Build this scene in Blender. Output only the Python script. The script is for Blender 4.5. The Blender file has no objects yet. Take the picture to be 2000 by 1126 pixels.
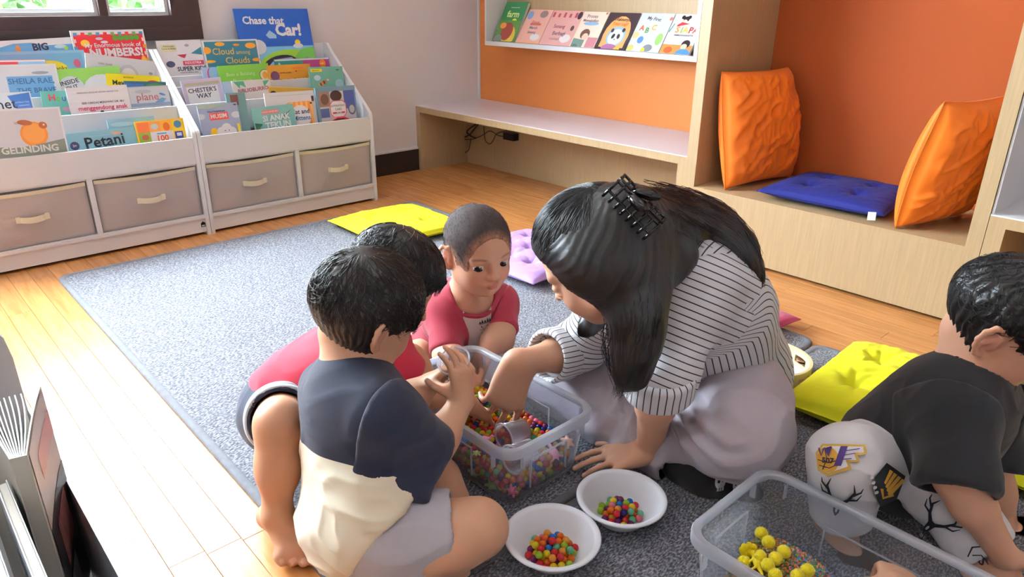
import bpy, bmesh, math, random
import numpy as np
from mathutils import Vector, Matrix, Quaternion
C = bpy.context.scene.collection
SC = bpy.context.scene
PI = math.pi
RNG = random.Random(7)
# ------------------------------------------------------------------ camera, world, lights, exposure
FPX = 1392.48
CAM = np.array([0.0, 0.0, 0.92])
_y, _p, _r = math.radians(137.155), math.radians(-22.2813), math.radians(0.5316)
FW = np.array([math.cos(_y)*math.cos(_p), math.sin(_y)*math.cos(_p), math.sin(_p)])
_rt = np.cross(FW, [0, 0, 1.0]); _rt /= np.linalg.norm(_rt)
_u = np.cross(_rt, FW)
RT = math.cos(_r)*_rt + math.sin(_r)*_u
UP = -math.sin(_r)*_rt + math.cos(_r)*_u
cam = bpy.data.objects.new('camera', bpy.data.cameras.new('camera')); C.objects.link(cam)
cam.data.sensor_width = 36; cam.data.lens = FPX/2000*36; cam.data.clip_start = 0.02
M = Matrix.Identity(4)
for i in range(3):
    M[i][0], M[i][1], M[i][2], M[i][3] = RT[i], UP[i], -FW[i], CAM[i]
cam.matrix_world = M
SC.camera = cam
def ray(x, y): return FW + RT*(x-1000)/FPX - UP*(y-563)/FPX
def az(x, y, z=0.0): d = ray(x, y); return CAM + d*(z-CAM[2])/d[2]      # point of a plane z=.. seen at a pixel of the 2000x1126 photo
def ax(x, y, X): d = ray(x, y); return CAM + d*(X-CAM[0])/d[0]
def ay(x, y, Y): d = ray(x, y); return CAM + d*(Y-CAM[1])/d[1]
SC.view_settings.view_transform = 'Standard'; SC.view_settings.look = 'None'
SC.view_settings.gamma = 1; SC.view_settings.use_curve_mapping = False
SC.view_settings.exposure = 0.0
w = bpy.data.worlds.new('sky'); SC.world = w; w.use_nodes = True
bg = w.node_tree.nodes['Background']; bg.inputs[0].default_value = (0.82, 0.92, 1, 1); bg.inputs[1].default_value = 60.0
def area(name, loc, sx, sy, power, color=(1, 1, 1), rot=(0, 0, 0)):
    l = bpy.data.lights.new(name, 'AREA'); l.shape = 'RECTANGLE'; l.size = sx; l.size_y = sy; l.energy = power; l.color = color
    o = bpy.data.objects.new(name, l); C.objects.link(o); o.location = loc; o.rotation_euler = rot
    return o
for lx, ly, lw_ in ((-2.2, 1.1, 10), (-0.3, 1.1, 8), (-2.2, -0.9, 10), (-0.3, -0.9, 8)):
    area('ceiling_lamp_light', (lx, ly, 2.53), 1.2, 0.6, lw_, (0.96, 0.98, 1.0))
# ------------------------------------------------------------------ materials
def s2l(c):
    c = [x/255 for x in c]
    return tuple([(x/12.92 if x <= 0.04045 else ((x+0.055)/1.055)**2.4) for x in c]) + (1,)
MATS = {}
def newmat(name):
    m = bpy.data.materials.new(name); m.use_nodes = True
    return m, m.node_tree, m.node_tree.nodes['Principled BSDF']
def pm(name, rgb, rough=0.5, bump=0, bscale=200, var=0, vscale=8, spec=0.5, coat=0, sheen=0, trans=0, ior=1.45, sss=0, metal=0, stretch=(1, 1, 1)):
    if name in MATS: return MATS[name]
    m, nt, b = newmat(name); N = nt.nodes; L = nt.links
    col = s2l(rgb)
    b.inputs['Base Color'].default_value = col; b.inputs['Roughness'].default_value = rough
    b.inputs['Specular IOR Level'].default_value = spec; b.inputs['IOR'].default_value = ior
    b.inputs['Coat Weight'].default_value = coat; b.inputs['Sheen Weight'].default_value = sheen
    b.inputs['Transmission Weight'].default_value = trans; b.inputs['Metallic'].default_value = metal
    if sss:
        b.inputs['Subsurface Weight'].default_value = sss; b.inputs['Subsurface Radius'].default_value = (1, .35, .2); b.inputs['Subsurface Scale'].default_value = 0.006
    if var or bump:
        tc = N.new('ShaderNodeTexCoord'); mp = N.new('ShaderNodeMapping'); mp.inputs['Scale'].default_value = stretch
        L.new(tc.outputs['Object'], mp.inputs['Vector'])
    if var:
        n = N.new('ShaderNodeTexNoise'); n.inputs['Scale'].default_value = vscale; n.inputs['Detail'].default_value = 5
        L.new(mp.outputs[0], n.inputs['Vector'])
        r = N.new('ShaderNodeValToRGB'); r.color_ramp.elements[0].position = 0.3; r.color_ramp.elements[1].position = 0.7
        r.color_ramp.elements[0].color = tuple(c*(1-var) for c in col[:3])+(1,); r.color_ramp.elements[1].color = tuple(min(1, c*(1+var)) for c in col[:3])+(1,)
        L.new(n.outputs[0], r.inputs[0]); L.new(r.outputs[0], b.inputs['Base Color'])
    if bump:
        n2 = N.new('ShaderNodeTexNoise'); n2.inputs['Scale'].default_value = bscale; n2.inputs['Detail'].default_value = 3
        L.new(mp.outputs[0], n2.inputs['Vector'])
        bp = N.new('ShaderNodeBump'); bp.inputs['Strength'].default_value = bump; bp.inputs['Distance'].default_value = 0.002
        L.new(n2.outputs[0], bp.inputs['Height']); L.new(bp.outputs[0], b.inputs['Normal'])
    MATS[name] = m
    return m
def flat(rgb, rough=0.45): return pm('ink_%d_%d_%d' % tuple(rgb), rgb, rough)
white_wall = pm('white_wall_paint', (226, 224, 226), 0.8, 0.05, 60)
orange_wall = pm('orange_wall_paint', (208, 124, 60), 0.55, 0.04, 90)
white_lam = pm('white_laminate', (228, 229, 232), 0.35)
bench_lam = pm('white_bench_laminate', (222, 216, 224), 0.3)
veneer = pm('beech_veneer', (180, 154, 116), 0.45, 0.05, 40, 0.07, 30, stretch=(6, 6, 0.25))
dark_frame = pm('dark_brown_window_wood', (52, 34, 34), 0.35, 0.05, 60, 0.15, 12)
black_base = pm('black_skirting', (28, 20, 22), 0.4)
alu = pm('pale_window_sash', (205, 208, 208), 0.3)
canvas = pm('taupe_canvas', (180, 170, 166), 0.9, 0.35, 700, 0.05, 5)
cream = pm('cream_webbing', (226, 216, 190), 0.85, 0.4, 500)
black_pl = pm('black_plastic', (18, 18, 20), 0.35)
white_pl = pm('white_plastic', (225, 226, 230), 0.3)
paper = pm('book_paper', (238, 234, 224), 0.8)
def wood_floor():
    m, nt, b = newmat('oak_laminate'); N = nt.nodes; L = nt.links
    oi = N.new('ShaderNodeObjectInfo'); tc = N.new('ShaderNodeTexCoord'); mp = N.new('ShaderNodeMapping')
    mp.inputs['Scale'].default_value = (1.2, 14, 1)
    ad = N.new('ShaderNodeVectorMath'); ad.operation = 'ADD'
    cm = N.new('ShaderNodeCombineXYZ'); mu = N.new('ShaderNodeMath'); mu.operation = 'MULTIPLY'; mu.inputs[1].default_value = 37
    L.new(oi.outputs['Random'], mu.inputs[0]); L.new(mu.outputs[0], cm.inputs[0]); L.new(mu.outputs[0], cm.inputs[1])
    L.new(tc.outputs['Object'], ad.inputs[0]); L.new(cm.outputs[0], ad.inputs[1]); L.new(ad.outputs[0], mp.inputs['Vector'])
    n = N.new('ShaderNodeTexNoise'); n.inputs['Scale'].default_value = 4; n.inputs['Detail'].default_value = 8; n.inputs['Distortion'].default_value = 0.6
    L.new(mp.outputs[0], n.inputs['Vector'])
    r = N.new('ShaderNodeValToRGB'); r.color_ramp.elements[0].position = 0.3; r.color_ramp.elements[1].position = 0.72
    r.color_ramp.elements[0].color = s2l((188, 124, 68)); r.color_ramp.elements[1].color = s2l((212, 152, 92))
    L.new(n.outputs[0], r.inputs[0])
    hs = N.new('ShaderNodeHueSaturation'); mr = N.new('ShaderNodeMapRange'); mr.inputs['To Min'].default_value = 0.9; mr.inputs['To Max'].default_value = 1.06
    L.new(oi.outputs['Random'], mr.inputs['Value']); L.new(mr.outputs[0], hs.inputs['Value']); L.new(r.outputs[0], hs.inputs['Color'])
    L.new(hs.outputs[0], b.inputs['Base Color'])
    b.inputs['Roughness'].default_value = 0.26; b.inputs['Specular IOR Level'].default_value = .62
    return m
floor_m = wood_floor()
def carpet():
    m, nt, b = newmat('grey_needle_felt'); N = nt.nodes; L = nt.links
    tc = N.new('ShaderNodeTexCoord'); mp = N.new('ShaderNodeMapping'); mp.inputs['Scale'].default_value = (1, 0.45, 1); mp.inputs['Rotation'].default_value = (0, 0, 0.6)
    L.new(tc.outputs['Object'], mp.inputs['Vector'])
    n = N.new('ShaderNodeTexNoise'); n.inputs['Scale'].default_value = 330; n.inputs['Detail'].default_value = 4
    n2 = N.new('ShaderNodeTexNoise'); n2.inputs['Scale'].default_value = 6; n2.inputs['Detail'].default_value = 3
    L.new(mp.outputs[0], n.inputs['Vector']); L.new(tc.outputs['Object'], n2.inputs['Vector'])
    r = N.new('ShaderNodeValToRGB'); E = r.color_ramp.elements
    E[0].position = 0.36; E[0].color = s2l((74, 76, 83)); E[1].position = 0.66; E[1].color = s2l((178, 180, 189))
    e = E.new(0.5); e.color = s2l((118, 120, 129))
    L.new(n.outputs[0], r.inputs[0])
    mx = N.new('ShaderNodeMixRGB'); mx.blend_type = 'MULTIPLY'; mx.inputs[0].default_value = 0.2
    L.new(r.outputs[0], mx.inputs[1]); L.new(n2.outputs[0], mx.inputs[2]); L.new(mx.outputs[0], b.inputs['Base Color'])
    bp = N.new('ShaderNodeBump'); bp.inputs['Strength'].default_value = 0.6; bp.inputs['Distance'].default_value = 0.003
    L.new(n.outputs[0], bp.inputs['Height']); L.new(bp.outputs[0], b.inputs['Normal'])
    b.inputs['Roughness'].default_value = 0.95; b.inputs['Sheen Weight'].default_value = 0.08; b.inputs['Sheen Roughness'].default_value = 0.5
    return m
carpet_m = carpet()
rug_edge = pm('grey_rug_binding', (120, 122, 128), 0.9, 0.5, 400, 0.1, 60)
def clear_plastic(name, tint, haze, rough=0.12):
    m, nt, b = newmat(name); N = nt.nodes; L = nt.links
    tr = N.new('ShaderNodeBsdfTransparent'); tr.inputs[0].default_value = s2l(tint)
    N.remove(b); df = N.new('ShaderNodeBsdfDiffuse'); tl = N.new('ShaderNodeBsdfTranslucent'); gl = N.new('ShaderNodeBsdfGlossy')
    df.inputs[0].default_value = tl.inputs[0].default_value = s2l((244, 247, 252)); gl.inputs[0].default_value = (1, 1, 1, 1); gl.inputs['Roughness'].default_value = rough
    m1 = N.new('ShaderNodeMixShader'); m1.inputs[0].default_value = .5; L.new(df.outputs[0], m1.inputs[1]); L.new(tl.outputs[0], m1.inputs[2])
    b = N.new('ShaderNodeMixShader'); b.inputs[0].default_value = .15; L.new(m1.outputs[0], b.inputs[1]); L.new(gl.outputs[0], b.inputs[2])
    lw = N.new('ShaderNodeLayerWeight'); lw.inputs[0].default_value = .5
    pw = N.new('ShaderNodeMath'); pw.operation = 'POWER'; pw.inputs[1].default_value = 4.0; L.new(lw.outputs['Facing'], pw.inputs[0])
    ma = N.new('ShaderNodeMath'); ma.operation = 'MULTIPLY_ADD'; ma.inputs[1].default_value = .55; ma.inputs[2].default_value = haze; ma.use_clamp = True
    L.new(pw.outputs[0], ma.inputs[0])
    mx = N.new('ShaderNodeMixShader'); L.new(ma.outputs[0], mx.inputs[0]); L.new(tr.outputs[0], mx.inputs[1]); L.new(b.outputs[0], mx.inputs[2])
    L.new(mx.outputs[0], N['Material Output'].inputs[0])
    return m
tub_m = clear_plastic('clear_tub_plastic', (246, 249, 253), 0.11)
rim_m = clear_plastic('frosted_tub_rim', (242, 246, 252), 0.40, 0.25)
cup_m = clear_plastic('clear_cup_plastic', (248, 240, 242), 0.13)
glass_m = clear_plastic('window_glass', (252, 254, 255), 0.0, 0.02)
# ------------------------------------------------------------------ mesh helpers
WM = {}
def wm(o): return WM.get(o, Matrix.Identity(4))
def setprops(o, label=None, cat=None, group=None, kind=None):
    if label: o['label'] = label
    if cat: o['category'] = cat
    if group: o['group'] = group
    if kind: o['kind'] = kind
    return o
def empty(name, loc=(0, 0, 0), label=None, cat=None, group=None, rotz=0, mat4=None):
    o = bpy.data.objects.new(name, None); C.objects.link(o)
    m = mat4 if mat4 is not None else Matrix.Translation(loc) @ Matrix.Rotation(rotz, 4, 'Z')
    o.matrix_world = m; WM[o] = m.copy(); o.empty_display_size = 0.05
    return setprops(o, label, cat, group)
def box(bm, lo, hi, mi=0):
    x0, y0, z0 = lo; x1, y1, z1 = hi
    v = [bm.verts.new(p) for p in ((x0, y0, z0), (x1, y0, z0), (x1, y1, z0), (x0, y1, z0), (x0, y0, z1), (x1, y0, z1), (x1, y1, z1), (x0, y1, z1))]
    for f in ((3, 2, 1, 0), (4, 5, 6, 7), (0, 1, 5, 4), (1, 2, 6, 5), (2, 3, 7, 6), (3, 0, 4, 7)):
        bm.faces.new([v[i] for i in f]).material_index = mi
    return v
def prism(bm, pts, axis, a, b, mi=0):
    """extrude a 2-D outline along an axis (0 x, 1 y, 2 z) from a to b"""
    def p3(p, t):
        q = list(p); q.insert(axis, t); return q
    A = [bm.verts.new(p3(p, a)) for p in pts]; B = [bm.verts.new(p3(p, b)) for p in pts]
    n = len(pts)
    fs = [bm.faces.new(A), bm.faces.new(B[::-1])] + [bm.faces.new((A[(i+1) % n], A[i], B[i], B[(i+1) % n])) for i in range(n)]
    for f in fs: f.material_index = mi
def frames(pts):
    P = [Vector(p) for p in pts]; T = []
    for i in range(len(P)):
        t = (P[min(i+1, len(P)-1)]-P[max(i-1, 0)]); T.append(t.normalized() if t.length > 1e-9 else Vector((0, 0, 1)))
    up = Vector((0, 0, 1)) if abs(T[0].z) < 0.9 else Vector((1, 0, 0))
    n = (up-T[0]*up.dot(T[0])).normalized(); out = []
    for i, t in enumerate(T):
        n = (n-t*n.dot(t)).normalized(); out.append((P[i], n, t.cross(n)))
    return out
def tube(bm, pts, r, n=8, cap=True, mi=0):
    rs = r if hasattr(r, '__len__') else [r]*len(pts); rings = []
    for (p, a, b), rr in zip(frames(pts), rs):
        rings.append([bm.verts.new(p+(a*math.cos(2*PI*k/n)+b*math.sin(2*PI*k/n))*rr) for k in range(n)])
    for i in range(len(rings)-1):
        for k in range(n):
            bm.faces.new((rings[i][k], rings[i][(k+1) % n], rings[i+1][(k+1) % n], rings[i+1][k])).material_index = mi
    if cap:
        bm.faces.new(rings[0][::-1]).material_index = mi; bm.faces.new(rings[-1]).material_index = mi
def lathe(bm, prof, n=48, c=(0, 0, 0), mi=0, close=False):
    rings = []
    for r, z in prof:
        if r < 1e-6: rings.append([bm.verts.new((c[0], c[1], c[2]+z))])
        else: rings.append([bm.verts.new((c[0]+r*math.cos(2*PI*k/n), c[1]+r*math.sin(2*PI*k/n), c[2]+z)) for k in range(n)])
    idx = list(range(len(rings)-1)) + ([len(rings)-1] if close else [])
    for i in idx:
        a, b = rings[i], rings[(i+1) % len(rings)]
        for k in range(n):
            f = [a[k % len(a)], a[(k+1) % len(a)], b[(k+1) % len(b)], b[k % len(b)]]
            u = []
            for v in f:
                if v not in u: u.append(v)
            if len(u) > 2: bm.faces.new(u).material_index = mi
def mk(name, bm, mats, parent=None, smooth=False, bevel=0, seg=2, local=False, loc=None, angle=40):
    """link a bmesh given in world coordinates (or in the parent's, local=True) as one mesh object"""
    if bevel:
        es = [e for e in bm.edges if len(e.link_faces) == 2 and e.calc_face_angle(0) > math.radians(angle)]
        bmesh.ops.bevel(bm, geom=es, offset=bevel, segments=seg, profile=0.6, affect='EDGES', clamp_overlap=True)
    bmesh.ops.recalc_face_normals(bm, faces=bm.faces[:])
    base = wm(parent) if parent is not None else None
    M = Matrix.Identity(4)
    if parent is None and not local:
        if loc is None:
            vs = [v.co for v in bm.verts]
            lo = [min(v[i] for v in vs) for i in range(3)]; hi = [max(v[i] for v in vs) for i in range(3)]
            loc = ((lo[0]+hi[0])/2, (lo[1]+hi[1])/2, lo[2])
        M = Matrix.Translation(loc); bm.transform(M.inverted())
    elif parent is not None and not local:
        bm.transform(base.inverted())
    me = bpy.data.meshes.new(name); bm.to_mesh(me); bm.free()
    for m in (mats if isinstance(mats, (list, tuple)) else [mats]): me.materials.append(m)
    if smooth:
        for p in me.polygons: p.use_smooth = True
    o = bpy.data.objects.new(name, me); C.objects.link(o)
    if parent is not None:
        o.parent = parent; WM[o] = base.copy()
    else:
        o.matrix_world = M; WM[o] = M.copy()
    if bevel and not smooth:
        for p in me.polygons: p.use_smooth = True
        me.set_sharp_from_angle(angle=math.radians(35))
    return o
def bx(name, lo, hi, m, parent=None, bevel=0.002, **k):
    bm = bmesh.new(); box(bm, lo, hi); return mk(name, bm, m, parent, bevel=bevel, **k)
def copyobj(o, parent=None, **k):
    c = o.copy(); C.objects.link(c)
    if parent is not None: c.parent = parent
    return c
def text(parent, s, size, m, mat, bold=0.0, name='lettering', width=None, align='CENTER', spacing=1.0):
    cu = bpy.data.curves.new(name, 'FONT'); cu.body = s; cu.size = size; cu.align_x = align; cu.align_y = 'CENTER'; cu.offset = bold*size
    cu.resolution_u = 2; cu.extrude = 0.0002; cu.space_character = spacing; cu.materials.append(mat)
    o = bpy.data.objects.new(name, cu); C.objects.link(o); o.parent = parent; o.matrix_local = m
    return o
# ------------------------------------------------------------------ setting
XW, YW = -3.326, 2.807
X1, Y0, ZC = 1.6, -2.2, 2.6
def structure(o): o['kind'] = 'structure'; return o
fl = structure(bx('floor', (XW-.1, Y0-.1, -0.1), (X1+.1, YW+.1, -0.006), floor_m, bevel=0))
plank_meshes = []
PW = 0.062
for L_ in (0.62, 0.47, 0.78):
    bm = bmesh.new(); box(bm, (0, 0, -0.006), (L_-0.0006, PW-0.0006, 0))
    me = bpy.data.meshes.new('plank'); bmesh.ops.bevel(bm, geom=[e for e in bm.edges if all(v.co.z > -.001 for v in e.verts)], offset=0.0006, segments=1, affect='EDGES')
    bm.to_mesh(me); bm.free(); me.materials.append(floor_m); plank_meshes.append((L_, me))
def plank(x, y, L_, me):
    o = bpy.data.objects.new('plank', me); C.objects.link(o); o.parent = fl
    o.matrix_local = wm(fl).inverted() @ Matrix.Translation((x, y, 0))
rest = bmesh.new(); count = 0
y = Y0
while y < YW:
    x = XW - RNG.random()*0.5
    while x < X1:
        L_, me = RNG.choice(plank_meshes)
        under_rug = (-2.7 < x and x+L_ < 1.2 and 0.45 < y < 1.85)
        if -0.15 <= y and x < -0.1 and not under_rug and count < 300 and not (y > 2.36 and x > -1.6) and not (y > 2.7):
            plank(x, y, L_, me); count += 1
        else:
            box(rest, (x, y, -0.006), (x+L_-.0006, y+PW-.0006, 0))
        x += L_
    y += PW
r_ = mk('plank', rest, floor_m, fl); r_['kind'] = 'stuff'; r_.name = 'hidden_planks'
# walls; the wall with the window has a real opening
WY0, WY1, WZ0, WZ1 = -1.35, 1.232, 0.737, 2.1
bm = bmesh.new()
box(bm, (XW-.15, Y0-.1, 0), (XW, WY0, ZC)); box(bm, (XW-.15, WY1, 0), (XW, YW+.1, ZC))
box(bm, (XW-.15, WY0, 0), (XW, WY1, WZ0)); box(bm, (XW-.15, WY0, WZ1), (XW, WY1, ZC))
structure(mk('wall_left', bm, white_wall))
structure(bx('wall_back', (XW, YW, 0), (X1+.1, YW+.1, ZC), orange_wall, bevel=0))
structure(bx('wall_right', (X1, Y0-.1, 0), (X1+.1, YW, ZC), white_wall, bevel=0))
structure(bx('wall_front', (XW, Y0-.1, 0), (X1, Y0, ZC), white_wall, bevel=0))
structure(bx('ceiling', (XW-.15, Y0-.1, ZC), (X1+.1, YW+.1, ZC+.1), white_wall, bevel=0))
structure(bx('baseboard_left', (XW, 1.82, 0), (XW+.014, 2.343, 0.118), black_base, bevel=.003))
structure(bx('trim_1', (XW, 1.82, 0.118), (XW+.010, 2.343, 0.128), white_wall, bevel=.002))
structure(bx('trim_2', (XW, 2.797, 0.357), (XW+.012, 2.807, ZC), white_lam, bevel=.002))
# window 1: dark wooden frame with pale sashes, panes
win = structure(empty('window_1', (XW, 0, WZ0)))
bm = bmesh.new()
fy, fz = 0.118, 0.097
box(bm, (XW-.05, WY0, WZ0), (XW+.022, WY1, WZ0+fz)); box(bm, (XW-.05, WY0, WZ1-fz), (XW+.022, WY1, WZ1))
box(bm, (XW-.05, WY1-fy, WZ0+fz), (XW+.022, WY1, WZ1-fz)); box(bm, (XW-.05, WY0, WZ0+fz), (XW+.022, WY0+fy, WZ1-fz))
mk('window_frame', bm, dark_frame, win, bevel=.006)
bm = bmesh.new(); box(bm, (XW+.022, WY0+.05, WZ0+.035), (XW+.028, WY1-.05, WZ0+.05)); mk('frame_moulding', bm, dark_frame, win, bevel=.002)
muls = [0.845, 0.19, -0.46]
for my in muls: bx('mullion', (XW-.04, my, WZ0+fz), (XW+.012, my+.03, WZ1-fz), dark_frame, win, .003)
edges = [WY1-fy] + [v for my in muls for v in (my+.03, my)] + [WY0+fy]
for i in range(0, len(edges), 2):
    b_, a_ = edges[i], edges[i+1]
    bm = bmesh.new(); z0, z1 = WZ0+fz, WZ1-fz; t = .014
    for x0, x1, q in ((XW-.03, XW-.012, 0), (XW-.075, XW-.052, .012)):
        box(bm, (x0, a_+q, z0+q), (x1, b_-q, z0+q+t)); box(bm, (x0, a_+q, z1-t-q), (x1, b_-q, z1-q)); box(bm, (x0, a_+q, z0+t+q), (x1, a_+q+t, z1-t-q)); box(bm, (x0, b_-q-t, z0+t+q), (x1, b_-q, z1-t-q))
    mk('sash', bm, alu, win, bevel=.002)
    bx('pane', (XW-.066, a_+.02, z0+.02), (XW-.062, b_-.02, z1-.02), glass_m, win, 0)
bx('window_sill', (XW-.15, WY0, WZ0-.02+fz), (XW-.08, WY1, WZ0+fz), pm('pale_sill', (214, 216, 214), .5), win, .003)
# outside
gm = pm('pale_paving', (205, 205, 200), 0.9, 0, 10, 0.1, 3)
structure(bx('ground_outside', (-9, -5, -0.35), (XW-.15, 5, -0.3), gm, bevel=0))
leaf_m = pm('garden_leaf', (50, 92, 30), 0.5, 0, 10, 0.35, 9, trans=0)
def bush(x, y, h, r, label, n=900):
    bm = bmesh.new(); g = random.Random(int(x*100+y*10))
    for k in range(n):
        a = g.random()*2*PI; u = g.random()**.5; z = g.random()
        rr = r*u*(0.55+0.6*math.sin(PI*min(1, z*0.9+.12)))
        p = Vector((x+rr*math.cos(a), y+rr*math.sin(a), -0.3+z*h))
        q = Quaternion((g.random()-.5, g.random()-.5, g.random()-.5, g.random()-.5)).normalized()
        s = .05+.05*g.random()
        v = [bm.verts.new(p+q @ Vector(c)*s) for c in ((0, -.9, 0), (.45, -.2, .12), (.3, .6, .1), (0, 1, 0), (-.3, .6, .1), (-.45, -.2, .12))]
        bm.faces.new(v)
    t = empty('shrub', (x, y, -.3), label, 'shrub', 'shrubs outside the window')
    f = mk('foliage', bm, leaf_m, t); f['kind'] = 'stuff'
    bm = bmesh.new()
    for k in range(5):
        a = k*1.3; tube(bm, [(x, y, -.3), (x+.1*math.cos(a), y+.1*math.sin(a), h*.3-.3), (x+r*.6*math.cos(a), y+r*.6*math.sin(a), h*.75-.3)], [.025, .018, .006], 6)
    mk('stem', bm, pm('bark', (90, 70, 52), .9), t)
bush(-5.5, 1.72, 1.75, .40, 'leafy green shrub outside seen through the narrow right window pane')
bush(-6.6, 1.2, 1.9, .42, 'leafy green shrub outside behind the mullion of the window')
bush(-7.6, 0.95, 1.9, .40, 'leafy green shrub outside in the middle of the wide window pane')
gb = empty('garden_bin', (-5.0, 1.13, -.3), 'bright lime green box standing outside the window', 'bin')
bm = bmesh.new(); lathe(bm, [(0, 0), (.10, 0), (.12, 1.25), (.0, 1.25)], 4, (-5.0, 1.13, -.3)); mk('body', bm, pm('lime_plastic', (70, 130, 20), .5), gb, bevel=.01)
bm = bmesh.new(); lathe(bm, [(0, 1.25), (.135, 1.25), (.135, 1.29), (0, 1.31)], 4, (-5.0, 1.13, -.3)); mk('lid', bm, MATS['lime_plastic'], gb, bevel=.008)
gw = structure(bx('wall_outside', (-8.6, -1.0, -.3), (-8.4, 1.0, 2.0), pm('grey_wall_outside', (60, 64, 70), .8), bevel=.01))
# ------------------------------------------------------------------ built-in furniture along the orange wall
BF, BT = 2.344, 0.357
t = empty('reading_bench', (-2.43, BF, 0), 'low beech bench with a white top under the wall bookshelf', 'bench')
bx('bench_top', (XW, BF, BT-.004), (-1.54, YW-.003, BT), bench_lam, t, .0015)
bx('front_edge', (XW, BF, BT-.035), (-1.54, BF+.02, BT-.004), veneer, t, .001)
bx('bench_underside', (XW, BF+.02, BT-.035), (-1.54, YW-.02, BT-.004), veneer, t, 0)
bx('end_panel', (XW, BF, 0), (XW+.036, YW-.13, BT-.035), veneer, t, .001)
bx('end_panel', (-1.585, BF, 0), (-1.54, YW-.13, BT-.035), veneer, t, .001)
bx('back_panel', (XW, 2.678, 0), (-1.54, 2.69, BT-.035), veneer, t, 0)
NF, NS = 2.337, 0.249
t = empty('reading_nook', (-1.03, NF, 0), 'tall beech seating nook with an orange back', 'nook')
bx('seat_top', (-1.497, NF, NS-.02), (-.557, YW-.003, NS), veneer, t, .001)
bx('seat_front', (-1.54, NF-.001, 0.012), (-.516, NF+.018, NS-.02), veneer, t, .001)
bx('toe_kick', (-1.54, NF+.03, 0), (-.516, NF+.04, .012), black_base, t, 0)
bx('side_panel', (-1.54, NF-.001, NS-.02), (-1.497, YW-.003, 2.25), veneer, t, .001)
bx('side_panel', (-.557, NF-.001, NS-.02), (-.516, YW-.003, 2.25), veneer, t, .001)
bx('top_panel', (-1.497, NF, 2.21), (-.557, YW-.003, 2.25), veneer, t, .001)
bx('back_board', (-1.497, YW-.006, NS), (-.557, YW-.003, 2.21), pm('deep_orange_board', (162, 78, 36), .65, .03, 90, spec=.2), t, 0)
bx('lower_panel', (-1.54, NF+.05, 0), (-1.52, YW-.003, NS-.02), veneer, t, 0)
t = empty('side_bench', (0.1, NF, 0), 'white niche bench beside the seating nook behind the boy in black', 'bench')
bx('bench_top', (-.5145, NF, BT-.004), (.9, YW-.003, BT), white_lam, t, .001)
bx('front_edge', (-.5145, NF, BT-.035), (.9, NF+.02, BT-.004), veneer, t, .001)
bx('side_lining', (-.5145, NF+.004, BT), (-.508, YW-.003, 2.25), white_lam, t, 0)
bx('end_panel', (-.5145, NF, 0), (-.470, YW-.02, BT-.035), veneer, t, .001)
bx('back_panel', (-.47, YW-.14, 0), (.9, YW-.13, BT-.035), veneer, t, 0)
bx('end_panel', (.86, NF, 0), (.9, YW-.14, BT-.035), veneer, t, .001)
bx('back_lining', (-.508, YW-.006, BT), (.9, YW-.003, 2.25), white_lam, t, 0)
# wall shelf: a white box frame with a beech back
SX0, SX1, SY, SZ = -3.091, -1.749, 2.65, 0.674
t = empty('wall_bookshelf', ((SX0+SX1)/2, YW-.003, SZ), 'white framed wall bookshelf on the orange wall above the bench', 'shelf')
bx('bottom_board', (SX0, SY, SZ), (SX1, YW-.003, SZ+.014), white_lam, t, .0015)
bx('side_board', (SX0, SY, SZ+.014), (SX0+.012, YW-.003, 1.2), white_lam, t, .0015)
bx('side_board', (SX1-.018, SY, SZ+.014), (SX1, YW-.003, 1.2), white_lam, t, .0015)
bx('top_board', (SX0, SY, 1.2), (SX1, YW-.003, 1.214), white_lam, t, .0015)
bx('back_board', (SX0+.012, YW-.008, SZ+.014), (SX1-.018, YW-.003, 1.2), veneer, t, 0)
bx('retaining_lip', (SX0+.012, SY, SZ+.014), (SX1-.018, SY+.006, SZ+.022), white_lam, t, 0)
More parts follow.
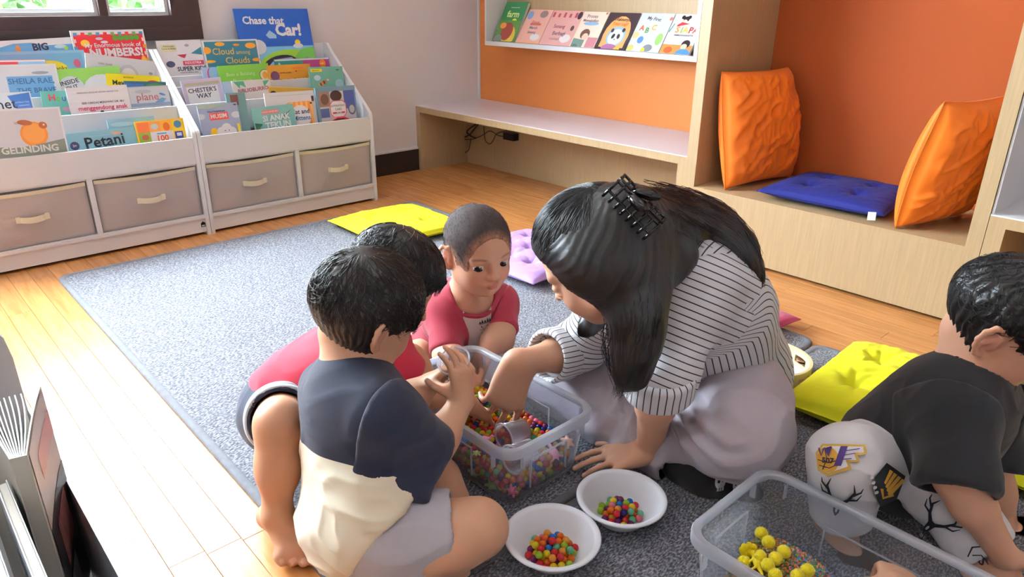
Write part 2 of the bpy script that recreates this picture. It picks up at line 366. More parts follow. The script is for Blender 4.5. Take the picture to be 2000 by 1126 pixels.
# ------------------------------------------------------------------ book racks
TIER = [(0.0, .397), (.123, .505), (.213, .565), (.287, .600)]
RD, RH = .385, .705
def rack(name, loc, rotz, W, label, drawers=True, split=None, sticker=False):
    t = empty(name, loc, label, 'book rack', rotz=rotz)
    pr = [(0, 0), (0, .405), (.006, .418), (.02, .43), (.31, .665), (.335, .69), (.35, RH), (RD, RH), (RD, 0)]
    for a in (0, W-.015):
        bm = bmesh.new(); prism(bm, pr, 0, a, a+.015); mk('side_panel', bm, white_lam, t, bevel=.003, local=True)
    for d, z in TIER:
        lo = .294 if d == 0 else z-.115
        bm = bmesh.new(); box(bm, (.0155, d+.001, lo), (W-.0155, d+.012, z)); mk('front_panel', bm, white_lam, t, bevel=.003, local=True)
    ds = [d for d, z in TIER]+[RD-.008]
    for i, (d, z) in enumerate(TIER):
        bm = bmesh.new(); box(bm, (.0155, d+.0125, z-.112), (W-.0155, ds[i+1]-.0005, z-.104)); mk('slot_floor', bm, white_lam, t, local=True)
    bm = bmesh.new(); box(bm, (.0155, RD-.008, .02), (W-.0155, RD-.001, RH)); mk('back_panel', bm, white_lam, t, local=True)
    bm = bmesh.new(); box(bm, (.0155, .0, .070), (W-.0155, RD-.0085, .084)); mk('bottom_shelf', bm, white_lam, t, bevel=.002, local=True)
    bm = bmesh.new(); box(bm, (.0155, .008, .012), (W-.0155, .02, .0695)); mk('plinth', bm, white_lam, t, bevel=.002, local=True)
    bm = bmesh.new(); sp = split or W/2; box(bm, (sp-.009, .001, .0845), (sp+.009, RD-.0085, .2935)); mk('divider', bm, white_lam, t, bevel=.002, local=True)
    if drawers:
        for a, b in ((.0155, sp-.009), (sp+.009, W-.0155)):
            a += .004; b -= .004; zb, zt = .086, .281
            bm = bmesh.new(); nx, nz = 24, 14; g = []
            for j in range(nz+1):
                row = []
                for i in range(nx+1):
                    u, v = i/nx, j/nz
                    bulge = .006*math.sin(PI*u)*math.sin(PI*v) + .004*math.sin(7*u+3*v+a*9)*math.sin(PI*v)*math.sin(PI*u) + .004*math.exp(-((u-.15-.5*v)**2)*60)*(1-v)
                    row.append(bm.verts.new((a+(b-a)*u, .012-bulge, zb+(zt-zb)*v - .006*math.sin(PI*u)*v)))
                g.append(row)
            for j in range(nz):
                for i in range(nx): bm.faces.new((g[j][i], g[j][i+1], g[j+1][i+1], g[j+1][i]))
            bk = [[bm.verts.new((a+(b-a)*i/nx, .30, zz)) for i in range(nx+1)] for zz in (zb, zt)]
            for i in range(nx):
                bm.faces.new((g[0][i+1], g[0][i], bk[0][i], bk[0][i+1])); bm.faces.new((bk[0][i], bk[1][i], bk[1][i+1], bk[0][i+1]))
            for c in (0, nx): bm.faces.new([g[j][c] for j in range(nz+1)]+[bk[1][c], bk[0][c]])
            dr = mk('drawer', bm, canvas, t, local=True, smooth=True)
            bm = bmesh.new(); pts = [(a+.001+(b-a-.002)*i/nx, .0095, zt-.006-.006*math.sin(PI*i/nx)) for i in range(nx+1)]
            for i in range(nx):
                p, q = pts[i], pts[i+1]
                v = [bm.verts.new(c) for c in ((p[0], p[1], p[2]-.006), (q[0], q[1], q[2]-.006), (q[0], q[1]-.001, q[2]+.0075), (p[0], p[1]-.001, p[2]+.0075), (p[0], .014, p[2]+.0075), (q[0], .014, q[2]+.0075))]
                bm.faces.new((v[0], v[1], v[2], v[3])); bm.faces.new((v[3], v[2], v[5], v[4]))
            mk('hem', bm, cream, dr, local=True)
            bm = bmesh.new(); mx, hz = (a+b)/2, .185; n = 14; R1 = []
            for i in range(n+1):
                u = i/n; x = mx-.052+.104*u
                out = .004 + .014*max(0, math.sin(PI*min(1, max(0, (u-.14)/.72))))**.7
                z = hz-.004*math.sin(PI*u)
                R1.append([bm.verts.new(c) for c in ((x, .004-out, z-.0105), (x, .004-out, z+.0105), (x, .006-out, z+.0105), (x, .006-out, z-.0105))])
            for i in range(n):
                for k in range(4): bm.faces.new((R1[i][k], R1[i][(k+1) % 4], R1[i+1][(k+1) % 4], R1[i+1][k]))
            bm.faces.new(R1[0]); bm.faces.new(R1[-1][::-1])
            for sx in (-.052, .038): box(bm, (mx+sx, .0005, hz-.0105), (mx+sx+.014, .0075, hz+.0105))
            mk('handle', bm, cream, dr, local=True)
    if sticker:
        bm = bmesh.new(); prism(bm, [(W-.034, .034), (W-.034, .05), (W-.025, .057), (W-.016, .05), (W-.016, .034)], 1, .0072, .0079); s = mk('sticker', bm, black_pl, t, local=True)
        s['label'] = 'small black house shaped sticker'
        bm = bmesh.new(); box(bm, (W-.031, .0067, .037), (W-.019, .0071, .042)); mk('sticker_print', bm, flat((220, 220, 220)), s, local=True)
    return t
FX = -2.907
rack('book_rack', (FX, .196, 0), PI/2, .803, 'white book rack beneath the window, with two canvas drawers and a black sticker', split=.402, sticker=True)
rack('book_rack', (FX, 1.001, 0), PI/2, .803, 'white book rack nearest the bench, with a tall blue book at its back', split=.413)
t = empty('book_rack', (-.70, .09, 0), 'white book rack close to the camera, seen from above', 'book rack')
bx('front_panel', (-1.1, .088, 0), (-.2, .100, .372), white_lam, t, .002)
for xx in (-1.112, -.2):
    bm = bmesh.new(); prism(bm, [(.088, 0), (.088, .455), (.084, .487), (.068, .512), (-.25, .70), (-.29, .70), (-.29, 0)], 0, xx, xx+.012); mk('side_panel', bm, white_lam, t, bevel=.002)
bx('slot_floor', (-1.1, -.03, .21), (-.2, .088, .218), white_lam, t, 0)
bx('inner_panel', (-1.1, -.042, .0), (-.2, -.03, .47), white_lam, t, .001)
bx('back_panel', (-1.1, -.29, 0), (-.2, -.28, .69), white_lam, t, .001)
# ------------------------------------------------------------------ books
WHT, BLK = (240, 240, 242), (24, 22, 26)
def book(TL, R, D, w, h, th, cover, label, art=(), cat='book', group=None, page=None, edge=None):
    """TL top-left corner of the front cover, R/D unit vectors to the right and down, both in the cover plane"""
    R = Vector(R).normalized(); Z = -Vector(D).normalized(); Y = Z.cross(R).normalized(); R = Y.cross(Z)
    M = Matrix.Identity(4)
    for i in range(3): M[i][0], M[i][1], M[i][2], M[i][3] = R[i], Y[i], Z[i], TL[i]
    base = M @ Matrix.Translation((w/2, th/2, -h))
    o = empty('book', label=label, cat=cat, group=group, mat4=base)
    off = Matrix.Translation((-w/2, -th/2, h)); ct = .0012
    cm = flat(cover) if not edge else flat(edge, .4)
    bm = bmesh.new(); box(bm, (0, 0, -h), (w, ct, 0)); box(bm, (0, th-ct, -h), (w, th, 0)); box(bm, (0, ct, -h), (ct, th-ct, 0)); bm.transform(off)
    mk('cover', bm, cm, o, local=True, bevel=.0004, seg=1)
    bm = bmesh.new(); box(bm, (ct+.0002, ct+.0002, -h+.002), (w-.002, th-ct-.0002, -.002)); bm.transform(off); mk('pages', bm, paper if not page else flat(page), o, local=True)
    mats = []; bm = bmesh.new(); lay = 0
    if edge:  # board book: the print stops short of the edges
        art = [('r', .025, .025, .975, h/w-.02, cover)] + list(art)
    def midx(c):
        m = flat(c, .3)
        if m not in mats: mats.append(m)
        return mats.index(m)
    for a in art:
        if a[0] == 'T':
            _, s, u, tt, sz, c, bold = a[:7]; rot = a[7] if len(a) > 7 else 0
            M2 = off @ Matrix.Translation((u*w, -.0006-lay*.00005, -tt*w)) @ Matrix.Rotation(PI/2, 4, 'X') @ Matrix.Rotation(math.radians(rot), 4, 'Z')
            text(o, s, sz*w, M2, flat(c), bold); continue
        lay += 1; yy = -.0002-lay*.00006
        if a[0] == 'r': pts = [(a[1], a[2]), (a[3], a[2]), (a[3], a[4]), (a[1], a[4])]; c = a[5]
        elif a[0] == 'e':
            rot = math.radians(a[6]) if len(a) > 6 else 0; pts = []
            for k in range(18):
                p, q = a[3]*math.cos(2*PI*k/18), a[4]*math.sin(2*PI*k/18); pts.append((a[1]+p*math.cos(rot)-q*math.sin(rot), a[2]+p*math.sin(rot)+q*math.cos(rot)))
            c = a[5]
        else: pts = a[1]; c = a[2]
        pts = [(min(max(p, 0.004), .996)*w, -min(max(q, .004)*w, h-.001)) for p, q in pts]
        vs = [bm.verts.new((p, yy, q)) for p, q in pts]
        f = bm.faces.new(vs); f.material_index = midx(c)
        f.normal_update()
        if f.normal.y > 0: f.normal_flip()
    if mats:
        bm.transform(off)
        me = bpy.data.meshes.new('cover_art'); bm.to_mesh(me)
        for m in mats: me.materials.append(m)
        a_ = bpy.data.objects.new('cover_art', me); C.objects.link(a_); a_.parent = o
    bm.free(); return o
def rb(row, off, pl, pr, cover, label, art=(), th=.006, h=None, lean=8, edge=None, group='books in the white racks', page=None):
    """a book standing in a rack slot: pl, pr = the pixels of its top corners in the photo"""
    d, zt = TIER[row-1]; fl_z = zt-.103; hh = h or .2
    X = FX-d-.0175-off*(.7 if row == 3 else .85)-math.sin(math.radians(lean))*hh*.85
    a, b = ax(pl[0], pl[1], X), ax(pr[0], pr[1], X); lo_, hi_ = (.214, .981) if b[1] < 1.0 else (1.019, 1.786)
    for p_, q_ in ((a, b), (b, a)):
        y_ = min(max(p_[1], lo_), hi_); p_[2] += (q_[2]-p_[2])*(y_-p_[1])/(q_[1]-p_[1]); p_[1] = y_
    R = Vector((0, b[1]-a[1], b[2]-a[2])); w_ = R.length; R.normalize()
    la = math.radians(lean)
    D = Vector((math.sin(la), 0, -math.cos(la))); D = (D-R*D.dot(R)).normalized()
    if h is None: h = max(.04, (min(a[2], b[2])-fl_z-.002)/max(.3, -D.z)-abs(R.z)*w_*.5)
    return book((X, a[1], a[2]), R, D, w_, h, th, cover, label, art, group=group, edge=edge, page=page)
T = 'T'
# left rack, back row to front row
rb(4, .045, (-70, 84), (143, 72), (112, 172, 214), 'white board book printed BIG in the back row of the rack under the window', [('r', 0, 0, 1, .07, WHT), ('e', .5, .34, .47, .31, (112, 172, 214)), ('e', .5, .34, .44, .28, (120, 180, 222)), (T, 'BIG', .66, .085, .10, (60, 30, 44), .03), ('e', .45, .09, .025, .04, (226, 140, 80)), ('e', .85, .09, .06, .02, (214, 236, 244)), ('e', .9, .11, .02, .02, (170, 220, 90))], edge=WHT, th=.009)
rb(4, .028, (136, 60), (279, 57), (206, 44, 52), 'red counting book with a chequered border in the back row under the window', [('r', .0, .0, 1, .06, WHT)]+[('r', .03+.1*i, .03, .08+.1*i, .075, ((90, 150, 190), (206, 44, 52), (110, 160, 90))[i % 3]) for i in range(10)]+[('r', .0, .12+.1*i, .05, .17+.1*i, ((240, 224, 214), (90, 150, 190))[i % 2]) for i in range(5)]+[('r', .95, .12+.1*i, 1, .17+.1*i, ((240, 224, 214), (206, 150, 60))[i % 2]) for i in range(5)]+[('e', .58+.075*i, .115, .04, .04, (92, 150, 56)) for i in range(5)]+[('e', .36, .12, .05, .02, (232, 226, 240)), ('e', .42, .17, .05, .02, (232, 226, 240)), ('e', .16, .18, .06, .05, (236, 200, 60)), (T, 'My Enormous book of', .53, .215, .085, WHT, .02), (T, 'NUMBERS!', .56, .325, .16, WHT, .04), ('e', .92, .48, .04, .1, (240, 180, 60))], edge=WHT, th=.009)
rb(4, .008, (-90, 104), (163, 97), (124, 182, 222), 'light blue board book with a yellow oval below the white BIG book', [('e', .685, .16, .15, .075, (238, 214, 62)), (T, "Baby's Books", .685, .16, .055, (90, 70, 40), .01), ('e', .92, .12, .03, .04, (190, 90, 120))], edge=(150, 196, 226))
rb(3, .045, (166, 103), (303, 120), (216, 218, 224), 'grey and white picture book leaning beside the light blue board book', [('e', .6, .3, .16, .2, (196, 198, 206)), ('e', .6, .31, .12, .16, (226, 226, 228)), (T, 'Little book', .27, .13, .045, (120, 124, 150), 0), ('e', .93, .2, .03, .02, (150, 156, 170))])
rb(3, .03, (-60, 118), (88, 116), (206, 60, 64), 'red and light blue book edge behind the white mouse book', [('r', .62, 0, 1, .3, (150, 196, 230)), ('r', 0, 0, 1, .03, WHT)])
rb(3, .012, (-70, 128), (108, 124), (232, 234, 240), 'white picture book with a blue title plate reading SHEILA RAE', [('r', .41, .15, .93, .42, (122, 174, 218)), (T, 'SHEILA RAE,', .68, .215, .098, (60, 104, 150), .015), (T, 'THE BRAVE', .72, .335, .09, (60, 104, 150), .012), ('e', .8, .11, .1, .02, (170, 176, 190))], edge=(236, 238, 242))
rb(3, .022, (108, 136), (232, 128), (146, 200, 92), 'green picture book with a white cloud shape in the third row', [('e', .18, .32, .2, .2, (226, 232, 238)), ('e', .66, .42, .32, .3, (232, 236, 242)), (T, 'INSIDE', .16, .22, .1, BLK, .01, 10), (T, 'OUT', .18, .31, .09, BLK, .01, 10)])
rb(3, .006, (207, 143), (316, 149), (240, 212, 30), 'bright yellow book at the right end of the third row under the window', [(T, 'Mewarnai', .35, .17, .13, (40, 40, 30), .02), ('e', .86, .14, .12, .05, (206, 60, 40)), (T, 'AKTIVITAS', .4, .06, .04, (60, 50, 20), 0)])
rb(2, .012, (-60, 186), (58, 178), (236, 238, 242), 'white board book with a blue corner label in the second row', [(T, 'Planet', .4, .22, .26, (30, 30, 40), .01), ('p', [(.6, .06), (.98, .02), (.98, .36), (.72, .36)], (70, 112, 176)), (T, 'INTERACTIVE', .82, .2, .04, (200, 216, 240), .01), (T, 'LEARNING', .84, .26, .04, (200, 216, 240), .01)], edge=WHT)
rb(2, .03, (78, 178), (140, 177), (112, 186, 172), 'teal book with rainbow letters behind the white carrying book', [('e', .9, .65, .3, .1, (214, 160, 190)), (T, 'H', .33, .24, .32, (206, 40, 60), .02), (T, 'o', .52, .26, .3, (90, 160, 60), .02), (T, 'u', .7, .26, .3, (80, 70, 150), .02), (T, 's', .87, .26, .3, (206, 120, 40), .02)])
rb(2, .008, (127, 172), (247, 165), (240, 236, 238), 'white book with pink script printed menggendong anak', [(T, 'SERI CERDAS MERAWAT DR. IBU', .55, .28, .048, (70, 66, 80), .01), (T, 'menggendong anak', .53, .37, .105, (196, 50, 90), .02), (T, 'PANDUAN LENGKAP UNTUK ORANG TUA', .5, .1, .035, (130, 126, 140), 0), ('e', .5, .44, .03, .02, (60, 50, 60))])
rb(2, .035, (242, 158), (328, 160), (52, 96, 112), 'dark green and blue book behind the plane book', [('r', .0, .06, .45, .3, (60, 110, 170)), ('e', .75, .12, .25, .08, (70, 128, 76))])
rb(2, .016, (248, 170), (331, 166), (214, 218, 224), 'grey board book printed plane at the end of the second row', [(T, 'plane', .44, .27, .26, (170, 100, 110), .01), ('e', .82, .22, .08, .03, (80, 130, 190), 20), ('e', .36, .13, .2, .05, (186, 190, 196)), ('p', [(.6, .42), (.8, .3), (.9, .34), (.76, .46)], (110, 160, 200)), ('r', 0, .42, 1, .5, (150, 170, 196))], edge=(196, 200, 206))
rb(1, .006, (-60, 216), (116, 208), (220, 222, 230), 'white board book with a brown creature on an orange ball', [('e', .64, .34, .16, .165, (226, 140, 62)), ('e', .64, .33, .13, .13, (234, 158, 80)), ('e', .56, .185, .085, .035, (168, 92, 52), 8), ('e', .76, .23, .05, .045, (168, 92, 52), 30), ('e', .77, .225, .012, .012, WHT), ('r', .44, .175, .52, .18, (130, 70, 50)), ('r', .44, .19, .52, .195, (130, 70, 50)), ('p', [(0, .46), (.45, .50), (.7, .47), (.98, .42), (.98, .62), (0, .62)], (140, 150, 138)), (T, 'GELINDING', .56, .535, .125, (226, 230, 224), .03)], edge=WHT, th=.009)
rb(1, .036, (208, 234), (300, 226), (150, 196, 218), 'pale blue book behind the counting board book in the front row', [('e', .3, .12, .25, .05, (176, 214, 230)), (T, 'DIAN', .58, .32, .11, WHT, .01), (T, 'SAY', .6, .44, .11, WHT, .01)])
rb(1, .02, (124, 262), (270, 245), (142, 190, 204), 'blue book printed Petani leaning in the front row', [(T, 'Petani', .5, .165, .22, (26, 30, 36), .02, 2), ('e', .1, .18, .06, .06, (60, 56, 90)), (T, '3+', .1, .18, .05, WHT, .01), ('e', .68, .07, .07, .02, (226, 170, 140)), ('p', [(.9, .3), (.98, .1), (1, .3)], (220, 200, 150)), ('r', .3, .075, .6, .08, (190, 220, 226))])
rb(1, .008, (262, 238), (357, 230), (240, 150, 50), 'yellow and orange board book printed 100 at the end of the front row', [('r', .03, .03, .27, .24, (232, 120, 62)), ('r', .27, .03, .5, .24, (240, 160, 80)), ('r', .5, .03, .74, .24, (244, 176, 60)), ('r', .74, .03, .97, .5, (240, 200, 40)), ('r', .03, .24, .27, .5, (150, 180, 70)), ('r', .27, .24, .74, .5, WHT), (T, '100', .5, .39, .17, (226, 90, 60), .03), ('e', .38, .13, .08, .06, (226, 236, 230)), ('e', .62, .15, .07, .09, (220, 110, 40)), ('e', .86, .12, .08, .08, (90, 140, 180)), ('r', .77, .27, .94, .42, (50, 70, 150)), ('r', .81, .3, .91, .37, (220, 226, 240)), ('e', .16, .34, .07, .06, (180, 90, 60)), ('r', .4, .27, .6, .3, (110, 170, 210))], edge=(240, 190, 50))
# right rack
rb(4, .05, (455, 17), (600, 17), (34, 92, 184), 'tall blue picture book printed Chase that Car in the back row', [(T, 'Chase that', .36, .145, .125, WHT, .03, -1), (T, 'Car!', .68, .265, .2, WHT, .04, -1), ('p', [(.36, .32), (.42, .26), (.5, .32), (.5, .36), (.4, .36)], (170, 206, 240)), ('r', 0, .46, 1, 1, (134, 200, 236)), ('e', .24, .46, .1, .09, (224, 230, 240)), ('e', .18, .42, .06, .05, (240, 244, 250)), ('e', .78, .42, .04, .04, (244, 214, 60)), ('e', .78, .46, .07, .03, (226, 236, 244)), ('e', .65, .72, .45, .22, (150, 200, 66)), ('e', .95, .66, .25, .18, (110, 186, 80)), ('e', .5, .9, .3, .14, (214, 214, 60)), ('e', .5, .68, .24, .11, (36, 34, 60), -8), ('p', [(.3, .72), (.42, .62), (.66, .6), (.78, .7), (.4, .8)], (166, 200, 236)), ('p', [(.2, .86), (.36, .8), (.8, .7), (.92, .8), (.9, 1), (.2, 1)], (214, 44, 44)), ('e', .88, .66, .05, .06, (150, 160, 170)), ('e', .92, .74, .06, .05, (140, 100, 70))], th=.006, lean=10)
rb(4, .030, (300, 80), (391, 77), (236, 236, 240), 'white dinosaur picture book in the back row of the right rack', [('r', .07, .08, .42, .25, (232, 230, 190)), (T, 'PANDUAN', .25, .13, .05, (90, 90, 60), 0), (T, 'Cerita & Belajar', .25, .18, .05, (90, 90, 60), 0), ('p', [(.4, .32), (.62, .31), (.56, .4), (.5, .38)], (176, 60, 76)), ('p', [(.72, .3), (.98, .16), (.98, .34)], (60, 130, 150)), ('e', .22, .52, .1, .07, (80, 84, 120)), ('e', .66, .12, .05, .03, (170, 176, 190)), ('r', .5, .46, .98, .56, (196, 62, 92)), (T, 'INDUSTRIA', .73, .51, .075, WHT, .01), (T, 'SUPER KIDS', .68, .64, .13, (40, 44, 70), .02), (T, 'KALA ITU SEMUA HARI', .6, .72, .04, (60, 50, 60), 0), ('r', .25, .8, .98, .84, (196, 62, 92))])
rb(4, .014, (394, 79), (501, 76), (58, 128, 152), 'teal board book with orange clouds in the back row', [('e', .05, .17, .08, .06, (240, 160, 50)), ('e', .3, .07, .09, .035, (240, 170, 60)), ('e', .6, .09, .06, .02, (236, 160, 60)), ('e', .86, .11, .1, .05, (240, 160, 50)), ('e', .08, .36, .1, .025, (240, 170, 60)), ('e', .93, .36, .08, .03, (240, 160, 50)), ('e', .15, .47, .07, .015, (236, 160, 60)), (T, 'Cloud', .34, .2, .16, (226, 190, 100), .01), (T, 'among', .7, .22, .1, (226, 190, 100), 0), (T, 'Clouds', .58, .36, .16, (226, 190, 100), .01)], edge=WHT, th=.009)
rb(4, .004, (535, 116), (652, 111), (52, 150, 142), 'thin teal and magenta book at the right of the back row', [('r', 0, 0, 1, .03, WHT), ('r', .5, .03, 1, .4, (176, 66, 134)), ('e', .87, .1, .06, .07, (230, 120, 50)), (T, 'ABC', .87, .1, .05, (250, 210, 90), .01), ('e', .08, .09, .02, .04, (180, 220, 220))])
rb(3, .03, (393, 132), (440, 130), (186, 206, 232), 'pale blue book with a magenta ring behind the green book', [('e', .5, .3, .3, .38, (196, 80, 150)), ('e', .5, .27, .24, .33, (150, 196, 232))])
rb(3, .016, (424, 129), (523, 123), (132, 196, 72), 'lime green book with a round badge in the third row', [('e', .9, .22, .11, .11, (40, 60, 30)), ('e', .9, .22, .1, .1, (250, 236, 200)), ('e', .9, .22, .05, .07, (226, 160, 60)), (T, 'Boni si Belalang', .42, .17, .09, (214, 236, 180), 0), (T, 'Pemarah', .44, .3, .11, (214, 236, 180), 0)])
rb(3, .008, (520, 128), (605, 124), (214, 150, 52), 'orange brown book beside the lime green book', [('e', .16, .22, .1, .1, (110, 70, 110)), (T, 'cerita anak', .4, .16, .06, (90, 50, 30), 0), (T, 'Siap ke Sekolah', .57, .33, .11, (60, 36, 24), .015), ('e', .7, .08, .15, .03, (224, 120, 50)), ('e', .65, .14, .02, .01, (70, 40, 30))])
rb(2, .05, (602, 131), (668, 129), (120, 184, 164), 'green book with a bee standing at the right end of the third row', [('r', .04, .05, .38, .13, (238, 220, 60)), (T, 'BESTSELLER', .2, .09, .04, (90, 90, 20), 0), ('e', .22, .28, .1, .07, (206, 232, 240)), ('e', .36, .42, .13, .05, (206, 120, 70), -25), ('e', .3, .45, .02, .05, (60, 40, 40), -25), ('e', .4, .4, .02, .05, (60, 40, 40), -25), ('e', .52, .34, .04, .03, (226, 200, 160)), ('e', .85, .45, .12, .12, (160, 200, 206)), ('r', .8, .08, .88, .1, (40, 60, 60))], h=.175)
rb(2, .03, (352, 158), (430, 150), (206, 196, 222), "lilac board book printed CHESTER'S WAY in the second row", [('r', .06, .08, .94, .15, (184, 186, 160)), ('r', .1, .18, .88, 1.1, WHT), (T, "CHESTER'S", .48, .27, .15, (50, 50, 66), .015), (T, 'WAY', .5, .41, .16, (50, 50, 66), .015), ('e', .5, .88, .34, .18, (120, 150, 90)), ('e', .5, .9, .3, .17, (200, 206, 226))], edge=(216, 208, 230))
rb(2, .02, (434, 160), (478, 157), (178, 206, 232), 'pale blue cloudy book between the lilac book and the toucan book', [('e', .5, .75, .4, .3, (216, 230, 242)), ('e', .8, 1, .4, .26, (150, 196, 226)), ('r', .2, .12, .8, .4, (196, 210, 226))])
rb(2, .012, (452, 158), (527, 154), (232, 226, 222), 'white book with palm leaves printed BIBLIOBURRO', [('p', [(.03, .02), (.3, .02), (.34, .18), (.2, .1), (.18, .2), (.1, .1)], (90, 170, 130)), ('p', [(.98, .02), (.82, .18), (.8, .04)], (90, 170, 130)), (T, 'BIBLIOBURRO', .52, .235, .13, (150, 70, 80), .02, 4), ('e', .3, .5, .1, .03, BLK, 15), ('e', .42, .47, .08, .015, (230, 200, 80), 10), ('p', [(.75, .56), (.8, .44), (.98, .38), (.98, .56)], (206, 110, 60))])
rb(2, .006, (524, 168), (612, 172), (206, 160, 60), 'mustard book sagging beside the toucan book', [('e', .1, .18, .09, .09, (40, 34, 50)), (T, '3+', .1, .18, .09, WHT, .01), ('r', 0, 0, 1, .02, (226, 190, 110))])
rb(1, .045, (440, 182), (478, 180), (120, 160, 160), 'narrow teal and brown book glimpsed behind the grey weather book', [('r', .2, .1, .6, .6, (120, 80, 70))])
rb(1, .012, (384, 207), (462, 199), (168, 178, 206), 'grey blue weather book with a smiling cloud printed MUSIM', [('e', .3, .04, .4, .04, (176, 196, 170)), (T, 'Buku Pengetahuan', .44, .17, .06, (80, 86, 120), .01), ('r', .25, .21, .72, .38, (214, 72, 56)), (T, 'MUSIM', .48, .295, .14, WHT, .03), ('e', .04, .27, .1, .07, (222, 226, 234)), ('e', .92, .3, .12, .08, (222, 226, 234)), ('e', .3, .68, .1, .12, (240, 196, 50)), ('e', .48, .68, .12, .12, WHT), ('e', .62, .64, .14, .16, WHT), ('e', .74, .7, .12, .12, WHT), ('r', .46, .68, .8, .85, WHT), ('e', .57, .66, .012, .015, BLK), ('e', .67, .66, .012, .015, BLK), ('r', .9, .52, .97, .8, (238, 220, 50)), ('r', .9, .04, .97, .07, (50, 60, 90))], th=.005)
rb(1, .044, (515, 182), (612, 176), (232, 230, 232), 'white book mostly hidden behind the orange striped book', [('r', .1, .06, .9, .065, (180, 184, 190)), ('e', .42, .24, .03, .02, (180, 90, 50)), ('r', .93, .1, .98, .2, (80, 60, 60))])
rb(1, .03, (562, 200), (609, 196), (240, 180, 110), 'orange striped book beside the green jungle book', [('r', .0+.2*i, 0, .1+.2*i, 1, (228, 140, 70)) for i in range(5)]+[('e', .45, .55, .42, .42, WHT), (T, 'Cat and', .45, .38, .24, (50, 70, 120), .02), (T, 'Mittens', .48, .62, .24, (50, 110, 160), .02), ('r', .9, .05, .98, .12, (60, 50, 50))])
rb(1, .014, (490, 212), (572, 202), (134, 192, 186), 'green jungle book printed SI ANAK TEKUN in the front row', [('r', .22, .07, .62, .16, (214, 120, 124)), (T, 'KISAH ANAK IBU', .42, .115, .05, WHT, .01), (T, 'SI ANAK', .54, .26, .17, WHT, .03), (T, 'TEKUN', .56, .42, .19, WHT, .03), ('p', [(.02, .32), (.2, .36), (.12, .44), (.18, .5), (.03, .5)], (50, 100, 76)), ('p', [(.6, .3), (.95, .1), (.7, .3)], (70, 110, 110)), ('e', .22, .68, .12, .06, (50, 36, 50)), ('r', .2, .7, .5, .9, (226, 236, 230))])
rb(1, .03, (615, 172), (692, 166), (120, 152, 172), 'grey sticker book with a red sports car at the end of the front row', [('r', .06, .1, .96, 1.35, (206, 204, 206)), ('r', .06, .1, .33, .42, (150, 120, 104)), ('e', .2, .26, .1, .12, (96, 66, 56)), ('r', .68, .1, .96, .5, (76, 92, 160)), ('e', .49, .2, .15, .12, (64, 46, 44)), ('p', [(.3, .38), (.38, .3), (.64, .3), (.72, .38), (.72, .6), (.64, .68), (.38, .68), (.3, .6)], (206, 96, 100)), ('p', [(.32, .39), (.39, .32), (.63, .32), (.7, .39), (.7, .59), (.63, .66), (.39, .66), (.32, .59)], WHT), (T, 'SUPERSONIC', .51, .42, .065, (120, 110, 120), .01), (T, 'CARS', .51, .5, .07, (120, 110, 120), .01), (T, 'BUKU', .51, .58, .06, (100, 60, 70), .01), ('e', .4, .575, .05, .02, (190, 50, 50)), ('e', .63, .575, .05, .02, (190, 50, 50)), ('e', .86, .52, .1, .13, (90, 96, 110)), ('e', .86, .52, .07, .09, (186, 190, 200)), ('r', .06, .46, .28, .66, (80, 100, 150)), ('p', [(.12, .92), (.25, .76), (.45, .68), (.65, .68), (.85, .78), (.95, .82), (.95, .95), (.12, 1)], (206, 48, 50)), ('p', [(.3, .78), (.45, .7), (.62, .7), (.7, .78)], (90, 40, 46)), ('e', .28, .93, .07, .06, (40, 36, 40)), ('e', .8, .9, .07, .06, (40, 36, 40))], th=.012, lean=6)
# books on the wall shelf, leaning back
def sb(TLp, BLp, BRp, cover, label, art, th=.009):
    yb, yt, zb = 2.68, 2.785, SZ+.0225
    a, b, tl = ay(BLp[0], BLp[1], yb), ay(BRp[0], BRp[1], yb), ay(TLp[0], TLp[1], yt)
    x0, x1, zt = a[0], b[0]-.002, tl[2]
    D = Vector((0, yb-yt, zb-zt)); h = D.length
    book((x0, yt, zt), (1, 0, 0), D, x1-x0, h, th, cover, label, art, group='picture books on the wall shelf')
sb((990, 3), (962, 76), (1004, 79), (58, 132, 84), 'green farm book at the left end of the wall shelf', [(T, 'farm', .52, .42, .3, (226, 240, 150), .02), ('r', .3, .18, .7, .21, (150, 200, 150)), ('e', .66, .62, .1, .07, (230, 220, 60)), ('r', 0, .62, 1, 1.6, (92, 140, 70)), ('e', .62, 1.15, .3, .36, (226, 196, 80)), ('e', .5, .98, .26, .3, (150, 66, 56)), ('e', .25, .8, .14, .1, (226, 140, 70)), ('e', .2, 1.3, .2, .2, (140, 150, 140))], .02)
sb((1033, 18), (1006, 79), (1052, 82), (232, 178, 164), 'pink picture book with a pale speech bubble second on the wall shelf', [('e', .15, .2, .12, .13, (130, 170, 220)), ('e', .7, .15, .16, .12, (150, 130, 130)), ('r', .3, .45, .75, .52, (206, 110, 90)), (T, 'Emosi', .5, .42, .13, (190, 90, 80), .01), (T, 'Marah', .5, .6, .14, (150, 150, 170), .01), (T, 'Senang', .5, .75, .12, (150, 150, 170), .01), ('e', .72, .9, .2, .11, (236, 232, 230)), ('r', .05, 1.05, .95, 1.2, (236, 170, 130))])
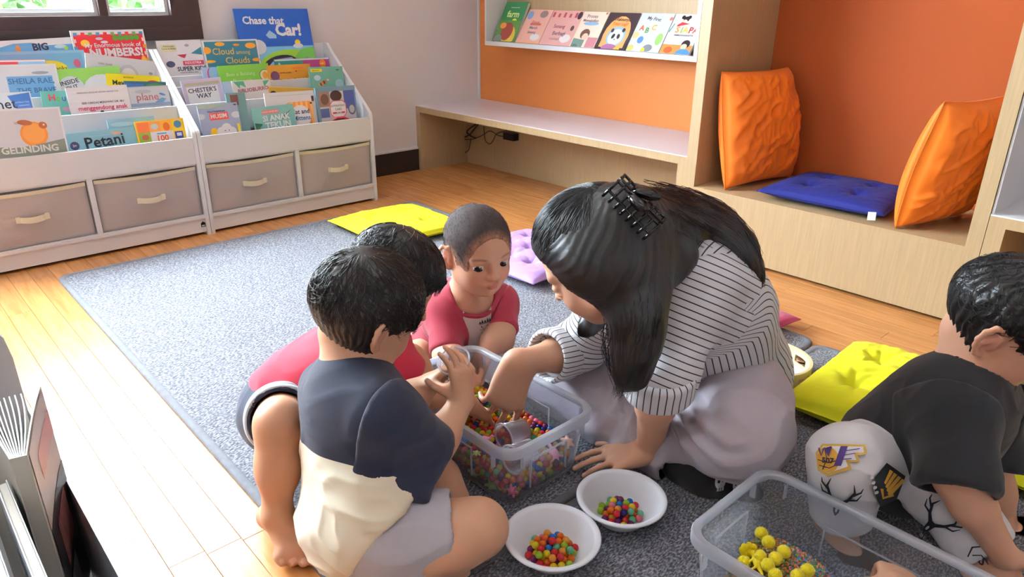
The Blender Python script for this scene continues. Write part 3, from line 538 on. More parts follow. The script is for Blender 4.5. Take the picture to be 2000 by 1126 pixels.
sb((1080, 20), (1052, 82), (1112, 87), (228, 172, 168), 'pink picture book scattered with small dark figures on the wall shelf', [('r', .05+.18*i, .05+.03*(i % 2), .12+.18*i, .18, (190, 80, 90)) for i in range(5)]+[('e', .92, .12, .07, .1, (60, 50, 60)), (T, 'Senang', .42, .42, .13, (150, 80, 90), .01), (T, 'Berbagi', .5, .6, .14, (110, 100, 120), .01), (T, 'mainan', .42, .74, .11, (160, 140, 150), 0), ('e', .76, .72, .17, .11, (240, 232, 230)), ('e', .85, .45, .05, .07, (110, 80, 80)), ('e', .62, 1.1, .12, .1, (110, 60, 70)), ('e', .15, 1.0, .06, .1, (150, 90, 90))])
sb((1133, 22), (1111, 87), (1160, 91), (238, 224, 206), 'cream picture book with a girl in a wagon on the wall shelf', [(T, 'Proses', .42, .16, .16, (150, 90, 110), .01), (T, 'Mewujudkan', .42, .3, .12, (140, 90, 110), .01), ('e', .48, .4, .3, .06, (150, 190, 226)), ('e', .42, .75, .18, .17, (110, 76, 66)), ('e', .46, .84, .12, .12, (236, 200, 180)), ('p', [(.05, .9), (.5, .95), (.5, 1.25), (.05, 1.2)], (120, 150, 140)), ('e', .2, 1.22, .14, .13, (90, 120, 120)), ('r', .6, .85, .98, 1.3, (206, 140, 150)), ('e', .93, .05, .05, .04, (220, 130, 110))])
sb((1190, 24), (1161, 92), (1220, 95), (62, 44, 52), 'dark framed picture book with a white panda on the wall shelf', [('e', .5, .65, .42, .55, (232, 170, 106)), ('r', .1, .6, .9, 1.0, (232, 170, 106)), (T, 'Waktunya', .5, .2, .13, (90, 60, 50), .02), (T, 'Tidur Lagi!', .5, .33, .12, (226, 110, 50), .02), ('e', .52, .68, .3, .28, (150, 190, 230)), ('e', .52, .7, .24, .23, (240, 240, 244)), ('e', .34, .52, .05, .06, (60, 60, 70)), ('e', .7, .5, .05, .06, (60, 60, 70)), ('e', .44, .68, .05, .075, (50, 50, 60), 15), ('e', .61, .68, .05, .075, (50, 50, 60), -15), ('e', .52, .77, .025, .015, (60, 50, 50)), ('e', .45, 1.02, .25, .12, (170, 110, 160)), ('e', .72, 1.05, .1, .08, (240, 180, 70))])
sb((1252, 25), (1222, 95), (1286, 101), (206, 222, 226), 'pale blue alphabet book with animals on the wall shelf', [(T, 'My First', .45, .16, .13, (90, 80, 100), .02, -6), (T, 'A', .2, .42, .2, (206, 100, 50), .03), (T, 'B', .38, .48, .2, (90, 150, 70), .03), (T, 'C', .56, .4, .2, (230, 180, 60), .03), ('e', .95, .14, .05, .05, (226, 120, 110)), ('e', .3, .74, .09, .1, (90, 140, 206)), ('e', .1, .62, .09, .1, (226, 196, 140)), ('e', .85, .7, .1, .16, (150, 196, 110)), ('e', .62, .95, .14, .1, (130, 136, 146)), ('e', .1, .98, .1, .1, (232, 190, 110)), ('e', .5, 1.02, .06, .08, (226, 200, 60)), ('e', .12, 1.2, .12, .09, (230, 220, 190)), ('e', .36, 1.22, .12, .09, (226, 216, 190)), ('e', .7, 1.25, .2, .1, (170, 200, 140))])
sb((1318, 27), (1287, 101), (1346, 107), (232, 234, 236), 'white picture book printed SIAPA at the right end of the wall shelf', [('e', .42, .16, .1, .09, (50, 40, 46)), ('e', .3, .1, .06, .06, (40, 30, 36)), ('e', .5, .1, .06, .06, (40, 30, 36)), ('e', .4, .24, .08, .07, (240, 206, 180)), ('p', [(.2, .34), (.32, .25), (.6, .3), (.2, .4)], (200, 60, 70)), (T, 'S', .28, .5, .26, (236, 150, 60), .03), (T, 'I', .42, .5, .26, (150, 180, 70), .03), (T, 'A', .55, .5, .26, (240, 190, 70), .03), (T, 'P', .72, .5, .26, (180, 60, 70), .03), (T, 'A', .88, .5, .26, (206, 80, 60), .03), (T, 'PEMBOHONGNYA', .55, .66, .075, (90, 90, 100), .01), ('p', [(0, .55), (.08, .3), (.12, .3), (.03, .6)], (70, 150, 150)), ('r', 0, .95, 1, 1.6, (226, 140, 76)), ('e', .75, .92, .14, .13, (50, 40, 46)), ('e', .72, 1.0, .1, .09, (236, 196, 166)), ('e', .76, 1.22, .24, .16, (80, 140, 206)), ('e', .25, 1.12, .14, .1, (206, 90, 50))])
# books in the rack close to the camera
def wedge_book(sx, sy, zt, h, L1, a1, a2, th, cover, label, npages=9):
    """a book standing half open on its bottom edge: spine at (sx, sy), covers L1 long at the headings a1 (front) and a2 (back)"""
    o = empty('book', (sx, sy, zt-h), label, 'book', 'books in the rack close to the camera')
    bm = bmesh.new()
    def sheet(ang, p0, L, t, z0, z1, bow=0.0, n=8):
        q = []
        for i in range(n+1):
            u = i/n; aa = ang+bow*u*u
            q.append((p0[0]+L*u*math.cos(aa), p0[1]+L*u*math.sin(aa)))
        o2 = [(x-t*math.sin(ang), y+t*math.cos(ang)) for x, y in q]
        prism(bm, q+o2[::-1], 2, z0, z1)
    A = (sx+th/2*math.cos(a1-PI/2), sy+th/2*math.sin(a1-PI/2)); B = (2*sx-A[0], 2*sy-A[1])
    sheet(a1, A, L1, -.0012, zt-h, zt, -.03); sheet(a2, B, L1, .0012, zt-h, zt, .1)
    sheet(math.atan2(A[1]-B[1], A[0]-B[0]), B, math.hypot(A[0]-B[0], A[1]-B[1]), .0012, zt-h, zt)
    mk('cover', bm, flat(cover, .3), o, bevel=0)
    for k in range(npages):
        u = (k+.7)/(npages+.4); bm = bmesh.new()
        sheet(a2+(a1-a2)*u**1.5, (B[0]+(A[0]-B[0])*u+.002*math.cos(a1), B[1]+(A[1]-B[1])*u), L1-.006, .0012, zt-h+.003, zt-.003, .12*(u-.5))
        mk('page', bm, flat((232, 230, 226), .6), o)
    return o
_a, _b = az(35, 892, .5), az(56, 757, .5)
wb = wedge_book(_a[0], _a[1], .5, .27, math.hypot(_b[0]-_a[0], _b[1]-_a[1]), math.atan2(_b[1]-_a[1], _b[0]-_a[0]), math.radians(183), .012, (206, 202, 186), 'half open picture book with fanned white pages in the nearest rack')
bm = bmesh.new(); _d = Vector((_b[0]-_a[0], _b[1]-_a[1], 0)); _n = Vector((-_d.y, _d.x, 0)).normalized(); _n = _n if _n.y > 0 else -_n; _wm = []
for (u0, u1, z0, z1, c_) in ((.06, .98, -.004, -.10, (226, 214, 200)), (.3, .98, -.03, -.06, (206, 120, 90)), (.06, .98, -.10, -.262, (52, 44, 48)), (.3, .8, -.12, -.18, (150, 90, 84)), (.2, .6, -.19, -.23, (180, 176, 172))):
    m_ = flat(c_, .25); _wm.append(m_); k_ = len(_wm); n_ = 6; rows = []
    for i in range(n_+1):
        u = u0+(u1-u0)*i/n_; P = Vector((_a[0], _a[1], .5))+_d*u+_n*(.0072+.0003*k_)+_n*(.16*.32*u*u*u*0)
        ang = -.03*u*u; P = Vector((_a[0], _a[1], .5))+(Matrix.Rotation(ang, 3, 'Z') @ (_d*u))+_n*(.0075+.0003*k_)
        rows.append((bm.verts.new(P+Vector((0, 0, z0))), bm.verts.new(P+Vector((0, 0, z1)))))
    for i in range(n_): bm.faces.new((rows[i][0], rows[i+1][0], rows[i+1][1], rows[i][1])).material_index = k_-1
mk('cover_picture', bm, _wm, wb)
book((-.56, .030, .452), (-1, 0, 0), (0, 0, -1), .24, .23, .010, (206, 210, 222), 'silvery hardcover book standing upright below the half open book', [('r', .02, .02, .98, .9, (60, 66, 104))], group='books in the rack close to the camera', edge=(220, 222, 228))
book((-.54, .006, .44), (-1, 0, 0), (0, 0, -1), .26, .218, .012, (190, 206, 222), 'pale blue book standing behind the silvery hardcover in the nearest rack', [], group='books in the rack close to the camera')
# ------------------------------------------------------------------ rugs
def rug(x0, x1, y0, y1, label):
    t = empty('rug', ((x0+x1)/2, (y0+y1)/2, 0), label, 'rug')
    def rr(m, r, n=6):
        P = []
        for cx, cy, a0 in ((x1-m-r, y1-m-r, 0), (x0+m+r, y1-m-r, 90), (x0+m+r, y0+m+r, 180), (x1-m-r, y0+m+r, 270)):
            P += [(cx+r*math.cos(math.radians(a0+90*k/n)), cy+r*math.sin(math.radians(a0+90*k/n))) for k in range(n+1)]
        return P
    bm = bmesh.new(); prism(bm, rr(.018, .03), 2, .0005, .0085); mk('pile', bm, carpet_m, t)
    bm = bmesh.new(); O, I = rr(0, .04), rr(.019, .03); n = len(O); prof = [(0, .0004), (0, .006), (.2, .0105), (.8, .0108), (1, .0085)]
    R = [[bm.verts.new((O[i][0]*(1-u)+I[i][0]*u, O[i][1]*(1-u)+I[i][1]*u, z)) for i in range(n)] for u, z in prof]
    for a in range(len(R)-1):
        for i in range(n): bm.faces.new((R[a][i], R[a][(i+1) % n], R[a+1][(i+1) % n], R[a+1][i]))
    mk('binding', bm, rug_edge, t, smooth=True)
    return t
rug(-2.758, -.757, .402, 1.908, 'large grey felt rug in front of the book racks')
rug(-.751, 1.25, .402, 1.89, 'grey felt rug under the boy in black and the yellow pompom tub')
RZ = .0095
# ------------------------------------------------------------------ noise and cushions
def vnoise(P, seed=0):
    """smooth value noise in 0..1 at the points P (n,3)"""
    P = np.asarray(P, float); I = np.floor(P).astype(np.int64); f = P-I; f = f*f*(3-2*f); out = np.zeros(len(P))
    for dx in (0, 1):
        for dy in (0, 1):
            for dz in (0, 1):
                x, y, z = I[:, 0]+dx, I[:, 1]+dy, I[:, 2]+dz
                h = (x*374761393+y*668265263+z*2147483647+seed*974634777) & 0xffffffff
                h = ((h ^ (h >> 13))*1274126177) & 0xffffffff; h = (h ^ (h >> 16)) & 0xffff
                out += h/65535.0*(f[:, 0] if dx else 1-f[:, 0])*(f[:, 1] if dy else 1-f[:, 1])*(f[:, 2] if dz else 1-f[:, 2])
    return out
def cushion(name, label, mat, mat4, sx, sy, h, tufts=(), seed=1, wr=.004, n=64, pinch=.05, fold=None, cat='cushion', flange=0, wscale=9, group=None, dip=.8):
    """pillow in local x,y with its thickness along z (0..h)"""
    g = np.linspace(-1, 1, n+1); U, V = np.meshgrid(g, g, indexing='ij'); u, v = U.ravel(), V.ravel()
    e = (1-np.abs(u)**2.6)*(1-np.abs(v)**2.6); e = np.clip(e, 0, 1)**.42
    x = u*sx/2*(1-pinch*(1-np.abs(v)**2)*np.abs(u)**3); y = v*sy/2*(1-pinch*(1-np.abs(u)**2)*np.abs(v)**3)
    P = np.stack([u*wscale*.5+seed*3.1, v*wscale*.5, np.full_like(u, seed*1.7)], 1)
    ridge = 1-np.abs(2*vnoise(P, seed)-1); ridge2 = 1-np.abs(2*vnoise(P*np.array([2.3, .9, 1])+5, seed+3)-1)
    Q2 = np.stack([(u*.8+v*.6)*wscale*.35+1.3*vnoise(P*.7, seed+9), (v*.8-u*.6)*wscale*1.1, np.full_like(u, seed*.7)], 1); ridge3 = 1-np.abs(2*vnoise(Q2, seed+5)-1)
    wrk = (ridge**3*.6+ridge2**4*.5+ridge3**2.5*1.1)*wr*np.minimum(1, e*1.5)
    d = np.zeros_like(u)
    for a, b in tufts:
        rx, ry = (u-a)*sx/2, (v-b)*sy/2; r = np.hypot(rx, ry)
        d += np.exp(-(r/.02)**2)*.75+np.exp(-(r/.05)**2)*.25
        th = np.arctan2(ry, rx); d += .18*np.exp(-(r/.06)**2)*np.cos(4*th+seed)**6*np.minimum(1, r/.015)
    d = np.clip(d, 0, 1)*dip
    top = h*(.45+.55*e*(1-d))+wrk*(1-d); bot = h*(.45-.45*e*(1-.2*d))
    Z0 = h*.45
    if fold is not None:
        dz = fold(u, v); top += dz; bot += dz
    N = (n+1)*(n+1); vs = np.concatenate([np.stack([x, y, top], 1), np.stack([x, y, bot], 1)])
    idx = np.arange(N).reshape(n+1, n+1); F = []
    for i in range(n):
        for j in range(n):
            F.append((idx[i, j], idx[i+1, j], idx[i+1, j+1], idx[i, j+1])); F.append((idx[i, j]+N, idx[i, j+1]+N, idx[i+1, j+1]+N, idx[i+1, j]+N))
    B = list(idx[:, 0])+list(idx[-1, 1:])+list(idx[-2::-1, -1])+list(idx[0, -2:0:-1])
    for k in range(len(B)):
        a, b = B[k], B[(k+1) % len(B)]; F.append((b, a, a+N, b+N))
    me = bpy.data.meshes.new(name); me.from_pydata(vs.tolist(), [], [tuple(int(q) for q in f) for f in F]); me.materials.append(mat)
    for p in me.polygons: p.use_smooth = True
    o = bpy.data.objects.new(name, me); C.objects.link(o); o.matrix_world = mat4; WM[o] = mat4.copy()
    # seam piping round the edge
    pts = [Vector((x[k], y[k], Z0+(fold(u[k:k+1], v[k:k+1])[0] if fold is not None else 0))) for k in B]; pts.append(pts[0])
    bm = bmesh.new(); tube(bm, pts, .0022, 5, cap=False); s = mk('seam', bm, mat, o, local=True, smooth=True)
    return setprops(o, label, cat, group)
def flatm(cx, cy, z, rot, tilt=0, tiltax='X'): return Matrix.Translation((cx, cy, z)) @ Matrix.Rotation(math.radians(rot), 4, 'Z') @ Matrix.Rotation(math.radians(tilt), 4, tiltax)
yellow = pm('yellow_cotton', (232, 228, 28), .85, .3, 900, sheen=.05)
purple = pm('lilac_cotton', (182, 146, 214), .85, .3, 900, sheen=.2)
orange_c = pm('orange_satin_cotton', (232, 116, 20), .5, .15, 700, sheen=.08)
navy_c = pm('royal_blue_cotton', (18, 30, 118), .7, .2, 900, sheen=.03)
maroon_c = pm('raspberry_cotton', (178, 52, 96), .8, .25, 900, sheen=.2)
T4 = [(-.38, -.38), (.38, -.38), (-.38, .38), (.38, .38)]
T9 = [(a, b) for a in (-.5, 0, .5) for b in (-.5, 0, .5)]
def quadcush(name, label, mat, px, z, h, tufts, seed, **k):
    """place a cushion by the pixels of its four corners: near-left, near-right, far-right, far-left"""
    P = [Vector(az(x, y, z)) for x, y in px]
    c = sum(P, Vector())/4; X = ((P[1]-P[0])+(P[2]-P[3])); sx = X.length/2; Yv = (P[3]-P[0])+(P[2]-P[1]); sy = Yv.length/2
    return cushion(name, label, mat, Matrix.Translation((c.x, c.y, k.pop('z0', RZ))) @ Matrix.Rotation(math.atan2(X.y, X.x), 4, 'Z'), sx, sy, h, tufts, seed, **k)
cushion('floor_cushion', 'bright yellow tufted floor cushion lying in front of the book racks', yellow, flatm(-2.43, 1.60, RZ, -2), .44, .42, .055, T4, 3, wr=.004)
cushion('floor_cushion', 'lilac tufted floor cushion behind the shaved-headed boy', purple, flatm(-1.775, 1.735, RZ, 3), .42, .42, .07, T9, 5, wr=.003)
cushion('floor_cushion', 'raspberry red floor cushion peeking out behind the woman', maroon_c, flatm(-1.02, 1.80, RZ, -4), .34, .34, .05, (), 6, wr=.002)
cushion('floor_cushion', 'bright yellow cushion lying between the woman and the boy in black', yellow, flatm(-.46, 1.665, RZ, 2), .36, .44, .095, T4[:], 8, wr=.005)
cushion('floor_cushion', 'yellow floor cushion on the far side of the boy in black', yellow, flatm(-.02, 1.70, RZ, -8), .40, .42, .07, T4, 11, wr=.004)
cushion('seat_cushion', 'royal blue tufted cushion lying on the nook seat', navy_c, flatm(-1.035, 2.565, NS+.001, 2), .44, .40, .062, T4, 13, wr=.003)
bm = bmesh.new(); prism(bm, [(-.012, 0), (.012, .002), (.011, .03), (-.013, .028)], 2, 0, .0008)
bm.transform(Matrix.Translation((-.835, 2.345, NS+.014)) @ Matrix.Rotation(math.radians(20), 4, 'Z') @ Matrix.Rotation(math.radians(55), 4, 'X'))
cl = mk('care_label', bm, flat((236, 236, 238)), bpy.data.objects['seat_cushion']); cl['label'] = 'small white care label'
def standing(label, P0, P1, lean, h, th, seed, wr, fold):
    """pillow standing on its bottom edge P0-P1 (seen from its front), leaning back by `lean` degrees"""
    P0, P1 = Vector(P0), Vector(P1); X = (P1-P0); wd = X.length; X.normalize(); n = X.cross(Vector((0, 0, 1)))
    la = math.radians(lean); Y = Vector((0, 0, math.cos(la)))-n*math.sin(la); Zv = X.cross(Y); M = Matrix.Identity(4)
    c = (P0+P1)/2+Y*h/2
    for i in range(3): M[i][0], M[i][1], M[i][2], M[i][3] = X[i], Y[i], Zv[i], c[i]
    M = M @ Matrix.Translation((0, 0, -th*.45))
    return cushion('pillow', label, orange_c, M, wd, h, th, (), seed, wr=wr, fold=fold, pinch=.04, n=80, wscale=7)
standing('big orange pillow leaning on the left side of the nook', (-1.388, 2.372, NS+.004), (-1.333, 2.765, NS+.004), 9, .425, .135, 21, .0085, lambda u, v: .014*np.sin(2.2*u+1.4*v)*(1-.4*np.abs(v)) - .02*np.clip(u-.55, 0, 1)*np.clip(v+.2, 0, 1))
standing('big orange pillow leaning on the right side of the nook', (-.765, 2.362, NS+.004), (-.68, 2.70, NS+.004), -8, .40, .15, 33, .0085, lambda u, v: .012*np.sin(2*v+1.2*u))
# ------------------------------------------------------------------ tambourine
TC = Vector((-.752, 1.612, RZ+.0018)); TR = .105
t = empty('tambourine', TC, 'cream wooden tambourine with a white skin lying behind the woman', 'tambourine')
cw = pm('cream_lacquered_wood', (236, 218, 166), .35); metal = pm('jingle_metal', (170, 140, 120), .28, metal=1)
slots = [math.radians(a) for a in (-62, -8, 62, 125, 188, 245)]
N_ = 96; zs = [.0, .016, .034, .05]; ri, ro = TR-.008, TR; bm = bmesh.new(); vv = {}
def tv(k, z, r):
    key = (k % N_, z, r)
    if key not in vv: vv[key] = bm.verts.new((TC.x+r*math.cos(2*PI*k/N_), TC.y+r*math.sin(2*PI*k/N_), TC.z+z))
    return vv[key]
def isslot(k):
    a = 2*PI*(k+.5)/N_
    return any(abs((a-s+PI) % (2*PI)-PI) < .21 for s in slots)
for k in range(N_):
    for zi in range(3):
        hole = zi == 1 and isslot(k)
        if not hole:
            bm.faces.new((tv(k, zs[zi], ro), tv(k+1, zs[zi], ro), tv(k+1, zs[zi+1], ro), tv(k, zs[zi+1], ro)))
            bm.faces.new((tv(k, zs[zi+1], ri), tv(k+1, zs[zi+1], ri), tv(k+1, zs[zi], ri), tv(k, zs[zi], ri)))
            for kk in (k, k+1):
                if zi == 1 and isslot(k-1 if kk == k else k+1): bm.faces.new((tv(kk, zs[1], ri), tv(kk, zs[1], ro), tv(kk, zs[2], ro), tv(kk, zs[2], ri)))
        else:
            for z in (zs[1], zs[2]): bm.faces.new((tv(k, z, ro), tv(k+1, z, ro), tv(k+1, z, ri), tv(k, z, ri)))
    for z in (zs[0], zs[3]): bm.faces.new((tv(k, z, ro), tv(k+1, z, ro), tv(k+1, z, ri), tv(k, z, ri)))
mk('hoop', bm, cw, t)
bm = bmesh.new(); lathe(bm, [(0, .0015), (TR-.009, .0015), (TR-.009, .004), (0, .004)], 48, TC); mk('skin', bm, flat((226, 232, 238), .5), t)
bm = bmesh.new(); lathe(bm, [(TR+.0004, .001), (TR+.003, .002), (TR+.003, .010), (TR+.0004, .011)], 64, TC); mk('hoop_band', bm, cw, t, smooth=True)
for s in slots:
    c = TC+Vector((math.cos(s)*(TR-.002), math.sin(s)*(TR-.002), .025))
    for dz in (-.0035, .0035):
        bm = bmesh.new(); lathe(bm, [(0, .0016), (.005, .0014), (.008, -.0002), (.0185, .0006), (.0185, -.0004), (.008, -.0012), (0, .0004)], 24, (c.x, c.y, c.z+dz)); mk('jingle', bm, metal, t, smooth=True)
# ------------------------------------------------------------------ storage tubs
def tub(x0, x1, y0, y1, H, label):
    """open clear tub: outer rim rectangle x0..x1, y0..y1, height H"""
    cx, cy = (x0+x1)/2, (y0+y1)/2; t = empty('storage_tub', (cx, cy, RZ), label, 'tub', 'clear storage tubs')
    n = 7
    def ring(hx, hy, r, z):
        P = []
        for sx, sy, a0 in ((1, 1, 0), (-1, 1, 90), (-1, -1, 180), (1, -1, 270)):
            P += [(cx+sx*(hx-r)+r*math.cos(math.radians(a0+90*k/n)), cy+sy*(hy-r)+r*math.sin(math.radians(a0+90*k/n)), RZ+z) for k in range(n+1)]
        return P
    hx, hy = (x1-x0)/2-.012, (y1-y0)/2-.012; w = .0022
    prof = [(hx, hy, .034, H-.004), (hx-.004, hy-.004, .034, H*.62), (hx-.012, hy-.012, .032, .0155), (hx-.014, hy-.014, .03, .006), (hx-.02, hy-.02, .026, .0012)]
    outer = [ring(*p) for p in prof]; inner = [ring(p[0]-w, p[1]-w, p[2]-w*.6, p[3]+(w if i > 2 else 0)) for i, p in enumerate(prof)]
    bm = bmesh.new(); m = len(outer[0])
    R = [[bm.verts.new(p) for p in r] for r in outer+inner[::-1]]
    for a in range(len(R)-1):
        if a == len(outer)-1: continue
        for i in range(m): bm.faces.new((R[a][i], R[a][(i+1) % m], R[a+1][(i+1) % m], R[a+1][i]))
    bm.faces.new(R[len(outer)-1][::-1]); bm.faces.new(R[len(outer)])
    for i in range(m): bm.faces.new((R[0][(i+1) % m], R[0][i], R[-1][i], R[-1][(i+1) % m]))
    mk('body', bm, tub_m, t, smooth=True).data.set_sharp_from_angle(angle=.7)
    bm = bmesh.new()
    rp = [(hx-w+.0005, hy-w+.0005, .034, H-.008), (hx-w+.0005, hy-w+.0005, .034, H), (hx+.002, hy+.002, .036, H+.003), (hx+.010, hy+.010, .042, H+.0025), (hx+.012, hy+.012, .044, H-.001), (hx+.012, hy+.012, .044, H-.016), (hx+.010, hy+.010, .043, H-.016), (hx+.009, hy+.009, .042, H-.003), (hx+.001, hy+.001, .035, H-.004), (hx+.0008, hy+.0008, .035, H-.008)]
    R = [[bm.verts.new(p) for p in ring(*q)] for q in rp]
    for a in range(len(R)):
        b = (a+1) % len(R)
        for i in range(m): bm.faces.new((R[a][i], R[a][(i+1) % m], R[b][(i+1) % m], R[b][i]))
    mk('rim', bm, rim_m, t, smooth=True).data.set_sharp_from_angle(angle=.9)
    # ribs under the rim at the corners and the raised panels of the sides
    for sx in (-1, 1):
        for sy in (-1, 1):
            for k, (ux, uy) in enumerate(((1, .72), (.82, 1))):
                px, py = cx+sx*(hx*ux+(.0012 if ux == 1 else 0)), cy+sy*(hy*uy+(.0012 if uy == 1 else 0))
                if k == 0: lo, hi = (px-.0012+.0012*sx, py-.0012, RZ+H-.045), (px+.0012+.0075*sx if sx > 0 else px+.0012-.0012, py+.0012, RZ+H-.0165)
                else: lo, hi = (px-.0012, py-.0012+.0012*sy, RZ+H-.045), (px+.0012, py+.0012+.0075*sy if sy > 0 else py, RZ+H-.0165)
                lo, hi = [min(a, b) for a, b in zip(lo, hi)], [max(a, b) for a, b in zip(lo, hi)]
                if k == 0 and sx < 0: lo[0] -= .0075
                if k == 1 and sy < 0: lo[1] -= .0075
                bx('rib', lo, hi, rim_m, t, 0)
    for sx in (-1, 1):   # recessed grip panel in the short ends, one thin moulded frame in the long sides
        px = cx+sx*(hx-.0055)
        bm = bmesh.new()
        for a, b, c, d in ((-.05, .05, .092, .0945), (-.05, -.0475, .03, .092), (.0475, .05, .03, .092)):
            box(bm, (px-.0018-.0012*sx, cy+a, RZ+c), (px+.0018-.0012*sx, cy+b, RZ+d))
        mk('grip_frame', bm, rim_m, t)
    for sy in (-1, 1):
        py = cy+sy*(hy-.0055)
        bm = bmesh.new()
        for a, b, c, d in ((-.075, .075, .092, .0942), (-.075, -.0728, .03, .092), (.0728, .075, .03, .092)):
            box(bm, (cx+a, py-.0016-.001*sy, RZ+c), (cx+b, py+.0016-.001*sy, RZ+d))
        mk('side_frame', bm, rim_m, t)
    return t
T1 = (-1.185, -.786, .722, .975); T2 = (-.468, -.068, .795, 1.056); TH = .142
tub(*T1, TH, 'clear storage tub full of water beads between the children')
tub(*T2, TH, 'clear storage tub with yellow pompoms and coloured rice, nearest the camera')
# ------------------------------------------------------------------ bowls
bowl_m = pm('white_disposable_bowl', (234, 238, 246), .32, sss=0)
def bowl(cx, cy, label, rotz=0):
    t = empty('bowl', (cx, cy, RZ), label, 'bowl', 'white disposable bowls', rotz=rotz)
    o = [(.0, .001), (.040, .001), (.043, .0), (.047, .003), (.055, .014), (.066, .030), (.0725, .040), (.074, .0425), (.082, .0445), (.0835, .043), (.0845, .044), (.0845, .046), (.083, .0475), (.0745, .0455), (.0715, .0425), (.0645, .0305), (.0535, .0150), (.046, .0048), (.042, .0030), (0, .0028)]
    bm = bmesh.new(); lathe(bm, o, 72); m = mk('body', bm, bowl_m, t, local=True, smooth=True)
    return t
def bc(px, py): p = az(px, py, RZ+.045); return p[0], p[1]
B1, B2 = bc(1079, 1045), bc(1214, 970)
bowl(*B1, 'white disposable bowl of water beads nearest the camera')
bowl(*B2, "white disposable bowl of water beads beside the woman's planted hand")
B3 = tuple(az(1000, 733, .055)[:2]); B3 = (B3[0]-.03, max(B3[1], 1.07)); bowl(*B3, 'white disposable bowl behind the bead tub, half hidden by the woman\'s arm')
# ------------------------------------------------------------------ water beads
BR = .0068
bmc = bmesh.new(); bmesh.ops.create_icosphere(bmc, subdivisions=3, radius=BR); bead_me = {}
cols = [('red', (214, 50, 56)), ('orange', (240, 120, 34)), ('yellow', (244, 214, 40)), ('lime green', (170, 206, 60)), ('mint green', (120, 206, 160)), ('blue', (40, 120, 206)), ('dark blue', (50, 50, 130)), ('purple', (130, 44, 110)), ('pink', (238, 130, 150)), ('amber', (236, 160, 60))]
base_me = bpy.data.meshes.new('water_bead'); bmc.to_mesh(base_me); bmc.free()
for p in base_me.polygons: p.use_smooth = True
for n_, c_ in cols:
    me = base_me.copy(); me.materials.append(pm('water_bead_'+n_.replace(' ', '_'), c_, .05, trans=.45, ior=1.34, sss=.25)); bead_me[n_] = me
WGT = [('red', 6), ('orange', 7), ('yellow', 5), ('lime green', 3), ('mint green', 2), ('blue', 3), ('dark blue', 2), ('purple', 3), ('pink', 3), ('amber', 5)]
BAG = [n_ for n_, k in WGT for _ in range(k)]
def bead(p, c, where, grp):
    o = bpy.data.objects.new('water_bead', bead_me[c]); C.objects.link(o); o.location = p
    return setprops(o, '%s translucent water bead %s' % (c, where), 'water bead', grp+' '+c)
def heap(cx, cy, z0, rad, layers, where, grp, g, dx=0, dy=0):
    s = BR*2.06; k = 0
    for L in range(layers):
        R_ = rad[L]; ox, oy = (s*.5*(L % 2), s*.29*(L % 2))
        for i in range(-9, 10):
            for j in range(-9, 10):
                x, y = ox+i*s+(s*.5 if j % 2 else 0), oy+j*s*.866
                if math.hypot(x, y) > R_+.003*math.sin(3*math.atan2(y, x)): continue
                bead((cx+dx+x, cy+dy+y, z0+BR+L*s*.817), g.choice(BAG), where, grp); k += 1
    return k
g1 = random.Random(5)
nb1 = heap(*B1, RZ+.0034, [.043, .034, .012], 3, 'in the bowl nearest the camera', 'beads in the near bowl,', g1)
nb2 = heap(*B2, RZ+.0034, [.042, .026], 2, "in the bowl beside the woman's hand", 'beads in the second bowl,', g1)
TUB_CLEAR = []      # spheres (centre, radius) kept free of beads: hands, cups and toys in the tub
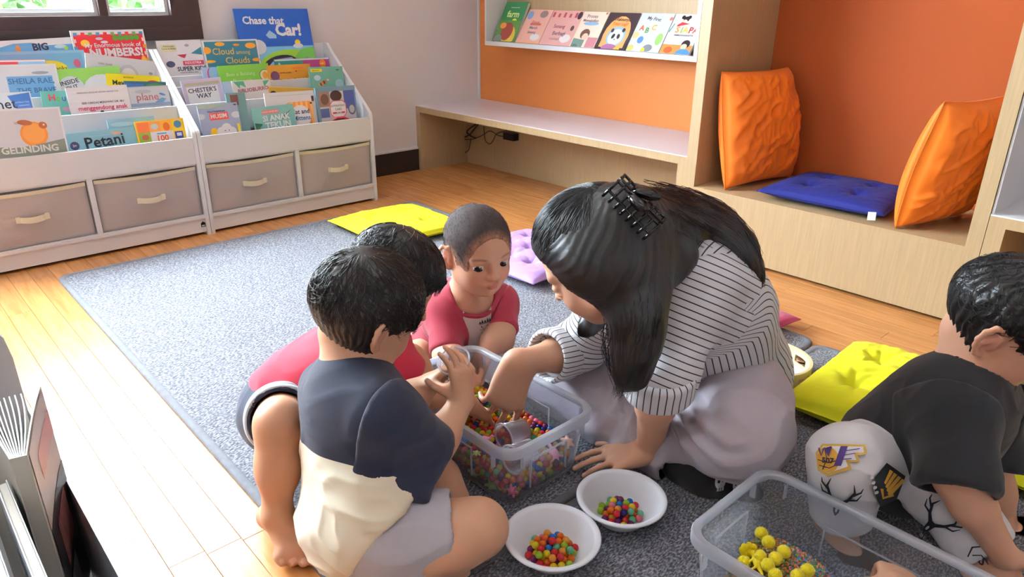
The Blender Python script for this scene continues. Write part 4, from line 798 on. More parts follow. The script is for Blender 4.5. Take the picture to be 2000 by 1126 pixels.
def fill_tub():
    x0, x1, y0, y1 = T1; g = random.Random(11); s = BR*2.06; stuff = {}; top = {}
    pts = []
    for L in range(6):
        z = RZ+.0058+BR+L*s*.817; tin = .012+.0028+.018-.0105*min(1, z/.10)
        ox, oy = (s*.5*(L % 2), s*.29*(L % 2))
        nx, ny = int((x1-x0)/s)+2, int((y1-y0)/(s*.866))+2
        for i in range(nx):
            for j in range(ny):
                x, y = x0+ox+i*s+(s*.5 if j % 2 else 0), y0+oy+j*s*.866
                ex, ey = min(x-x0, x1-x), min(y-y0, y1-y)
                if ex < tin+BR or ey < tin+BR or (ex < tin+.03 and ey < tin+.03 and math.hypot(tin+.032-ex, tin+.032-ey) > .032-BR): continue
                lim = .070+.022*math.sin(9*x+2)*math.sin(13*y)+.016*((y0+y1)/2-y)/.12+.02*max(0, (x-(x0+x1)/2)/.2)
                if z-RZ > lim: continue
                if any((x-c[0])**2+(y-c[1])**2+(z-c[2])**2 < (r+BR)**2 for c, r in TUB_CLEAR): continue
                pts.append((x, y, z, L))
    occ = {(round(x/s*2), round(y/s*2), L) for x, y, z, L in pts}
    zt = {}
    for x, y, z, L in pts:
        k = (round(x/.012), round(y/.012)); zt[k] = max(zt.get(k, 0), z)
    vis = [p for p in pts if p[2] >= zt[(round(p[0]/.012), round(p[1]/.012))]-1e-4 or p[0] > x1-.047 or p[1] < y0+.047]
    vis.sort(key=lambda p: -(p[0]*.7-p[1]*.6+p[2]*.9)); keep = set(vis[:300-nb1-nb2+0])
    for p in pts:
        c = g.choice(BAG)
        if p in keep: bead(p[:3], c, 'in the clear tub between the children', 'beads in the tub,')
        else: stuff.setdefault(c, []).append(p[:3])
    ico = bmesh.new(); bmesh.ops.create_icosphere(ico, subdivisions=2, radius=BR); V = np.array([v.co[:] for v in ico.verts]); Fc = [[v.index for v in f.verts] for f in ico.faces]; ico.free()
    vs, fs, mi = [], [], []
    order = list(stuff)
    for c in order:
        for p in stuff[c]:
            b = len(vs)*len(V); vs.append(V+np.array(p)); fs += [tuple(q+b for q in f) for f in Fc]; mi += [order.index(c)]*len(Fc)
    me = bpy.data.meshes.new('water_beads'); me.from_pydata(np.concatenate(vs).tolist(), [], fs)
    for c in order: me.materials.append(bead_me[c].materials[0])
    me.polygons.foreach_set('material_index', mi); me.polygons.foreach_set('use_smooth', [True]*len(fs))
    o = bpy.data.objects.new('water_beads', me); C.objects.link(o)
    setprops(o, 'mass of mixed coloured water beads filling the tub between the children', 'water beads', None, 'stuff')
# ------------------------------------------------------------------ signed-distance modelling for bodies, clothes and toys
def V3(*a): return np.array(a, float)
def unit(v): v = np.asarray(v, float); return v/np.linalg.norm(v)
def d3(x, y, dep): return CAM+ray(x, y)*dep
class RC:      # tapered capsule
    def __init__(s, a, b, r1, r2=None, k=.02): s.a, s.b, s.r1, s.r2, s.k = np.asarray(a, float), np.asarray(b, float), r1, (r1 if r2 is None else r2), k
    def d(s, P):
        ba = s.b-s.a; l2 = ba@ba
        if l2 < 1e-10: return np.linalg.norm(P-s.a, axis=1)-max(s.r1, s.r2)
        rr = s.r1-s.r2; a2 = l2-rr*rr
        if a2 <= 0: return np.linalg.norm(P-(s.a if rr > 0 else s.b), axis=1)-max(s.r1, s.r2)
        il2 = 1/l2; pa = P-s.a; y = pa@ba; z = y-l2
        q = pa*l2-np.outer(y, ba); x2 = np.einsum('ij,ij->i', q, q); y2 = y*y*l2; z2 = z*z*l2; k = np.sign(rr)*rr*rr*x2
        return np.where(np.sign(z)*a2*z2 > k, np.sqrt(x2+z2)*il2-s.r2, np.where(np.sign(y)*a2*y2 < k, np.sqrt(x2+y2)*il2-s.r1, (np.sqrt(np.maximum(x2*a2*il2, 0))+y*rr)*il2-s.r1))
    def box(s): r = max(s.r1, s.r2); return np.minimum(s.a, s.b)-r, np.maximum(s.a, s.b)+r
    def grow(s, t): return RC(s.a, s.b, s.r1+t, s.r2+t, s.k)
class EL:      # ellipsoid, R columns = its axes
    def __init__(s, c, r, R=None, k=.02): s.c, s.r, s.R, s.k = np.asarray(c, float), np.asarray(r, float), (np.eye(3) if R is None else R), k
    def d(s, P):
        q = (P-s.c)@s.R; k0 = np.linalg.norm(q/s.r, axis=1); k1 = np.linalg.norm(q/(s.r*s.r), axis=1)
        return np.where(k1 > 1e-9, k0*(k0-1)/np.maximum(k1, 1e-9), -s.r.min())
    def box(s): r = s.r.max(); return s.c-r, s.c+r
    def grow(s, t): return EL(s.c, s.r+t, s.R, s.k)
def smin(a, b, k):
    if k <= 0: return np.minimum(a, b)
    h = np.maximum(k-np.abs(a-b), 0)/k; return np.minimum(a, b)-h*h*k*.25
def far(q, c, m):
    if not hasattr(q, '_b'): q._b = q.box()
    return np.linalg.norm(np.maximum(np.maximum(q._b[0]-c, c-q._b[1]), 0)) > m+q.k
class G:       # a group of shapes: smooth union, smooth subtractions, cut planes (open, hollow ends)
    def __init__(s, prims, subs=(), cuts=(), th=.010, k=.006, inter=()): s.p, s.subs, s.cuts, s.th, s.k, s.inter = list(prims), list(subs), list(cuts), th, k, list(inter)
    def d(s, P):
        v = None
        for q in s.p:
            e = q.d(P); v = e if v is None else smin(v, e, q.k)
        for q in s.subs: v = -smin(-v, q.d(P), q.k)
        for q in s.inter: v = np.maximum(v, q.d(P))
        if s.cuts:
            raw = v
            for p0, n, depth in s.cuts:
                h = (P-p0)@n; v = -smin(-v, -h, .009)
            for p0, n, depth in s.cuts:
                if depth > 0:
                    h = (P-p0)@n; v = np.maximum(v, -np.maximum(raw+s.th, -h-depth))
        return v
    def box(s):
        b = [q.box() for q in s.p]; return np.min([x[0] for x in b], 0), np.max([x[1] for x in b], 0)
    def cull(s, c, m):
        p = [(GP(q.g.cull(c, m), q.k, q.t) if isinstance(q, GP) else q) for q in s.p if not far(q, c, m)]
        p = [q for q in p if not (isinstance(q, GP) and q.g is None)]
        return G(p, [q for q in s.subs if not far(q, c, m)], s.cuts, s.th, s.k, s.inter) if p else None
def cullg(gs, c, m): return [g for g in (g.cull(c, m) for g in gs) if g is not None]
def chunked(gs, P, fn, cell=.05, m=.05):
    """apply fn(culled groups, points) cell by cell"""
    K = np.floor(P/cell).astype(np.int64); key = (K[:, 0]*4096+K[:, 1])*4096+K[:, 2]; od = np.argsort(key, kind='stable'); cut = np.flatnonzero(np.diff(key[od]))+1
    out = None
    for ix in np.split(od, cut):
        q = P[ix]; lo, hi = q.min(0), q.max(0); c = (lo+hi)/2; sub = cullg(gs, c, np.linalg.norm(hi-lo)/2+m) or gs
        r = fn(sub, q)
        if out is None: out = np.empty((len(P),)+r.shape[1:])
        out[ix] = r
    return out
def evalg(gs, P):
    v = None
    for g in gs:
        e = g.d(P); v = e if v is None else smin(v, e, g.k)
    return v
def surface(gs, h, B=12):
    """surface nets over the groups, only in the blocks the surface passes through"""
    bs = [g.box() for g in gs]; lo = np.min([b[0] for b in bs], 0)-3*h; hi = np.max([b[1] for b in bs], 0)+3*h
    n = np.ceil((hi-lo)/(h*B)).astype(int); W_ = B*h
    I = np.stack(np.meshgrid(*[np.arange(k) for k in n], indexing='ij'), -1).reshape(-1, 3)
    Cn = lo+(I+.5)*W_; rad = W_*.87; dg = np.stack([g.d(Cn) for g in gs]); dm = dg.min(0)
    I, Cn, dg, dm = [x[..., np.abs(dm) < rad*1.35+.012] if x.ndim == 1 or x.shape[0] == len(gs) and x is dg else x[np.abs(dm) < rad*1.35+.012] for x in (I, Cn, dg, dm)]
    loc = np.stack(np.meshgrid(*[np.arange(B+1)]*3, indexing='ij'), -1).reshape(-1, 3)
    keys, pos, quads = [], [], []
    S = 1 << 20
    def key(c): return (c[:, 0].astype(np.int64)*S+c[:, 1])*S+c[:, 2]
    for bi in range(len(I)):
        act = cullg([g for gi, g in enumerate(gs) if dg[gi, bi] < dm[bi]+2*rad+.03], Cn[bi], 2.2*rad)
        if not act: continue
        base = I[bi]*B; v = evalg(act, lo+(base+loc)*h).reshape(B+1, B+1, B+1)
        ins = v < 0
        if ins.all() or not ins.any(): continue
        acc = np.zeros((B, B, B, 3)); cnt = np.zeros((B, B, B))
        for axn in range(3):
            s0 = [slice(None)]*3; s1 = [slice(None)]*3; s0[axn] = slice(0, B); s1[axn] = slice(1, B+1)
            a, b = v[tuple(s0)], v[tuple(s1)]; cr = (a < 0) != (b < 0); t = np.where(cr, a/np.where(cr, a-b, 1), 0)
            o = [x for x in range(3) if x != axn]
            for e0 in (0, 1):
                for e1 in (0, 1):
                    sl = [slice(0, B)]*3; sl[o[0]] = slice(e0, e0+B); sl[o[1]] = slice(e1, e1+B); sl = tuple(sl)
                    c_, t_ = cr[sl], t[sl]; cnt += c_
                    acc[..., axn] += np.where(c_, t_, 0); acc[..., o[0]] += c_*e0; acc[..., o[1]] += c_*e1
            # quads for edges that start inside this block (exclusive upper faces belong to the neighbour)
            sl = [slice(0, B)]*3; sl = tuple(sl); c_ = cr[sl]; idx = np.argwhere(c_)
            if len(idx):
                g0 = idx+base; u = np.zeros(3, int); u[o[0]] = 1; w = np.zeros(3, int); w[o[1]] = 1
                q = np.stack([key(g0+S//4), key(g0-u+S//4), key(g0-u-w+S//4), key(g0-w+S//4)], 1)
                flip = (a[sl][c_] < 0) ^ (axn == 1); q[~flip] = q[~flip][:, ::-1]; quads.append(q)
        m = cnt > 0; cells = np.argwhere(m); keys.append(key(cells+base+S//4)); pos.append(lo+(cells+base+acc[m]/cnt[m][:, None])*h)
    keys = np.concatenate(keys); pos = np.concatenate(pos); quads = np.concatenate(quads)
    od = np.argsort(keys); keys, pos = keys[od], pos[od]
    f = np.searchsorted(keys, quads); f = np.minimum(f, len(keys)-1); ok = (keys[f] == quads).all(1)
    return pos, f[ok]
def grad(gs, P, e=.0012):
    K = np.array([[1, -1, -1], [-1, -1, 1], [-1, 1, -1], [1, 1, 1.]]); n = len(P)
    v = evalg(gs, (P[None]+K[:, None]*e).reshape(-1, 3)).reshape(4, n); g = v.T@K
    return g/np.maximum(np.linalg.norm(g, axis=1), 1e-9)[:, None]
def sdf_obj(name, gs, h, mats, parent=None, disp=None, color=None, mat_idx=None, attr=None, relax=1, smooth=4, mi_face=None):
    if not isinstance(gs, list): gs = [gs]
    P, F = surface(gs, h)
    if relax:
        R4 = chunked(gs, P, lambda g_, q: np.concatenate([grad(g_, q), evalg(g_, q)[:, None]], 1)); N = R4[:, :3]; P = P-N*np.clip(R4[:, 3], -h, h)[:, None]*.9
    else: N = None
    if h > .0034 and smooth:      # relax the cloth a little before the creases go on
        E = np.concatenate([F[:, [0, 1]], F[:, [1, 2]], F[:, [2, 3]], F[:, [3, 0]]]); n_ = len(P); deg = np.bincount(E.ravel(), minlength=n_).astype(float)[:, None]
        for _ in range(smooth):
            A = np.stack([np.bincount(E[:, 0], P[E[:, 1], k], n_)+np.bincount(E[:, 1], P[E[:, 0], k], n_) for k in range(3)], 1); P = .4*P+.6*A/np.maximum(deg, 1)
    if disp is not None:
        if N is None: N = chunked(gs, P, grad)
        P = P+N*disp(P, N)[:, None]
    P[:, 2] = np.maximum(P[:, 2], RZ+.0012)      # flesh and cloth flatten on the rug
    me = bpy.data.meshes.new(name); base = wm(parent) if parent is not None else Matrix.Identity(4)
    Q = P-np.array(base.translation)
    me.vertices.add(len(Q)); me.vertices.foreach_set('co', Q.astype(np.float32).ravel())
    me.loops.add(len(F)*4); me.loops.foreach_set('vertex_index', F.astype(np.int32).ravel())
    me.polygons.add(len(F)); me.polygons.foreach_set('loop_start', np.arange(0, len(F)*4, 4, dtype=np.int32))
    for m in (mats if isinstance(mats, (list, tuple)) else [mats]): me.materials.append(m)
    me.update(calc_edges=True); me.validate()
    me.polygons.foreach_set('use_smooth', [True]*len(me.polygons))
    if mi_face is not None: me.polygons.foreach_set('material_index', mi_face(P[F].mean(1)).astype(np.int32))
    if color is not None:
        a = me.color_attributes.new('Col', 'FLOAT_COLOR', 'POINT'); c = color(P, N if N is not None else grad(gs, P)); a.data.foreach_set('color', np.concatenate([c, np.ones((len(c), 1))], 1).astype(np.float32).ravel())
    if attr is not None:
        for an, fn in attr.items():
            a = me.attributes.new(an, 'FLOAT', 'POINT'); a.data.foreach_set('value', fn(P).astype(np.float32))
    o = bpy.data.objects.new(name, me); C.objects.link(o)
    if parent is not None: o.parent = parent; WM[o] = base.copy()
    return o
# ------------------------------------------------------------------ body parts
def hand(W, f, n, side, L, curl=((20, 25, 15),)*4, spread=(8, 2, -4, -10), thumb=(35, 30, 15, 10), chub=1.0):
    """W wrist, f finger direction, n direction the palm faces, side=+1 if the thumb lies along f x n, L hand length
    returns shapes plus the nail spots"""
    f = unit(f); n = unit(n-f*np.dot(n, f)); t = np.cross(f, n)*side; S = []; nails = []
    R = .040*L/.17*.17/.17
    r = .052*L*chub
    mc = [(.215, .50), (.075, .53), (-.06, .51), (-.185, .46)]; fl = [.43, .47, .43, .34]; rr = [1, 1.03, .97, .85]
    for i, (a, b) in enumerate(mc):
        S.append(RC(W+t*a*L*.45, W+t*a*L+f*b*L, r*1.05, r*1.0*rr[i], .03*L/.17))
    S.append(RC(W-f*.06*L, W+f*.12*L, r*1.35, r*1.3, .12*L))
    S.append(EL(W+f*.26*L+n*.015*L, (.2*L, .27*L, .075*L*chub), np.stack([t, f, n], 1), .1*L))
    for i, (a, b) in enumerate(mc):
        p = W+t*a*L+f*b*L; ang = math.radians(spread[i]); c = curl[i % len(curl)]
        fd = f*math.cos(ang)+t*math.sin(ang); bend = 0; segs = [.46*fl[i]*L, .3*fl[i]*L, .24*fl[i]*L]; rad = r*rr[i]*.86
        for j in range(3):
            bend += math.radians(c[j]); dd = fd*math.cos(bend)+n*math.sin(bend); q = p+dd*segs[j]
            S.append(RC(p, q, rad*(1-.07*j), rad*(.93-.08*j), .012*L if j else .05*L)); 
            if j == 2: nails.append((q-dd*.1*segs[j]+(-n*math.cos(bend)+fd*math.sin(bend))*rad*.75, rad*.75, -n*math.cos(bend)+fd*math.sin(bend)))
            p = q
    a0, a1, a2, a3 = [math.radians(x) for x in thumb]      # abduction, opposition, mcp and ip bend
    p0 = W+f*.10*L+t*.11*L+n*.02*L
    dd = unit(f*math.cos(a0)+t*math.sin(a0)); dd = unit(dd*math.cos(a1)+n*math.sin(a1))
    p1 = p0+dd*.26*L; S.append(RC(p0, p1, r*1.45, r*1.12, .09*L))
    inward = unit(f-t*.2+n*.35); d2 = unit(dd*math.cos(a2)+inward*math.sin(a2)); p2 = p1+d2*.18*L; S.append(RC(p1, p2, r*1.08, r*.95, .03*L))
    d4 = unit(d2*math.cos(a3)+inward*math.sin(a3)); p3 = p2+d4*.135*L; S.append(RC(p2, p3, r*.97, r*.78, .012*L))
    bk = unit(np.cross(d4, np.cross(t, d4))+.3*(-n)); nails.append((p3-d4*.02*L+bk*r*.6, r*.75, bk))
    return S, nails
def foot(A, f, u, side, L, chub=1.0):
    """A ankle, f toe direction, u up, side=+1 if the big toe lies along f x u"""
    f = unit(f); u = unit(u-f*np.dot(u, f)); t = np.cross(f, u)*side; r = .1*L*chub; S = []; nails = []
    heel = A-f*.20*L-u*.17*L; ball = A+f*.42*L-u*.25*L
    S += [RC(A, heel, .15*L, .135*L, .1*L), RC(heel, ball, .125*L, .10*L, .08*L), RC(A+f*.05*L, ball+t*.06*L, .14*L, .095*L, .12*L), RC(A+f*.1*L-u*.1*L, ball-t*.13*L-f*.05*L, .12*L, .082*L, .1*L), RC(ball+t*.11*L, ball-t*.15*L-f*.07*L, .095*L, .08*L, .06*L)]
    for i in range(5):
        a = .16-.085*i; ln = (.22, .19, .17, .15, .12)[i]*L; rr = (.075, .055, .05, .047, .043)[i]*L*chub
        p = ball+t*a*L+f*(.05-.03*i-.012*i*(i > 2))*L+u*(-.01)*L; dd = unit(f+t*(.06-.03*i)-u*.12); q = p+dd*ln
        S.append(RC(p, q, rr*.95, rr, .035*L)); nails.append((q+dd*rr*.2+u*rr*.8, rr*.8, u))
    return S, nails
class Head:
    def __init__(s, c, f, u, H, adult=False):
        s.c, s.H = np.asarray(c, float), H; s.f = unit(f); s.u = unit(np.asarray(u)-s.f*np.dot(u, s.f)); s.r = np.cross(s.f, s.u); s.R = np.stack([s.r, s.f, s.u], 1); s.adult = adult
    def p(s, x, y, z): return s.c+s.H*(s.r*x+s.f*y+s.u*z)
    def e(s, x, y, z, rx, ry, rz, k=.06, R=None): return EL(s.p(x, y, z), (rx*s.H, ry*s.H, rz*s.H), s.R if R is None else s.R@R, k*s.H)
    def c2(s, a, b, r1, r2, k=.04): return RC(s.p(*a), s.p(*b), r1*s.H, r2*s.H, k*s.H)
    def loc(s, P): return ((P-s.c)@s.R)/s.H
    def skull(s):
        if s.adult: return [s.e(0, -.06, .13, .335, .42, .37), s.e(0, .07, -.12, .27, .30, .36, .12), s.e(0, .17, -.36, .13, .12, .12, .12)]
        return [s.e(0, -.055, .12, .365, .435, .38), s.e(0, .075, -.14, .315, .305, .335, .12), s.e(0, .17, -.36, .13, .12, .11, .12)]
    def shapes(s, detail=True, lids=1.0):
        A = s.adult; S = s.skull(); subs = []
        for m in (-1, 1):
            S += [s.e(m*.16, .20, -.21, .12, .13, .14, .1), s.c2((m*.24, .02, -.28), (m*.08, .2, -.40), .09, .08, .12)]
            S += [s.c2((m*.06, .345, .045), (m*.21, .285, .055), .04, .035, .06)]
        subs += [s.e(m*.155, .40, -.045, .085, .06, .055, .07) for m in (-1, 1)]
        g = [G(S, subs)]
        # lids, nose, lips: added after the eye sockets are cut
        D = []
        for m in (-1, 1):
            D += [s.e(m*.155, .297, .020-.05*(lids-1), .084, .062, .040, .025), s.e(m*.155, .302, -.088, .078, .052, .028, .025)]
        D += [s.c2((0, .36, -.0), (0, .415, -.125), .03, .042, .05), s.e(0, .43 if not A else .445, -.15, .052, .045, .042, .03), s.e(.05, .392, -.16, .034, .04, .03, .02), s.e(-.05, .392, -.16, .034, .04, .03, .02)]
        D += [s.e(0, .352, -.27, .11, .05, .05, .05), s.e(0, .382, -.268, .075, .03, .02, .02), s.e(.035, .386, -.258, .035, .028, .016, .015), s.e(-.035, .386, -.258, .035, .028, .016, .015), s.e(0, .376, -.312, .06, .033, .024, .02), s.e(0, .30, -.41, .075, .06, .06, .06)]
        g[0].p  # keep base
        sub2 = [s.e(0, .425, -.288, .085, .042, .0055, .008), s.e(.026, .425, -.188, .014, .03, .012, .01), s.e(-.026, .425, -.188, .014, .03, .012, .01)]
        return [G([GP(G(S, subs)), *D], sub2, k=.0)]
    def ear(s, m, sc=1.0):
        a = math.radians(24)*m; R = np.array([[math.cos(a), -math.sin(a), 0], [math.sin(a), math.cos(a), 0], [0, 0, 1]]); cx, cy, cz = m*(.385 if not s.adult else .35), -.06, -.05
        def q(y, z, o=0): v = R@np.array([m*o, y, z]); return (cx+v[0]*sc, cy+v[1]*sc, cz+v[2]*sc)
        S = [s.e(cx-m*.015, cy, cz, .028, .075, .125, .02, R)]; pts = [q(.055, .0, .0), q(.06, .075, .01), q(.025, .125, .02), q(-.035, .125, .032), q(-.075, .07, .04), q(-.08, 0, .04), q(-.055, -.06, .03), q(-.01, -.115, .012), q(.035, -.125, 0)]
        for i in range(len(pts)-1): S.append(s.c2(pts[i], pts[i+1], .022 if i < 7 else .027, .022 if i < 6 else .028, .02))
        S.append(s.c2(q(.03, .03, .005), q(-.03, -.03, .02), .016, .016, .02)); S.append(s.c2(q(.05, -.05, .005), q(.05, 0, .012), .018, .016, .02))
        return S
class GP:      # a group used as a shape
    def __init__(s, g, k=.0, t=.0): s.g, s.k, s.t = g, k, t
    def d(s, P): return s.g.d(P)-s.t
    def box(s): return s.g.box()
def two_tone(name, c0, c1):
    """cloth sewn from two colours; the attribute 'panel' is positive on the second"""
    m, nt, b = newmat(name); N = nt.nodes; L = nt.links
    a = N.new('ShaderNodeAttribute'); a.attribute_name = 'panel'; g = N.new('ShaderNodeMath'); g.operation = 'GREATER_THAN'; g.inputs[1].default_value = 0; L.new(a.outputs['Fac'], g.inputs[0])
    mx = N.new('ShaderNodeMixRGB'); mx.inputs[1].default_value = s2l(c0); mx.inputs[2].default_value = s2l(c1); L.new(g.outputs[0], mx.inputs[0]); L.new(mx.outputs[0], b.inputs['Base Color'])
    tc = N.new('ShaderNodeTexCoord'); n2 = N.new('ShaderNodeTexNoise'); n2.inputs['Scale'].default_value = 1100; L.new(tc.outputs['Object'], n2.inputs['Vector'])
    bp = N.new('ShaderNodeBump'); bp.inputs['Strength'].default_value = .25; bp.inputs['Distance'].default_value = .001; L.new(n2.outputs[0], bp.inputs['Height']); L.new(bp.outputs[0], b.inputs['Normal'])
    b.inputs['Roughness'].default_value = .85; b.inputs['Sheen Weight'].default_value = .15
    return m
def skin_mat(name, rgb, rough=.48):
    m, nt, b = newmat(name); N = nt.nodes; L = nt.links
    a = N.new('ShaderNodeVertexColor'); a.layer_name = 'Col'
    tc = N.new('ShaderNodeTexCoord'); n = N.new('ShaderNodeTexNoise'); n.inputs['Scale'].default_value = 25; n.inputs['Detail'].default_value = 4; L.new(tc.outputs['Object'], n.inputs['Vector'])
    mr = N.new('ShaderNodeMapRange'); mr.inputs['To Min'].default_value = .93; mr.inputs['To Max'].default_value = 1.06; L.new(n.outputs[0], mr.inputs['Value'])
    mx = N.new('ShaderNodeVectorMath'); mx.operation = 'SCALE'; L.new(a.outputs[0], mx.inputs[0]); L.new(mr.outputs[0], mx.inputs['Scale']); L.new(mx.outputs[0], b.inputs['Base Color'])
    b.inputs['Roughness'].default_value = rough; b.inputs['Specular IOR Level'].default_value = .4
    b.inputs['Subsurface Weight'].default_value = .18; b.inputs['Subsurface Radius'].default_value = (1, .55, .35); b.inputs['Subsurface Scale'].default_value = .006
    n2 = N.new('ShaderNodeTexNoise'); n2.inputs['Scale'].default_value = 450; L.new(tc.outputs['Object'], n2.inputs['Vector'])
    bp = N.new('ShaderNodeBump'); bp.inputs['Strength'].default_value = .06; bp.inputs['Distance'].default_value = .001; L.new(n2.outputs[0], bp.inputs['Height']); L.new(bp.outputs[0], b.inputs['Normal'])
    return m
def hair_mat(name, rgb, rough=.38, scale=(900, 900, 18)):
    m, nt, b = newmat(name); b.inputs['Base Color'].default_value = s2l(rgb); b.inputs['Roughness'].default_value = rough; b.inputs['Specular IOR Level'].default_value = .55
    return m
SKIN = s2l((206, 160, 130))[:3]; SKIN2 = s2l((198, 148, 116))[:3]
def lin(c): return np.array(s2l(c)[:3])
def skin_color(base, head=None, spots=(), nails=(), extra=None, lips=(176, 96, 92)):
    base = np.array(base)
    def fn(P, N):
        c = np.tile(base, (len(P), 1))
        def blend(w, col): c[:] = c*(1-w[:, None])+col*w[:, None]
        if head is not None:
            q = head.loc(P); near = (np.abs(q) < .75).all(1)
            for m in (-1, 1):
                g = np.exp(-(((q[:, 0]-m*.19)/.12)**2+((q[:, 2]+.19)/.09)**2))*(q[:, 1] > .1)*near; blend(g*.28, lin((206, 122, 100)))
                g = np.exp(-(((q[:, 0]-m*.40)/.06)**2+((q[:, 1]+.06)/.12)**2+((q[:, 2]+.05)/.16)**2))*near; blend(g*.35, lin((206, 120, 100)))
            g = np.clip(1.6*np.exp(-((q[:, 0]/.085)**4+((q[:, 2]+.287)/.042)**4))-.3, 0, 1)*(q[:, 1] > .34)*near; blend(g*.75, lin(lips))
            for m in (-1, 1):   # brows and lash line
                bz = .075+.02*np.cos((np.abs(q[:, 0])-.16)*12)-.02; g = np.clip(1.5*np.exp(-(((q[:, 2]-bz)/.014)**2+((q[:, 0]-m*.165)/.085)**4))-.2, 0, 1)*(q[:, 1] > .2)*near; blend(g*.6, lin((60, 42, 36)))
        for p, r, col, w in spots: blend(np.exp(-(np.linalg.norm(P-p, axis=1)/r)**2)*w, lin(col))
        for p, r, n in nails:
            g = ((np.linalg.norm(P-p, axis=1) < r) & (N@n > .45)).astype(float); blend(g*.55, lin((236, 190, 176)))
        if extra is not None: extra(P, N, blend)
        return c
    return fn
eye_white = pm('eye_white', (232, 228, 224), .15); eye_dark = pm('eye_iris', (34, 22, 18), .08)
def eyes(h, parent, gaze=(0, 1, -.25)):
    for m in (-1, 1):
        c = h.p(m*.155, .292, -.045); r = .070*h.H; bm = bmesh.new(); bmesh.ops.create_uvsphere(bm, u_segments=24, v_segments=16, radius=r)
        g = unit(h.R@unit(np.array(gaze)))
        for f_ in bm.faces: f_.material_index = 1 if unit(np.array(f_.calc_center_median()))@g > .70 else 0
        bm.transform(Matrix.Translation(c)); mk('eye', bm, [eye_white, eye_dark], parent, smooth=True)
def strands(name, parent, mat, roots, n, step_fn, length, r=.0006, seg=10, seed=1, sides=3):
    """loose hair: thin tapered tubes that follow step_fn; roots(rng) -> point, length(rng) -> m"""
    g = np.random.default_rng(seed); vs, fs = [], []; base = np.array(wm(parent).translation)
    P = np.array([roots(g) for _ in range(n)]); Ls = np.array([length(g) for _ in range(n)]); path = [P]
    st = {}
    for k in range(seg): P = step_fn(P, k/seg, (Ls/seg)[:, None], st); path.append(P)
    path = np.stack(path, 1)                                             # n, seg+1, 3
    sl = np.linalg.norm(np.diff(path, axis=1), axis=2); ok = sl.max(1) < 3.5*np.median(sl)+.004; path = path[ok]; n = len(path)
    T = np.gradient(path, axis=1); T /= np.maximum(np.linalg.norm(T, axis=2), 1e-9)[..., None]
    ref = np.tile(np.array([.31, .52, .79]), (n, seg+1, 1)); A = np.cross(T, ref); A /= np.maximum(np.linalg.norm(A, axis=2), 1e-9)[..., None]; Bn = np.cross(T, A)
    rad = r*(1-np.linspace(0, 1, seg+1)**3*.8)[None, :, None]
    rings = np.stack([path+rad*(A*math.cos(2*PI*k/sides)+Bn*math.sin(2*PI*k/sides)) for k in range(sides)], 2)   # n,seg+1,sides,3
    V = rings.reshape(-1, 3)-base; idx = np.arange(len(V)).reshape(n, seg+1, sides); Q = []
    for k in range(sides):
        k2 = (k+1) % sides; Q.append(np.stack([idx[:, :-1, k], idx[:, :-1, k2], idx[:, 1:, k2], idx[:, 1:, k]], -1).reshape(-1, 4))
    F = np.concatenate(Q); me = bpy.data.meshes.new(name)
    me.vertices.add(len(V)); me.vertices.foreach_set('co', V.astype(np.float32).ravel()); me.loops.add(len(F)*4); me.loops.foreach_set('vertex_index', F.astype(np.int32).ravel())
    me.polygons.add(len(F)); me.polygons.foreach_set('loop_start', np.arange(0, len(F)*4, 4, dtype=np.int32)); me.materials.append(mat); me.update(calc_edges=True)
    me.polygons.foreach_set('use_smooth', [True]*len(F))
    o = bpy.data.objects.new(name, me); C.objects.link(o); o.parent = parent; WM[o] = wm(parent).copy(); o['kind'] = 'stuff'
    return o
def follow(gs, down, off=.001, jitter=.25, seed=3, pull=None):
    """a hair step: slide over the surface of gs along `down`, kept `off` above it"""
    g = np.random.default_rng(seed)
    def fn(P, t, L, st):
        if 'j' not in st: st['j'] = g.normal(size=P.shape)*jitter; st['o'] = off*(.3+1.4*g.random(len(P)))
        dn = (down(P) if callable(down) else np.tile(down, (len(P), 1)))+st['j']*(1+.6*t); N = grad(gs, P); s = dn-N*np.einsum('ij,ij->i', dn, N)[:, None]
        s /= np.maximum(np.linalg.norm(s, axis=1), 1e-6)[:, None]; P = P+s*L
        return P-N*(evalg(gs, P)-st['o'])[:, None]
    return fn
def hit(gs, x, y, d0, d1=None):
    """first point of the surface on the ray through a photo pixel"""
    d = ray(x, y); t = d0; ln = np.linalg.norm(d)
    for _ in range(80):
        p = CAM+d*t; e = evalg(gs, p[None])[0]
        if e < .0004: return p
        t += e/ln*.9
        if t > (d1 or d0+1): return CAM+d*(d1 or d0)
    return CAM+d*t
def sleeve(name, shirt_g, a, v, lat, L, r0, r1, h, mat, parent, disp, arm_in=.02, endn=None, more=(), attr=None, th=.013, inset=.0, R=.10, endp=None, k=.04):
    """sleeve that grows smoothly out of the shirt body: a shoulder, v arm direction, lat outward direction of the shoulder line"""
    n = unit(v*.55+lat*.85); end = a+v*L if endp is None else endp
    g = G([GP(G(shirt_g.p, shirt_g.subs), .0, .0012), RC(a, a+v*(L+.035), r0, r1, k), *more], [], [(end, v if endn is None else endn, .05), (a-lat*arm_in+v*inset, -n, 0)], th, .006, [RC(a-v*.06, a+v*(L+.1), R, R)])
    sdf_obj(name, [g], h, mat, parent, disp=disp, attr=attr); return g
def folds(seed, amp, scale=(14, 14, 6), sharp=2.0, amp2=None):
    """cloth creases: ridged value noise"""
    def fn(P, N):
        q = P*np.array(scale); q = q+vnoise(P*9, seed+7)[:, None]*1.3
        r = 1-np.abs(2*vnoise(q, seed)-1); r2 = 1-np.abs(2*vnoise(q*2.1+3, seed+1)-1)
        return amp*(r**sharp-.35)+amp*.4*(r2**sharp-.35)
    return fn
